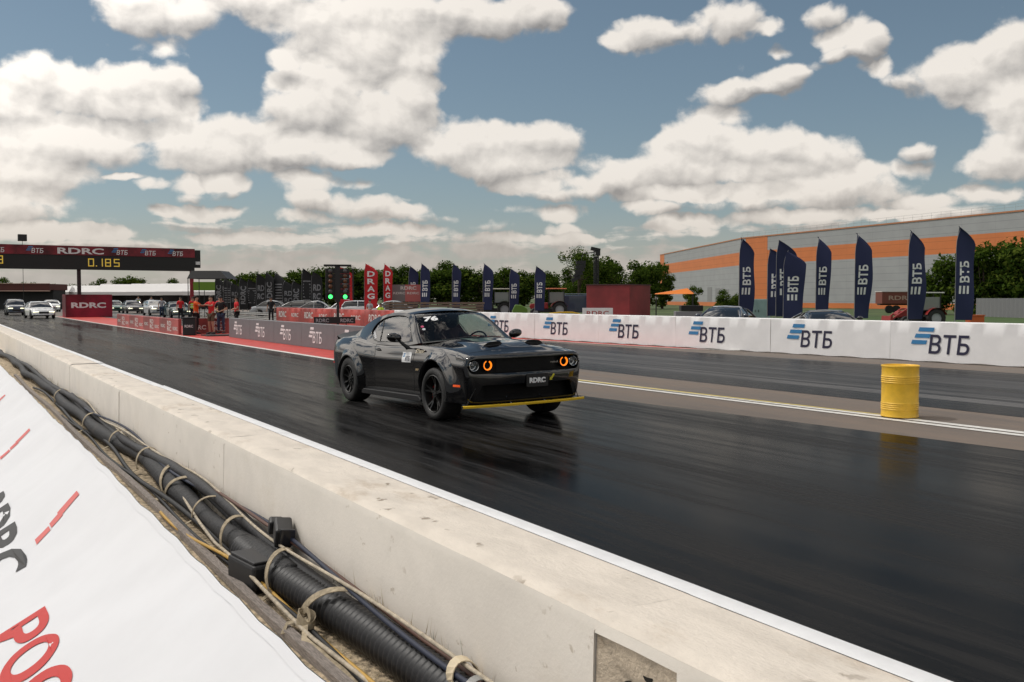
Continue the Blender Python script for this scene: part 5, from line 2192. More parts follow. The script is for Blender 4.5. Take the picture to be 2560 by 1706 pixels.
# ------------------------------------------------------------------ feather flags
def flag(name, loc, H, col, kind, label, group, wid=.95, rz=0.0, seed=0):
    rnd = random.Random(seed)
    t = thing(name, label, 'flag', loc, R(-31) + rz + R(rnd.uniform(-16, 16)), group)
    wid *= rnd.uniform(.78, .95)
    q = MB()
    pole = []
    for i in range(14):
        v = i / 13
        pole.append((.10 * max(0, v - .78) / .22 * 2.2 * (v - .78) / .22, 0, H * (v if v < .85 else .85 + (v - .85) * .9)))
    q.tube(pole, .02, 6, rf=lambda i: .026 - .0013 * i)
    q.build('pole', mat('flag_pole', (0.25, 0.25, 0.26), 0.4, 0.5), t, smooth=True)
    q = MB()
    nu, nv = 10, 26
    pts = []

    def P(u, v):
        z = H * (.14 + .84 * v)
        if v > .80:
            xr = wid * (1 - ((v - .80) / .20) ** 1.5 * .95)
        else:
            xr = wid * (.86 + .14 * v / .8)
        x0 = .10 * max(0, v - .78) / .22 * 1.2
        w = .11 * sin(3.2 * v * 2 + u * 3 + seed) * u + .04 * sin(9 * v + seed + 2 * u)
        return (x0 + (xr - x0) * u, w, z)
    for i in range(nu):
        for j in range(nv):
            pts.append(P(i / (nu - 1), j / (nv - 1)))
    q.grid(pts, nu, nv)
    sail = q.build('sail', col, t, smooth=True)

    def lay(q, s, u0, v0, du, dv, width, shear=0, rot=True, bold=.03):
        vs, fs, w = text_geo(s, shear, bold)
        out = []
        for a, b in vs:
            a, b = a / w, b
            if rot:     # reads upwards
                u, v = u0 + du * (1 - b), v0 + dv * a
            else:
                u, v = u0 + du * a, v0 + dv * b
            p = P(u, v)
            out.append((p[0], p[1] - .012, p[2]))
        q.add(out, fs)
    q = MB()
    mt = M_lwhite
    if kind == 'blue':
        lay(q, '\u0412\u0422\u0411', .20, .40, .52, .23, 0)
        for k in range(3):
            a = .20 + k * .2
            q.add([(P(u, v)[0], P(u, v)[1] - .012, P(u, v)[2]) for u, v in ((a - .02, .28), (a + .09, .28), (a + .09, .365), (a - .02, .365))], [(0, 1, 2, 3)])
    elif kind == 'red':
        for k, s_ in enumerate('DRAG'):
            lay(q, s_, .22, .72 - k * .155, .56, .115, 0, rot=False)
    else:
        if seed % 3 == 0:
            lay(q, 'RDRC', .15, .18, .6, .55, 0)
        elif seed % 3 == 1:
            for k in range(7):
                b_ = .22 + k * .075
                q.add([(P(u, v)[0], P(u, v)[1] - .012, P(u, v)[2]) for u, v in ((.12, b_), (.85, b_), (.85, b_ + .03), (.12, b_ + .03))], [(0, 1, 2, 3)])
        else:
            lay(q, 'RD', .15, .50, .7, .16, 0, rot=False)
            lay(q, 'RC', .15, .28, .7, .16, 0, rot=False)
        mt = mat('flag_grey_print', (0.20, 0.20, 0.21), 0.7)
    q.build('lettering', mt, t)
    q = MB()
    q.cyl((0, 0, 0), (0, 0, .05), .22, .2, 16)
    q.build('base', M_black, t, smooth=True, auto=40)
    return t


M_fblue = mat('navy_flag_cloth', (0.020, 0.026, 0.080), 0.85)
M_fred = mat('red_flag_cloth', (0.50, 0.012, 0.018), 0.8)
M_fblk = mat('black_flag_cloth', (0.012, 0.012, 0.013), 0.8)
gb = [(37.24, 37.33, 5.02, 1.0), (42.25, 40.14, 4.7, 1.25), (39.67, 37.02, 4.95, 1.25), (37.72, 34.66, 4.2, 1.25), (39.95, 34.52, 4.98, .95), (39.22, 31.46, 4.97, .98),
      (39.72, 28.82, 4.98, 1.0), (39.8, 26.43, 5.01, 1.05)]
for i, (x_, y_, h_, w_) in enumerate(gb):
    flag('feather_flag', (x_ - .45, y_ + .25, 0), h_, M_fblue, 'blue', '%s large navy feather flag in front of the warehouse, from the left' % ords[i],
         'large navy flags in front of the warehouse', w_, seed=i)
for i, (x_, y_, h_) in enumerate([(37.05, 78.34, 4.71), (37.09, 75.99, 4.88), (39.46, 74.56, 4.88), (41.77, 73.17, 4.88), (44.78, 73.67, 4.49), (44.57, 69.12, 4.57)]):
    flag('feather_flag', (x_ - .45, y_ + .25, 0), h_, M_fblue, 'blue', '%s small navy feather flag in front of the trees, from the left' % ords[i],
         'small navy flags in front of the trees', 1.0, seed=i + 20)
for i, (x_, y_, h_) in enumerate([(29.67, 75.77, 4.4), (30.71, 72.81, 4.62), (34.45, 77.58, 4.85)]):
    flag('feather_flag', (x_ - .6, y_ + .35, 0), h_, M_fred, 'red', '%s red feather flag with white letters right of the starting lights' % ords[i],
         'red flags beside the starting lights', (1.35, 1.4, 1.05)[i], seed=i + 40)
for i, (x_, y_, h_) in enumerate([(27.0, 106.59, 4.16), (26.49, 101.03, 3.83), (26.58, 98.61, 3.38), (26.81, 96.17, 3.86), (27.49, 95.75, 3.74), (27.7, 93.31, 4.29),
                                  (27.87, 90.87, 4.31), (28.59, 90.43, 4.23), (28.66, 88.01, 3.43), (29.39, 87.57, 3.43), (29.55, 85.19, 4.56), (29.64, 82.79, 4.24)]):
    flag('feather_flag', (x_ - .5, y_ + .3, 0), h_, M_fblk, 'black', '%s black feather flag in the dark row left of the starting lights' % ords[i],
         'black flags left of the starting lights', 1.15, seed=i + 60)

# ------------------------------------------------------------------ timing gantry
GY = 96.0
t = thing('timing_gantry', 'black timing scoreboard gantry with yellow digits spanning both lanes', 'gantry', (0, GY, 0))
M_scr = mat('scoreboard_black', (0.006, 0.006, 0.006), 0.5)
q = MB()
q.box((11.2, 0, 4.97), (21.2, .8, 1.30))
q.build('scoreboard', M_scr, t)
q = MB()
q.box((11.2, -.02, 6.04), (21.25, .9, .84))
q.build('top_banner', mat('dark_red_banner', (0.16, 0.012, 0.02), 0.6, var=.7, vscale=.5), t)
qb, qn = MB(), MB()
for x_ in (4.1, 7.2, 14.3, 16.8, 19.3):
    bank_logo(qb, qn, (x_, -.48, 5.74), (1, 0, 0), (0, 0, 1), .62)
qb.build('logo_bars', M_lblue, t)
qn.build('logo_lettering', M_lwhite, t)
qn = MB()
put_text(qn, 'RDRC', (9.75, -.48, 5.72), (1, 0, 0), (0, 0, 1), .56, width=3.9, bold=.03)
qn.build('banner_lettering', M_lwhite, t)
M_dig = mat('amber_led_digits', (0.5, 0.38, 0.06), 0.5, emit=0.42, ecol=(0.8, 0.55, 0.08))
q = MB()


def seg7(q, ch, x, z, w, h, y):
    S = {'0': 'abcdef', '1': 'bc', '3': 'abgcd', '5': 'afgcd', '6': 'afgcde', '8': 'abcdefg'}[ch]
    k = h * .12
    R_ = {'a': (0, h - k, w, h), 'g': (0, h / 2 - k / 2, w, h / 2 + k / 2), 'd': (0, 0, w, k), 'f': (0, h / 2, k, h), 'e': (0, 0, k, h / 2), 'b': (w - k, h / 2, w, h),
          'c': (w - k, 0, w, h / 2)}
    for c in S:
        a = R_[c]
        q.add([(x + a[0], y, z + a[1]), (x + a[2], y, z + a[1]), (x + a[2], y, z + a[3]), (x + a[0], y, z + a[3])], [(0, 1, 2, 3)])


for i, (ch, x_) in enumerate((('0', 12.3), ('1', 13.05), ('8', 13.75), ('5', 14.5))):
    seg7(q, ch, x_, 4.62, .5, .72, -.412)
q.add([(12.95, -.412, 4.62), (13.05, -.412, 4.62), (13.05, -.412, 4.72), (12.95, -.412, 4.72)], [(0, 1, 2, 3)])
for i, (ch, x_) in enumerate((('0', 2.6), ('3', 4.9))):
    seg7(q, ch, x_, 4.74, .5, .72, -.412)
q.build('digits', M_dig, t)
for x_, z1 in ((11.55, 4.32), (21.6, 6.4), (1.2, 6.4)):
    q = MB()
    for a in (-.13, .13):
        for b in (-.13, .13):
            q.box((x_ + a, b, z1 / 2), (.05, .05, z1))
    for k in range(int(z1 / .5)):
        q.tube([(x_ - .13, -.13, k * .5), (x_ + .13, -.13, k * .5 + .5)], .02, 4)
        q.tube([(x_ - .13, .13, k * .5 + .5), (x_ - .13, -.13, k * .5)], .02, 4)
    q.box((x_, 0, z1 / 2), (.18, .18, z1))
    q.build('post', mat('dark_truss', (0.03, 0.012, 0.015), 0.5) if x_ < 20 else mat('red_sleeve', (0.30, 0.02, 0.03), 0.6), t)
q = MB()
q.box((22.15, 0, 5.5), (.5, .5, 1.7))
q.build('end_truss', M_scr, t)
q = MB()
q.box((22.15, -.26, 5.1), (.42, .01, .3))
q.build('end_sign', M_lwhite, t)
# ballast box at the centre post
t = thing('ballast_box', 'dark red ballast cube with white lettering at the foot of the gantry', 'box', (12.15, 95.5, 0))
q = MB()
q.box((0, 0, 1.02), (3.9, 2.6, 2.04))
q.build('casing', mat('dark_red_fabric', (0.20, 0.006, 0.022), 0.7, var=.75, vscale=.3), t, bevel=.03)
q = MB()
put_text(q, 'RDRC', (-1.5, -1.312, .82), (1, 0, 0), (0, 0, 1), .5, width=2.9, bold=.04)
q.build('lettering', M_lwhite, t)
# speaker box on a stand behind the gantry
t = thing('loudspeaker', 'dark loudspeaker box on a pole above the gantry top', 'speaker', (7.2, 99, 0))
q = MB()
q.box((0, 0, 7.25), (.75, .5, .62))
q.build('cabinet', M_black, t, bevel=.04)
q = MB()
q.cyl((0, 0, 0), (0, 0, 6.95), .022, .02, 8)
q.build('pole', M_black, t)

# ------------------------------------------------------------------ starting lights
t = thing('starting_lights', 'black starting light tree with two lit green lamps on the median', 'traffic light', (12.55, 33.0, 0), R(-18))
q = MB()
q.box((0, 0, 2.22), (.18, .16, 1.35))
q.box((0, 0, 2.86), (.98, .16, .07))
q.build('column', M_black, t)
for k in range(6):
    z_ = 2.66 - k * .185
    for s in (-1, 1):
        on = (k == 5)
        q = MB()
        q.cyl((s * .26, .02, z_), (s * .26, -.10, z_), .085, .085, 20)
        q.box((s * .245, .03, z_), (.37, .12, .175))
        h_ = q.build('lamp_housing', M_black, t, smooth=False)
        q = MB()
        prof = [(.075 * cos(R(a)), -.02 - .05 * sin(R(a))) for a in range(0, 91, 15)]
        q.lathe([(r_, y_ - .075) for r_, y_ in prof], c=(s * .26, 0, z_), n=20, axis='Y')
        if on:
            m_ = mat('lit_green_lamp', (0.05, 0.8, 0.15), 0.4, emit=3.0, ecol=(0.05, 1.0, 0.16))
        else:
            m_ = mat('unlit_amber_lamp', (0.12, 0.05, 0.02), 0.3) if 0 < k < 4 else mat('unlit_clear_lamp', (0.08, 0.08, 0.08), 0.3)
        q.build('lens', m_, h_, smooth=True)
for k, s in ((4, 0),):
    q = MB()
    q.box((.55, 0, 2.2), (.06, .05, 1.1))
    q.build('side_bar', M_black, t)
q = MB()
q.cyl((0, 0, 0), (0, 0, 1.55), .05, .05, 12)
q.build('pole', M_black, t)
q = MB()
q.box((0, 0, .03), (.6, .6, .06))
q.build('base', M_black, t, bevel=.01)
t = thing('black_sign', 'long black sign board with white print below the starting lights', 'sign', (12.2, 32.4, 0), R(-20))
q = MB()
q.box((0, 0, .90), (1.45, .05, .24))
q.build('panel', M_black, t, bevel=.005)
q = MB()
put_text(q, 'RDRC', (-.65, -.028, .83), (1, 0, 0), (0, 0, 1), .13, width=.45, bold=.02)
q.build('lettering', mat('grey_print', (0.38, 0.38, 0.40), 0.6), t)
q = MB()
put_text(q, 'RDRC', (.2, -.028, .83), (1, 0, 0), (0, 0, 1), .13, width=.45, bold=.02)
q.build('lettering', mat('grey_print', (0.38, 0.38, 0.40), 0.6), t)
for x_ in (-.4, .4):
    q = MB()
    q.box((x_, 0, .39), (.03, .03, .78))
    q.build('leg', M_black, t)

# ------------------------------------------------------------------ containers, tents, buildings
def boxthing(name, label, cat, loc, rz, dims, m, text=None, tm=None, group=None, bev=.02, th=.3, tw=None, tz=None):
    t = thing(name, label, cat, loc, rz, group)
    q = MB()
    q.box((0, 0, dims[2] / 2), dims)
    q.build('body', m, t, bevel=bev)
    if text:
        q = MB()
        put_text(q, text, (0, -dims[1] / 2 - .012, tz if tz is not None else dims[2] * .4), (1, 0, 0), (0, 0, 1), th, width=tw, bold=.02, center=True)
        q.build('lettering', tm or M_lwhite, t)
    return t


def text_w(s, w):
    return w


# put_text centring uses the natural width, so give it the real origin instead
def sign_text(t, s, w, h, y, z, m, x=0.0, name='lettering'):
    q = MB()
    put_text(q, s, (x - w / 2, y, z), (1, 0, 0), (0, 0, 1), h, width=w, bold=.02)
    q.build(name, m, t)


M_cont = mat('dark_red_container', (0.21, 0.018, 0.020), 0.55, var=.3, vscale=.5)
t = thing('red_container', 'dark red cabin with a paler panelled left side behind the white wall', 'container', (37.2, 48.6, 0), R(-64))
q = MB()
q.box((0, 0, 1.25), (3.0, 3.0, 2.5))
q.build('body', M_cont, t, bevel=.02)
q = MB()
q.box((-1.515, 0, 1.9), (.02, 2.9, 1.1))
q.build('side_panel', mat('dull_red_panel', (0.20, 0.075, 0.075), 0.6), t)
q = MB()
q.box((0, 0, 2.53), (3.08, 3.08, .06))
q.build('roof', mat('dark_roof', (0.06, 0.02, 0.02), 0.6), t)
t = thing('white_sign_board', 'low white board with faded red lettering before the red cabin', 'sign', (30.88, 42.2, 0), R(-31))
q = MB()
q.box((0, 0, .85), (1.65, .06, .62))
q.build('panel', M_vinyl, t, bevel=.005)
sign_text(t, 'RDRC', 1.2, .25, -.034, .75, mat('faded_red_print', (0.45, 0.10, 0.10), 0.6))
for x_ in (-.7, .7):
    q = MB()
    q.box((x_, 0, .27), (.05, .05, .54))
    q.build('leg', M_black, t)

# lamp / camera mast behind the cabin
t = thing('lamp_mast', 'dark truss mast with a lamp head and hanging speaker array', 'mast', (36.9, 50.6, 0), R(-31))
q = MB()
for a in (-.14, .14):
    for b in (-.14, .14):
        q.box((a, b, 2.4), (.05, .05, 4.8))
for k in range(12):
    q.tube([(-.14, -.14, k * .4), (.14, -.14, k * .4 + .4)], .018, 4)
    q.tube([(.14, -.14, k * .4), (-.14, -.14, k * .4 + .4)], .018, 4)
    q.tube([(-.14, .14, k * .4), (.14, .14, k * .4 + .4)], .018, 4)
q.box((0, 0, 2.2), (.16, .16, 4.4))
q.build('truss', M_black, t)
q = MB()
q.box((-.05, 0, 4.85), (.62, .3, .22), 0, Matrix.Rotation(R(12), 3, 'Y'))
q.box((.1, 0, 4.62), (.3, .3, .35))
q.build('lamp_head', M_black, t)
q = MB()
q.tube([(0, 0, 4.7), (-.9, 0, 4.55)], .03, 6)
q.build('arm', M_black, t)
q = MB()
for k in range(5):
    q.box((-1.0 - .02 * k * k, 0, 4.0 - k * .26), (.62, .4, .23), 0, Matrix.Rotation(R(-8 * k), 3, 'Y'))
q.tube([(-.95, 0, 4.1), (-.9, 0, 4.55)], .02, 6)
q.build('speaker_array', M_black, t)

# sponsor board, brown crates, teal cabinet, wagon, canopy
t = thing('sponsor_hoarding', 'faded red and grey advertising hoarding beside the red flags', 'hoarding', (36.0, 77.7, 0), R(-31))
q = MB()
q.box((-.95, 0, 2.15), (1.6, .1, 1.5))
q.build('grey_panel', mat('grey_print_panel', (0.17, 0.15, 0.15), 0.6), t)
q = MB()
q.box((.8, 0, 2.15), (1.9, .1, 1.5))
q.build('red_panel', mat('faded_red_panel', (0.42, 0.11, 0.10), 0.6), t)
sign_text(t, 'RDRC', 1.4, .3, -.054, 2.45, M_offw, .15)
sign_text(t, 'RDRC RDRC', 2.3, .2, -.054, 2.05, M_offw, -.05, 'small_lettering')
for x_ in (-1.5, 1.5):
    q = MB()
    q.box((x_, .1, .7), (.08, .08, 1.4))
    q.build('post', M_black, t)
M_wood = mat('brown_planks', (0.17, 0.115, 0.085), 0.8, var=.25, vscale=2, stretch=(.3, 1, 6))
for i, (x_, y_) in enumerate(((30.2, 66.0), (32.4, 64.7), (34.4, 63.5))):
    t = thing('plank_stack', '%s stack of long brown planks behind the wall, from the left' % ords[i], 'planks', (x_, y_, 0), R(-31), 'stacks of brown planks behind the wall')
    q = MB()
    for k in range(7):
        q.box((rnd.uniform(-.05, .05), 0, .12 + k * .2), (2.45, 1.0, .14))
    q.build('planks', M_wood, t)
    for x2 in (-.9, .9):
        q = MB()
        q.box((x2, 0, .72), (.10, .98, 1.42))
        q.build('bearer', mat('dark_wood', (0.06, 0.04, 0.03), 0.9), t)
t = thing('electrical_cabinet', 'pale teal electrical cabinet standing on the grass under the first large flag', 'cabinet', (44.04, 43.57, 0), R(-31))
q = MB()
q.box((0, 0, .86), (1.7, .8, 1.55))
q.build('casing', mat('pale_teal_paint', (0.26, 0.38, 0.37), 0.5, var=.1, vscale=2), t, bevel=.02)
for x_ in (-.42, .42):
    q = MB()
    q.box((x_, -.405, .86), (.80, .02, 1.45))
    d2 = q.build('door', mat('pale_teal_paint', (0.26, 0.38, 0.37), 0.5), t, bevel=.006)
    q = MB()
    q.box((x_ * .25, -.425, .9), (.03, .02, .15))
    q.build('handle', M_black, d2)
q = MB()
q.box((0, 0, .04), (1.6, .7, .08))
q.build('plinth', M_conc, t)
t = thing('trailer_wagon', 'brown box trailer with pale lettering in front of the warehouse', 'trailer', (94.76, 71.46, 0), R(-31))
q = MB()
q.box((0, 0, 1.75), (4.4, 2.0, 1.35))
q.build('body', mat('brown_trailer', (0.17, 0.05, 0.035), 0.6), t, bevel=.03)
q = MB()
q.box((0, 0, 2.46), (4.5, 2.1, .07))
q.build('roof', M_offw, t)
sign_text(t, 'RDRC', 2.9, .5, -1.012, 1.5, mat('pale_brown_print', (0.42, 0.30, 0.24), 0.6))
for x_ in (-1.3, -.5, 1.6):
    q = MB()
    q.cyl((x_, -.95, .45), (x_, -.65, .45), .45, .45, 20)
    q.build('wheel', M_rubber, t, smooth=True, auto=40)
q = MB()
q.box((0, 0, 1.0), (4.4, .9, .16))
q.build('chassis', M_black, t)

t = thing('canopy', 'orange fabric canopy roof tilted on black posts beside the red cabin', 'canopy', (46.0, 53.6, 0), R(-31))
q = MB()
q.add([(-1.5, -1, 1.98), (1.25, -1, 2.0), (1.7, 1, 2.06), (-1.2, 1, 2.04), (1.0, .0, 2.42)], [(0, 1, 4), (1, 2, 4), (2, 3, 4), (3, 0, 4)])
o = q.build('fabric', mat('orange_canopy', (0.75, 0.20, 0.02), 0.7), t)
for x_, y_ in ((-1.4, -.9), (1.2, -.9), (1.6, .9), (-1.1, .9)):
    q = MB()
    q.cyl((x_, y_, 0), (x_, y_, 2.0), .03, .03, 8)
    q.build('post', M_black, t)
t = thing('equipment_crates', 'black and grey flight cases stacked right of the red cabin', 'cases', (41.6, 46.9, 0), R(-31))
for k, (x_, z_, w_, h_) in enumerate(((0, .25, 1.9, .5), (-.1, .68, 1.7, .34), (.1, 1.05, 1.4, .36))):
    q = MB()
    q.box((x_, 0, z_), (w_, .8, h_))
    q.build('flight_case', M_black if k != 1 else mat('grey_case', (0.25, 0.25, 0.26), 0.5), t, bevel=.02)

M_tent = mat('white_tent_fabric', (0.74, 0.72, 0.70), 0.75)
tl = [(17.6, 176, 3.5), (22.4, 176, 3.62), (26.4, 171, 3.8), (30.4, 166, 3.85), (33.4, 158, 3.8), (36.4, 153, 3.65)]
for i, (x_, y_, h_) in enumerate(tl):
    t = thing('marquee', '%s white marquee tent on the horizon under the gantry, from the left' % ords[i], 'tent', (x_, y_, 0), R(-25), 'white marquee tents')
    q = MB()
    hw = 2.9
    q.add([(-hw, -2.5, 2.75), (hw, -2.5, 2.75), (hw, 2.5, 2.75), (-hw, 2.5, 2.75), (-hw * .9, 0, h_ + .25), (hw * .9, 0, h_ + .25)],
          [(0, 1, 5, 4), (1, 2, 5), (2, 3, 4, 5), (3, 0, 4)])
    q.add([(-hw, -2.5, 2.2), (hw, -2.5, 2.2), (hw, -2.5, 2.76), (-hw, -2.5, 2.76)], [(0, 1, 2, 3)])
    q.build('roof', M_tent, t)
    for a in (-1, 1):
        for b in (-1, 1):
            q = MB()
            q.cyl((a * hw * .97, b * 2.45, 0), (a * hw * .97, b * 2.45, 2.75), .04, .04, 6)
            q.build('leg', M_black, t)
    q = MB()
    q.box((0, 2.3, 1.1), (5.4, .05, 2.2))
    q.build('back_wall', mat('dark_tent_wall', (0.04, 0.035, 0.035), 0.8), t)
t = thing('pit_building', 'long low dark brown building with a pale roof edge at the left edge', 'building', (10.5, 169, 0), R(-31))
q = MB()
q.box((-2.5, 0, 3.45), (20, 6, .95))
q.build('roof', mat('dark_brown_roof', (0.09, 0.02, 0.015), 0.7), t)
q = MB()
q.box((-2.5, -3.05, 2.85), (20.2, .1, .14))
q.build('roof_edge', mat('pink_edge', (0.5, 0.32, 0.26), 0.6), t)
q = MB()
q.box((-2.5, -3.05, 3.97), (20.2, .1, .08))
q.build('roof_edge', mat('pink_edge', (0.5, 0.32, 0.26), 0.6), t)
q = MB()
q.box((-2.5, .5, 1.5), (19.8, 4, 3.0))
q.build('wall', mat('dark_wall', (0.025, 0.025, 0.025), 0.8), t)
t = thing('gazebo', 'black gazebo roof on posts right of the gantry', 'gazebo', (19.95, 81.5, 0), R(-31))
q = MB()
q.add([(-1.55, -1.5, 3.3), (1.75, -1.5, 3.3), (1.75, 1.5, 3.3), (-1.55, 1.5, 3.3), (-1.3, -1.2, 3.95), (1.1, -1.2, 3.95), (1.1, 1.2, 3.95), (-1.3, 1.2, 3.95)],
      [(0, 1, 5, 4), (1, 2, 6, 5), (2, 3, 7, 6), (3, 0, 4, 7), (4, 5, 6, 7)])
q.build('roof', M_scr, t)
for a in (-1.5, 1.7):
    for b in (-1.4, 1.4):
        q = MB()
        q.cyl((a, b, 0), (a, b, 3.3), .035, .035, 8)
        q.build('post', M_black, t)
t = thing('green_banner', 'bright green banner hanging under the black gazebo roof', 'banner', (20.4, 86, 0), R(-31))
q = MB()
q.box((0, 0, 2.75), (1.9, .04, .75))
q.build('cloth', mat('bright_green_cloth', (0.14, 0.26, 0.02), 0.7), t)
q = MB()
q.cyl((0, .04, 0), (0, .04, 3.1), .03, .03, 8)
q.build('post', M_black, t)
t = thing('metal_fence', 'grey corrugated metal fence before the dark trees at the right edge', 'fence', (81.4, 50.2, 0), atan2(45.84 - 54.67, 79.04 - 83.78))
q = MB()
n_ = 80
pts = []
for i in range(n_ + 1):
    x_ = -5 + 26 * i / n_
    w_ = .03 * (1 if i % 2 else -1)
    pts += [(x_, w_, 0), (x_, w_, 1.7)]
q.grid(pts, n_ + 1, 2)
q.build('sheet', mat('dull_grey_sheet', (0.16, 0.16, 0.165), 0.6), t)
for i in range(9):
    q = MB()
    q.box((-5 + 3.2 * i, .08, .86), (.08, .08, 1.74))
    q.build('post', M_black, t)

# ------------------------------------------------------------------ tractors
def tractor(label, loc, rz, cbody, croof, k=1.0, loader=False, cab=None):
    t = thing('tractor', label, 'tractor', loc, rz, None)
    t.scale = (k, k, k)
    mb_, mr_ = cbody, croof
    q = MB()
    q.prism([(.2, .75), (1.75, .72), (1.85, .95), (1.75, 1.18), (.25, 1.30)], -.32, .32, 'XZ')
    q.build('bonnet', mb_, t, bevel=.05)
    q = MB()
    q.box((.3, 0, .6), (2.6, .4, .35))
    q.build('chassis', M_black, t, bevel=.02)
    for s in (-1, 1):
        for (x_, r_, w_) in ((-.75, .68, .40), (1.35, .42, .28)):
            q = MB()
            yc = s * (.70 if x_ < 0 else .62)
            q.lathe([(r_ * .55, yc - w_ / 2), (r_ * .9, yc - w_ / 2), (r_, yc - w_ * .3), (r_, yc + w_ * .3), (r_ * .9, yc + w_ / 2), (r_ * .55, yc + w_ / 2), (r_ * .55, yc - w_ / 2)],
                    c=(x_, 0, r_), n=28, axis='Y')
            ty = q.build('wheel', M_rubber, t, smooth=True, auto=40)
            q = MB()
            q.cyl((x_, yc - w_ * .3, r_), (x_, yc + w_ * .3, r_), r_ * .56, r_ * .56, 20)
            q.build('rim', mat('pale_rim', (0.35, 0.36, 0.38), 0.5), ty, smooth=True, auto=40)
        q = MB()
        pts = []
        for i in range(10):
            a = R(20 + 140 * i / 9)
            for yy in (s * .48, s * .95):
                pts.append((-.75 + .76 * cos(a), yy, .68 + .76 * sin(a)))
        q.grid(pts, 10, 2)
        q.build('mudguard', mb_, t)
    q = MB()
    for x_ in (-1.15, .15):
        for s in (-.55, .55):
            q.box((x_, s, 1.75), (.06, .06, 1.45))
    q.box((-.5, 0, 1.25), (1.3, 1.1, .06))
    q.build('cab_frame', M_black, t)
    q = MB()
    q.box((-.5, 0, 1.72), (1.24, 1.04, .95))
    q.build('cab_glass', mat('hazy_cab_glass', (0.20, 0.22, 0.21), 0.15, coat=1.0), t)
    q = MB()
    q.box((-.5, 0, 2.50), (1.75, 1.45, .09))
    q.build('cab_roof', mr_, t, bevel=.04)
    if loader:
        for s in (-1, 1):
            q = MB()
            q.tube([(.1, s * .5, 1.3), (1.2, s * .5, 1.35), (2.4, s * .5, .55)], .07, 6)
            q.build('loader_arm', mb_, t)
        q = MB()
        q.prism([(2.3, .2), (2.9, .1), (2.95, .2), (2.55, .35), (2.5, .85), (2.35, .85)], -.8, .8, 'XZ')
        q.build('bucket', mb_, t)
    return t


M_tred = mat('tractor_red', (0.28, 0.02, 0.018), 0.5)
M_tblk = mat('tractor_dark', (0.03, 0.03, 0.03), 0.5)
tractor('dark tractor with a cream canopy roof behind the planks', (44.2, 76.1, 0), R(150), M_tblk, mat('cream_roof', (0.62, 0.58, 0.48), 0.6), 1.02)
tractor('red tractor with an orange cab roof behind the white wall', (47.4, 71.9, 0), R(150), M_tred, mat('orange_roof', (0.65, 0.20, 0.10), 0.6), 1.02)
tractor('red loader tractor with a blue grey cab on the grass', (48.6, 35.1, 0), R(150), M_tred, mat('pale_cab_roof', (0.5, 0.5, 0.48), 0.6), .80, True)
t = thing('plough', 'low yellow plough frame on the ground beside the red tractor', 'plough', (33.8, 49.7, 0), R(-31))
M_py = mat('plough_yellow', (0.60, 0.36, 0.01), 0.5)
q = MB()
q.tube([(-.95, 0, .72), (-.3, 0, .80), (.5, 0, .80), (.95, 0, .70)], .05, 8)
q.tube([(-.9, .3, .65), (.9, .3, .65)], .05, 8)
q.build('frame', M_py, t)
for k in range(5):
    x_ = -.8 + .4 * k
    q = MB()
    q.prism([(x_, .7), (x_ + .08, .7), (x_ + .2, .15), (x_ + .05, .0), (x_ + .02, .25)], -.03, .05, 'XZ')
    q.build('tine', M_black, t)
t = thing('green_mower', 'small bright green mower deck between the tractors', 'mower', (39.3, 63.9, 0), R(-31))
q = MB()
q.prism([(-.6, .35), (.6, .35), (.55, .9), (.1, 1.15), (-.4, 1.2), (-.6, .8)], -.4, .4, 'XZ')
q.build('body', mat('mower_green', (0.10, 0.20, 0.02), 0.5), t, bevel=.06)
for x_ in (-.4, .4):
    for s in (-1, 1):
        q = MB()
        q.cyl((x_, s * .42, .25), (x_, s * .56, .25), .25, .25, 18)
        q.build('wheel', M_rubber, t, smooth=True, auto=40)
t = thing('orange_crate', 'small orange crate on the grass right of the loader tractor', 'crate', (50.5, 33.0, 0), R(-31))
q = MB()
q.box((0, 0, .35), (.8, .6, .7))
q.build('body', mat('orange_plastic', (0.5, 0.10, 0.02), 0.6), t, bevel=.02)
q = MB()
q.box((0, 0, .72), (.86, .66, .06))
q.build('lid', mat('orange_plastic', (0.5, 0.10, 0.02), 0.6), t)
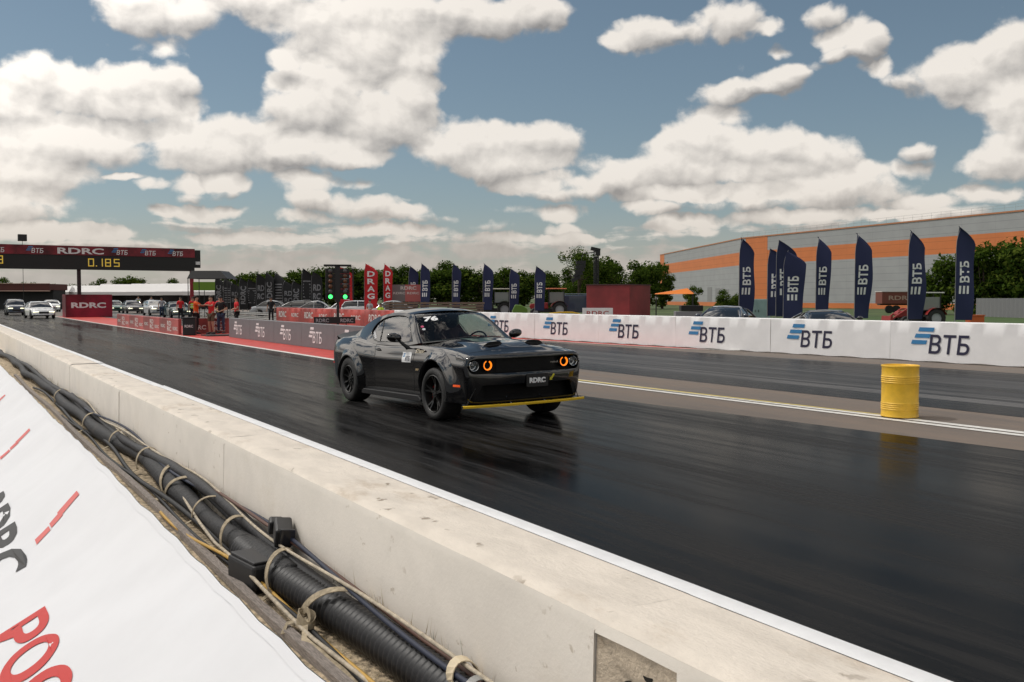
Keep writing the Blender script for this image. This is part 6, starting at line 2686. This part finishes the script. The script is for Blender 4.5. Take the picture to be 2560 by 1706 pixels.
# ------------------------------------------------------------------ background cars
def car_proto(name, label, col, L=4.5, Wd=1.8, H=1.45, kind='sedan', lamps=True, loc=(0, 0, 0), rz=0, group=None):
    """x forward; body, windows, wheels, lamps"""
    t = thing(name, label, 'car', loc, rz, group)
    h2 = L / 2
    if kind == 'sedan':
        top = [(-h2, .62), (-h2 + .08, .90), (-h2 + .8, .98), (h2 - 1.5, .93), (h2 - .5, .82), (h2 - .05, .66), (h2, .50)]
        cab = [(-h2 + .55, .94), (-h2 + 1.35, H - .06), (-h2 + 2.0, H), (-.05, H - .02), (.25, H - .07), (h2 - 1.25, .90)]
    elif kind == 'suv':
        top = [(-h2, .70), (-h2 + .05, 1.0), (-h2 + .8, 1.05), (h2 - 1.1, 1.03), (h2 - .4, .95), (h2 - .03, .75), (h2, .55)]
        cab = [(-h2 + .12, 1.0), (-h2 + .45, H - .06), (-h2 + 1.2, H), (.2, H - .02), (.45, H - .08), (h2 - .95, 1.0)]
    else:   # low coupe
        top = [(-h2, .60), (-h2 + .08, .84), (-h2 + .8, .90), (h2 - 1.6, .84), (h2 - .5, .70), (h2 - .05, .56), (h2, .42)]
        cab = [(-h2 + .45, .86), (-h2 + 1.35, H - .10), (-h2 + 2.0, H), (-.35, H - .01), (.0, H - .06), (h2 - 1.35, .82)]
    q = MB()
    n = 40
    pts = []
    for i in range(n + 1):
        x = -h2 + L * i / n
        zt = interp(top, x)
        e = 1 - .20 * (abs(x) / h2) ** 6 - .03 * (abs(x) / h2) ** 2
        w = Wd / 2 * e
        zb = .22 + .08 * (abs(x) / h2) ** 6
        # wheel arches
        for ax in (h2 - .85, -h2 + .80):
            if abs(x - ax) < .36:
                zb = max(zb, .33 + sqrt(max(0, .36 ** 2 - (x - ax) ** 2)) * .95)
        zb = min(zb, zt - .12)
        sec = [(0, zb), (.8 * w, zb), (.97 * w, zb + .04), (w, .5 * (zb + zt)), (.985 * w, zt - .12), (.92 * w, zt - .03), (.8 * w, zt), (.4 * w, zt + .02), (0, zt + .025)]
        full = sec + [(-a, b) for a, b in sec[-2:0:-1]]
        pts += [(x, a, b) for a, b in full]
    m_ = 16
    fs = []
    for i in range(n):
        for j in range(m_):
            fs.append((i * m_ + j, i * m_ + (j + 1) % m_, (i + 1) * m_ + (j + 1) % m_, (i + 1) * m_ + j))
    fs += [tuple(range(m_)), tuple(range(n * m_, (n + 1) * m_))]
    q.add(pts, fs)
    body_ = q.build('body', col, t, smooth=True, auto=40)
    x0, x1 = cab[0][0], cab[-1][0]
    zt0 = H

    def csec(x, inset=0.0):
        zt = interp(cab, x) - inset
        zb = interp(top, x) - .02
        w = Wd / 2 * .90
        k = max(0, (zt - zb)) / (H - .9)
        wt = w - .20 * k - inset
        return [(w - inset, zb), (w - inset - .04 * k, zb + .45 * (zt - zb)), (wt + .02, zt - .06 * k), (wt - .08, zt), (0, zt + .02 * k)]
    q = MB()
    N2 = 30
    pts = []
    for i in range(N2 + 1):
        x = x0 + (x1 - x0) * i / N2
        s_ = csec(x, .012)
        full = s_ + [(-a, b) for a, b in s_[-2::-1]]
        pts += [(x, a, b) for a, b in full]
    q.grid(pts, N2 + 1, 9)
    q.build('windows', mat('dark_car_glass', (0.006, 0.007, 0.008), 0.06, coat=1.0), t, smooth=True, auto=40)
    # roof skin and pillars
    q = MB()
    xr0, xr1 = cab[1][0], cab[4][0]
    pts = []
    for i in range(13):
        x = xr0 + (xr1 - xr0) * i / 12
        s_ = csec(x)
        row_ = s_[2:] + [(-a, b) for a, b in s_[-2:1:-1]]
        pts += [(x, a, b) for a, b in row_]
    q.grid(pts, 13, 5)
    for s in (-1, 1):
        for (xa, xb) in ((x0 + .02, xr0 + .1), (x1 - .02, xr1 - .05)):
            prev = []
            for i in range(7):
                x = xa + (xb - xa) * i / 6
                s_ = csec(x, -.006)
                prev.append((x, s * s_[2][0], s_[2][1]))
            q.tube(prev, .035, 5)
        xm = (xr0 + xr1) / 2 - .1
        s_ = csec(xm, -.004)
        q.tube([(xm, s * s_[0][0], s_[0][1]), (xm, s * s_[1][0], s_[1][1]), (xm, s * s_[2][0], s_[2][1])], .03, 5)
    q.build('roof', col, t, smooth=True, auto=40)
    for s in (-1, 1):
        for ax in (h2 - .85, -h2 + .80):
            q = MB()
            yc = s * (Wd / 2 - .11)
            q.lathe([(.20, yc - .10), (.30, yc - .10), (.33, yc - .07), (.33, yc + .07), (.30, yc + .10), (.20, yc + .10), (.20, yc - .10)], c=(ax, 0, .33), n=24, axis='Y')
            w_ = q.build('wheel', M_rubber, t, smooth=True, auto=40)
            q = MB()
            q.cyl((ax, yc - .06, .33), (ax, yc + .06, .33), .21, .21, 16)
            q.build('rim', mat('grey_rim', (0.18, 0.18, 0.19), 0.35, .7), w_, smooth=True, auto=40)
        zf = interp(top, h2 - .12) - .13
        q = MB()
        q.box((h2 - .10, s * (Wd / 2 - .36), zf), (.16, .42, .085))
        q.build('headlight', mat('lit_headlight', (0.9, 0.9, 0.8), 0.2, emit=2.2, ecol=(1, 0.93, 0.6)) if lamps else mat('headlight_glass', (0.5, 0.5, 0.5), 0.1), t, bevel=.02)
        q = MB()
        q.sphere((h2 - 1.75, s * (Wd / 2 + .06), .98 if kind != 'suv' else 1.08), .11, 10, .5, 1, .7)
        q.build('mirror', col, t, smooth=True)
        q = MB()
        q.box((-h2 + .03, s * (Wd / 2 - .36), .80), (.06, .40, .10))
        q.build('tail_light', mat('dark_red_lens', (0.18, 0.008, 0.008), 0.15, coat=1.0), t)
    q = MB()
    q.box((h2 - .03, 0, .50), (.10, .75, .16))
    q.build('grille', M_scr, t, bevel=.02)
    q = MB()
    q.box((h2 - .04, 0, .28), (.10, Wd * .78, .09))
    q.build('lower_grille', M_scr, t, bevel=.02)
    return t


def paint(n, c):
    return mat(n, c, 0.3, coat=1.0)


C_white, C_dark, C_green = paint('white_car_paint', (0.72, 0.73, 0.74)), paint('dark_blue_car_paint', (0.02, 0.03, 0.06)), paint('green_car_paint', (0.015, 0.10, 0.07))
C_silver, C_black, C_red = paint('silver_car_paint', (0.38, 0.39, 0.40)), paint('black_car_paint_plain', (0.01, 0.01, 0.011)), paint('red_car_paint', (0.35, 0.015, 0.015))
dn = -pi / 2     # facing down the strip towards the camera
car_proto('white_car', 'white car with lit headlights waiting in the near lane', C_white, 4.6, 1.9, 1.42, 'sedan', True, (7.75, 90.5, 0), dn + R(4))
t = car_proto('dark_car', 'dark car with an orange door patch behind the white one in the near lane', C_dark, 4.4, 1.8, 1.6, 'suv', True, (7.2, 110.0, 0), dn)
q = MB()
q.box((2.0, .82, .75), (.5, .10, .35))
q.build('orange_patch', mat('orange_patch', (0.6, 0.3, 0.06), 0.6), t)
car_proto('white_hatchback', 'white car partly behind the dark red ballast cube', C_white, 4.3, 1.75, 1.5, 'suv', True, (12.9, 134, 0), dn)
car_proto('green_car', 'dark green car with lit headlights in the far lane queue', C_green, 4.4, 1.8, 1.45, 'sedan', True, (18.3, 121, 0), dn)
car_proto('black_car', 'black car with lit headlights between the green and silver cars', C_black, 4.4, 1.8, 1.45, 'sedan', True, (19.4, 115.5, 0), dn)
car_proto('silver_car', 'silver car with lit headlights in the far lane queue', C_silver, 4.6, 1.9, 1.5, 'suv', True, (18.9, 99.5, 0), dn)
car_proto('dark_green_car', 'dark car with pale headlights behind the officials', paint('teal_car_paint', (0.015, 0.05, 0.05)), 4.4, 1.8, 1.4, 'sedan', True, (18.2, 86.5, 0), dn)
row_c = [(26.97, 86.6, C_silver, 'sedan'), (27.9, 83.2, C_black, 'suv'), (29.09, 80.6, C_silver, 'coupe'), (30.2, 78.0, C_white, 'sedan'), (31.2, 75.2, C_white, 'suv'), (31.9, 72.2, C_silver, 'sedan')]
nm = ['silver saloon', 'black estate', 'low silver coupe', 'white saloon', 'white estate', 'grey saloon']
for i, (x_, y_, c_, k_) in enumerate(row_c):
    car_proto('parked_car', '%s parked side-on behind the dark red wall' % nm[i], c_, 4.4, 1.8, 1.5, k_, False, (x_, y_, 0), R(150 if i % 2 else -25), 'cars parked behind the red wall')
car_proto('navy_saloon', 'shiny navy saloon behind the white wall next to the red cabin', C_dark, 4.6, 1.85, 1.36, 'coupe', False, (27.9, 29.3, 0), R(212))
car_proto('low_black_car', 'low black car behind the white wall under the flags', C_black, 4.3, 1.9, 1.26, 'coupe', False, (27.2, 23.4, 0), R(238))
t = thing('blue_van', 'dark blue van with a silver roof rack left of the red cabin', 'van', (54.5, 78.2, 0), R(150))
q = MB()
q.prism([(-2.3, .3), (2.3, .3), (2.35, .9), (1.9, 1.2), (1.3, 2.0), (-2.25, 2.05), (-2.3, .8)], -.9, .9, 'XZ')
q.build('body', C_dark, t, bevel=.08)
q = MB()
q.tube([(-1.8, -.6, 2.12), (1.1, -.6, 2.12)], .03, 6)
q.tube([(-1.8, .6, 2.12), (1.1, .6, 2.12)], .03, 6)
q.build('roof_rack', M_chrome, t)
for x_ in (-1.5, 1.5):
    for s in (-1, 1):
        q = MB()
        q.cyl((x_, s * .75, .34), (x_, s * .95, .34), .34, .34, 20)
        q.build('wheel', M_rubber, t, smooth=True, auto=40)

# ------------------------------------------------------------------ people
M_skin = mat('skin', (0.42, 0.24, 0.16), 0.6)
M_hair = mat('dark_hair', (0.02, 0.013, 0.008), 0.8)


def skin_mesh(name, joints, bones, m, parent, sub=1):
    """joints: name -> (co, radius)"""
    keys = list(joints)
    me = bpy.data.meshes.new(name)
    me.from_pydata([joints[k][0] for k in keys], [(keys.index(a), keys.index(b)) for a, b in bones], [])
    o = bpy.data.objects.new(name, me)
    COL.objects.link(o)
    md = o.modifiers.new('skin', 'SKIN')
    md.use_smooth_shade = True
    for i, k in enumerate(keys):
        r = joints[k][1]
        sv = me.skin_vertices[0].data[i]
        sv.radius = r if isinstance(r, tuple) else (r, r)
        sv.use_root = (i == 0)
    if sub:
        s_ = o.modifiers.new('sub', 'SUBSURF')
        s_.levels = s_.render_levels = sub
    bpy.context.view_layer.update()
    m2 = bpy.data.meshes.new_from_object(o.evaluated_get(bpy.context.evaluated_depsgraph_get()))
    o.modifiers.clear()
    o.data = m2
    bpy.data.meshes.remove(me)
    m2.materials.clear()
    m2.materials.append(m)
    m2.polygons.foreach_set('use_smooth', [True] * len(m2.polygons))
    o.parent = parent
    return o


def person(label, loc, rz, shirt, trousers, H=1.76, arms='down', shorts=False, vest=None, cap=None, group=None, seated=False, legs=True):
    t = thing('person', label, 'person', loc, rz, group)
    k = H / 1.76
    t.scale = (k, k, k)
    # facing +x
    J = {'pelvis': ((0, 0, .94), (.115, .14)), 'waist': ((0.0, 0, 1.08), (.10, .13)), 'chest': ((.0, 0, 1.30), (.115, .155)), 'neck0': ((.0, 0, 1.44), (.07, .09)),
         'neck': ((.01, 0, 1.52), .052), 'head0': ((.02, 0, 1.60), (.075, .068)), 'head1': ((.022, 0, 1.67), (.092, .076)), 'crown': ((.01, 0, 1.725), (.070, .060)),
         'nose': ((.125, 0, 1.625), .010)}
    Bn = [('pelvis', 'waist'), ('waist', 'chest'), ('chest', 'neck0'), ('neck0', 'neck'), ('neck', 'head0'), ('head0', 'head1'), ('head1', 'crown'), ('head0', 'nose')]
    for s, c in ((1, 'l'), (-1, 'r')):
        st_ = .03 * s
        J['hip' + c] = ((0, s * .09, .88), .095)
        J['knee' + c] = ((.03, s * .11, .48), .058)
        J['ankle' + c] = ((-.02, s * .12, .09), .040)
        J['toe' + c] = ((.13, s * .135, .035), .032)
        Bn += [('pelvis', 'hip' + c), ('hip' + c, 'knee' + c), ('knee' + c, 'ankle' + c), ('ankle' + c, 'toe' + c)]
        J['sh' + c] = ((0, s * .185, 1.42), .058)
        if arms == 'down':
            el, wr = (-.02, s * .25, 1.14), (.06, s * .27, .90)
        elif arms == 'folded':
            el, wr = (.03, s * .26, 1.16), (.20, -s * .02, 1.20)
        elif arms == 'point':
            el, wr = (.22, s * .24, 1.30), (.48, s * .16, 1.34)
        else:   # hips / holding in front
            el, wr = (.02, s * .29, 1.15), (.22, s * .10, 1.08)
        J['el' + c] = (el, .042)
        J['wr' + c] = (wr, .028)
        d = (Vector(wr) - Vector(el)).normalized()
        pw = Vector(wr) + d * .075
        J['palm' + c] = (tuple(pw), (.034, .020))
        Bn += [('neck0', 'sh' + c), ('sh' + c, 'el' + c), ('el' + c, 'wr' + c), ('wr' + c, 'palm' + c)]
        side = d.cross(Vector((0, 0, 1)))
        side = side.normalized() if side.length > .2 else Vector((0, 1, 0))
        for f in range(4):
            off = side * (.024 - .016 * f)
            a = pw + off * .9 + d * .03
            b = pw + off + d * (.075 - .006 * abs(f - 1)) + Vector((0, 0, -.012))
            J['f%d%s' % (f, c)] = (tuple(a), .009)
            J['g%d%s' % (f, c)] = (tuple(b), .007)
            Bn += [('palm' + c, 'f%d%s' % (f, c)), ('f%d%s' % (f, c), 'g%d%s' % (f, c))]
        a = Vector(wr) + d * .03 + side * .035
        J['th' + c] = (tuple(a), .010)
        J['tt' + c] = (tuple(a + d * .03 + side * .01), .008)
        Bn += [('wr' + c, 'th' + c), ('th' + c, 'tt' + c)]
    if not legs:
        pass
    skin_mesh('body', J, Bn, M_skin, t, 1)
    g = .014

    def grow(k_, extra=g):
        co, r = J[k_]
        r = r if isinstance(r, tuple) else (r, r)
        return (co, (r[0] + extra, r[1] + extra))
    S = {k_: grow(k_, .022) for k_ in ('waist', 'chest', 'neck0', 'shl', 'shr')}
    S['hem'] = ((0, 0, .93), (.145, .165))
    SB = [('hem', 'waist'), ('waist', 'chest'), ('chest', 'neck0'), ('neck0', 'shl'), ('neck0', 'shr')]
    for c in 'lr':
        e, w_ = Vector(J['el' + c][0]), Vector(J['sh' + c][0])
        S['sl' + c] = (tuple(w_ + (e - w_) * .75), .062)
        SB.append(('sh' + c, 'sl' + c))
    S = dict([('waist', S['waist'])] + [(a, b) for a, b in S.items() if a != 'waist'])
    skin_mesh('shirt', S, SB, shirt, t, 1)
    T = {'pelvis': ((0, 0, .95), (.135, .155))}
    TB = []
    for c in 'lr':
        T['hip' + c] = grow('hip' + c, .016)
        hk, kn, an = Vector(J['hip' + c][0]), Vector(J['knee' + c][0]), Vector(J['ankle' + c][0])
        T['knee' + c] = (tuple(kn + Vector((0, 0, .06 if shorts else 0))), .074)
        TB += [('pelvis', 'hip' + c), ('hip' + c, 'knee' + c)]
        if not shorts:
            T['an' + c] = (tuple(an + Vector((0, 0, .03))), .056)
            TB.append(('knee' + c, 'an' + c))
    skin_mesh('trousers', T, TB, trousers, t, 1)
    for c, s in (('l', 1), ('r', -1)):
        q = MB()
        q.prism([(-.10, 0), (.19, 0), (.195, .035), (.12, .075), (.02, .11), (-.10, .10)], s * .125 - .045, s * .125 + .045, 'XZ')
        q.build('shoe', M_black, t, bevel=.02)
    q = MB()
    q.sphere((-.005, 0, 1.70), .105, 14, 1.0, .88, .80)
    h = q.build('cap' if cap else 'hair', cap or M_hair, t, smooth=True)
    if cap:
        q = MB()
        q.sphere((.10, 0, 1.685), .08, 10, 1, .8, .12)
        q.build('cap_peak', cap, h, smooth=True)
    for s in (-1, 1):
        q = MB()
        q.sphere((.100, s * .030, 1.655), .010, 6)
        q.build('eye', M_black, t)
    if vest:
        V = {'waist': (J['waist'][0], (.135, .165)), 'hem': ((0, 0, .95), (.155, .18)), 'chest': (J['chest'][0], (.15, .19)), 'neck0': ((0, 0, 1.42), (.10, .135))}
        skin_mesh('hi_vis_vest', V, [('waist', 'hem'), ('waist', 'chest'), ('chest', 'neck0')], vest, t, 1)
        for z_ in (1.05, 1.22):
            q = MB()
            q.lathe([(.172, -.025), (.172, .025)], c=(0, 0, z_), n=20)
            o = q.build('reflective_band', mat('silver_band', (0.6, 0.6, 0.6), 0.4), t, smooth=True)
            o.scale = (.9, 1.12, 1)
    return t


def cl(n, c):
    return mat(n, c, 0.85)


M_or, M_rs = cl('orange_shirt', (0.72, 0.09, 0.01)), cl('red_shirt', (0.58, 0.015, 0.02))
M_jeans, M_bk, M_kh = cl('blue_jeans', (0.03, 0.05, 0.10)), cl('black_cloth', (0.012, 0.012, 0.014)), cl('khaki_cloth', (0.12, 0.095, 0.06))
M_hv, M_gy = mat('hi_vis_yellow', (0.45, 0.62, 0.04), 0.8), cl('grey_cloth', (0.35, 0.35, 0.38))
go_ = 'officials at the start line'
person('person in a bright orange shirt with forearms held forward, black trousers', (10.55, 46.1, 0), R(-25), M_or, M_bk, 1.80, 'point', group=go_)
person('person in a bright red shirt with folded arms and khaki shorts', (11.15, 45.7, 0), R(-150), M_rs, M_kh, 1.80, 'point', True, group=go_)
person('person in a yellow hi-vis vest over red standing behind the red shirt', (12.7, 50.2, 0), R(-90), M_rs, M_bk, 1.80, 'front', vest=M_hv, group=go_)
person('person in a black top, black cap and blue jeans at the board end', (11.75, 46.3, 0), R(-120), M_bk, M_jeans, 1.78, 'front', cap=M_bk, group=go_)
person('person in a red shirt behind the one in blue jeans', (14.3, 53.0, 0), R(180), M_rs, M_bk, 1.75, 'front', group=go_)
person('person in a black jacket standing alone before the grey crash rail', (20.2, 66.0, 0), R(-120), M_bk, M_bk, 1.76, 'down', cap=M_bk)
person('person in a red shirt among the queue left of the orange shirt', (15.7, 73.5, 0), R(-90), M_rs, M_bk, 1.76, 'down')
person('person in a hi-vis vest left of the gantry red post', (16.8, 74.5, 0), R(-90), M_rs, M_bk, 1.76, 'down', vest=M_hv)
person('person in a white shirt between the silver and dark cars', (17.2, 88.0, 0), R(-90), M_gy, M_jeans, 1.76, 'down')
person('person in a hi-vis vest over the roof of the green car', (20.3, 117.0, 0), R(-90), M_gy, M_bk, 1.95, 'down', vest=M_hv)
person('person in a grey shirt near the black queueing car', (21.0, 113.0, 0), R(-90), M_gy, M_jeans, 1.9, 'down')
person('person in a bright hi-vis top bending behind the dark red wall', (26.2, 60.8, -.42), R(-150), M_hv, M_bk, 1.76, 'front', vest=M_hv)
person('person in a white top leaning behind the red wall near the starting lights', (27.8, 66.5, -.2), R(-150), M_gy, M_jeans, 1.76, 'front')
person('person in a pale orange top beside the red tractor', (42.5, 58.2, -.3), R(-150), cl('peach_cloth', (0.55, 0.28, 0.16)), M_bk, 1.76, 'down')

# bin at the start line and low platform
t = thing('litter_bin', 'black square bin with a white emblem at the feet of the orange shirt', 'bin', (9.98, 44.9, 0), R(-20))
q = MB()
q.box((0, 0, .39), (.55, .5, .78))
q.build('body', M_black, t, bevel=.03)
q = MB()
q.box((0, 0, .80), (.6, .55, .05))
q.build('lid', M_black, t, bevel=.01)
sign_text(t, 'RDRC', .36, .12, -.262, .36, M_lwhite)
t = thing('cable_ramp', 'thin black rubber mat on the red surface beside the grey boards', 'mat', (11.4, 43.6, 0))
q = MB()
q.box((0, 0, .03), (2.2, 1.2, .05))
q.build('rubber', M_rubber, t, bevel=.02)

# driver in the coupe, helmeted, hands on the wheel
t = thing('person', 'helmeted driver in dark red inside the black coupe, hands on the wheel', 'person', (6.795, 13.30, 0.06), -pi / 2 + R(1.4))
J = {'pelvis': ((-.36, .37, .62), (.12, .15)), 'waist': ((-.40, .37, .74), (.10, .13)), 'chest': ((-.46, .37, .96), (.11, .16)), 'neck0': ((-.46, .37, 1.09), (.07, .09)),
     'neck': ((-.44, .37, 1.15), .05), 'head0': ((-.43, .37, 1.22), (.08, .07)), 'head1': ((-.43, .37, 1.28), (.09, .075))}
Bn = [('pelvis', 'waist'), ('waist', 'chest'), ('chest', 'neck0'), ('neck0', 'neck'), ('neck', 'head0'), ('head0', 'head1')]
for s, c in ((1, 'l'), (-1, 'r')):
    J['sh' + c] = ((-.44, .37 + s * .18, 1.06), .055)
    J['el' + c] = ((-.16, .37 + s * .22, .92), .042)
    J['wr' + c] = ((.16, .37 + s * .17, .99), .028)
    J['pa' + c] = ((.25, .37 + s * .165, 1.0), (.034, .022))
    Bn += [('neck0', 'sh' + c), ('sh' + c, 'el' + c), ('el' + c, 'wr' + c), ('wr' + c, 'pa' + c)]
    for f in range(4):
        J['f%d%s' % (f, c)] = ((.315, .37 + s * .165, 1.03 - .02 * f), .009)
        J['g%d%s' % (f, c)] = ((.325, .37 + s * .135, 1.03 - .02 * f), .008)
        Bn += [('pa' + c, 'f%d%s' % (f, c)), ('f%d%s' % (f, c), 'g%d%s' % (f, c))]
    J['t' + c] = ((.26, .37 + s * .125, 1.03), .010)
    Bn.append(('pa' + c, 't' + c))
    J['kn' + c] = ((.12, .37 + s * .12, .74), .06)
    J['an' + c] = ((.45, .37 + s * .11, .50), .04)
    Bn += [('pelvis', 'kn' + c), ('kn' + c, 'an' + c)]
skin_mesh('body', J, Bn, mat('dark_red_suit', (0.10, 0.01, 0.01), 0.8), t, 1)
q = MB()
q.sphere((-.44, .37, 1.27), .135, 18, 1.08, .92, 1.02)
h = q.build('helmet', mat('black_helmet', (0.01, 0.01, 0.012), 0.2, coat=1.0), t, smooth=True)
q = MB()
q.sphere((-.405, .37, 1.265), .115, 16, 1.05, .93, .5)
q.build('visor', mat('dark_visor', (0.02, 0.02, 0.03), 0.05, coat=1.0), h, smooth=True)
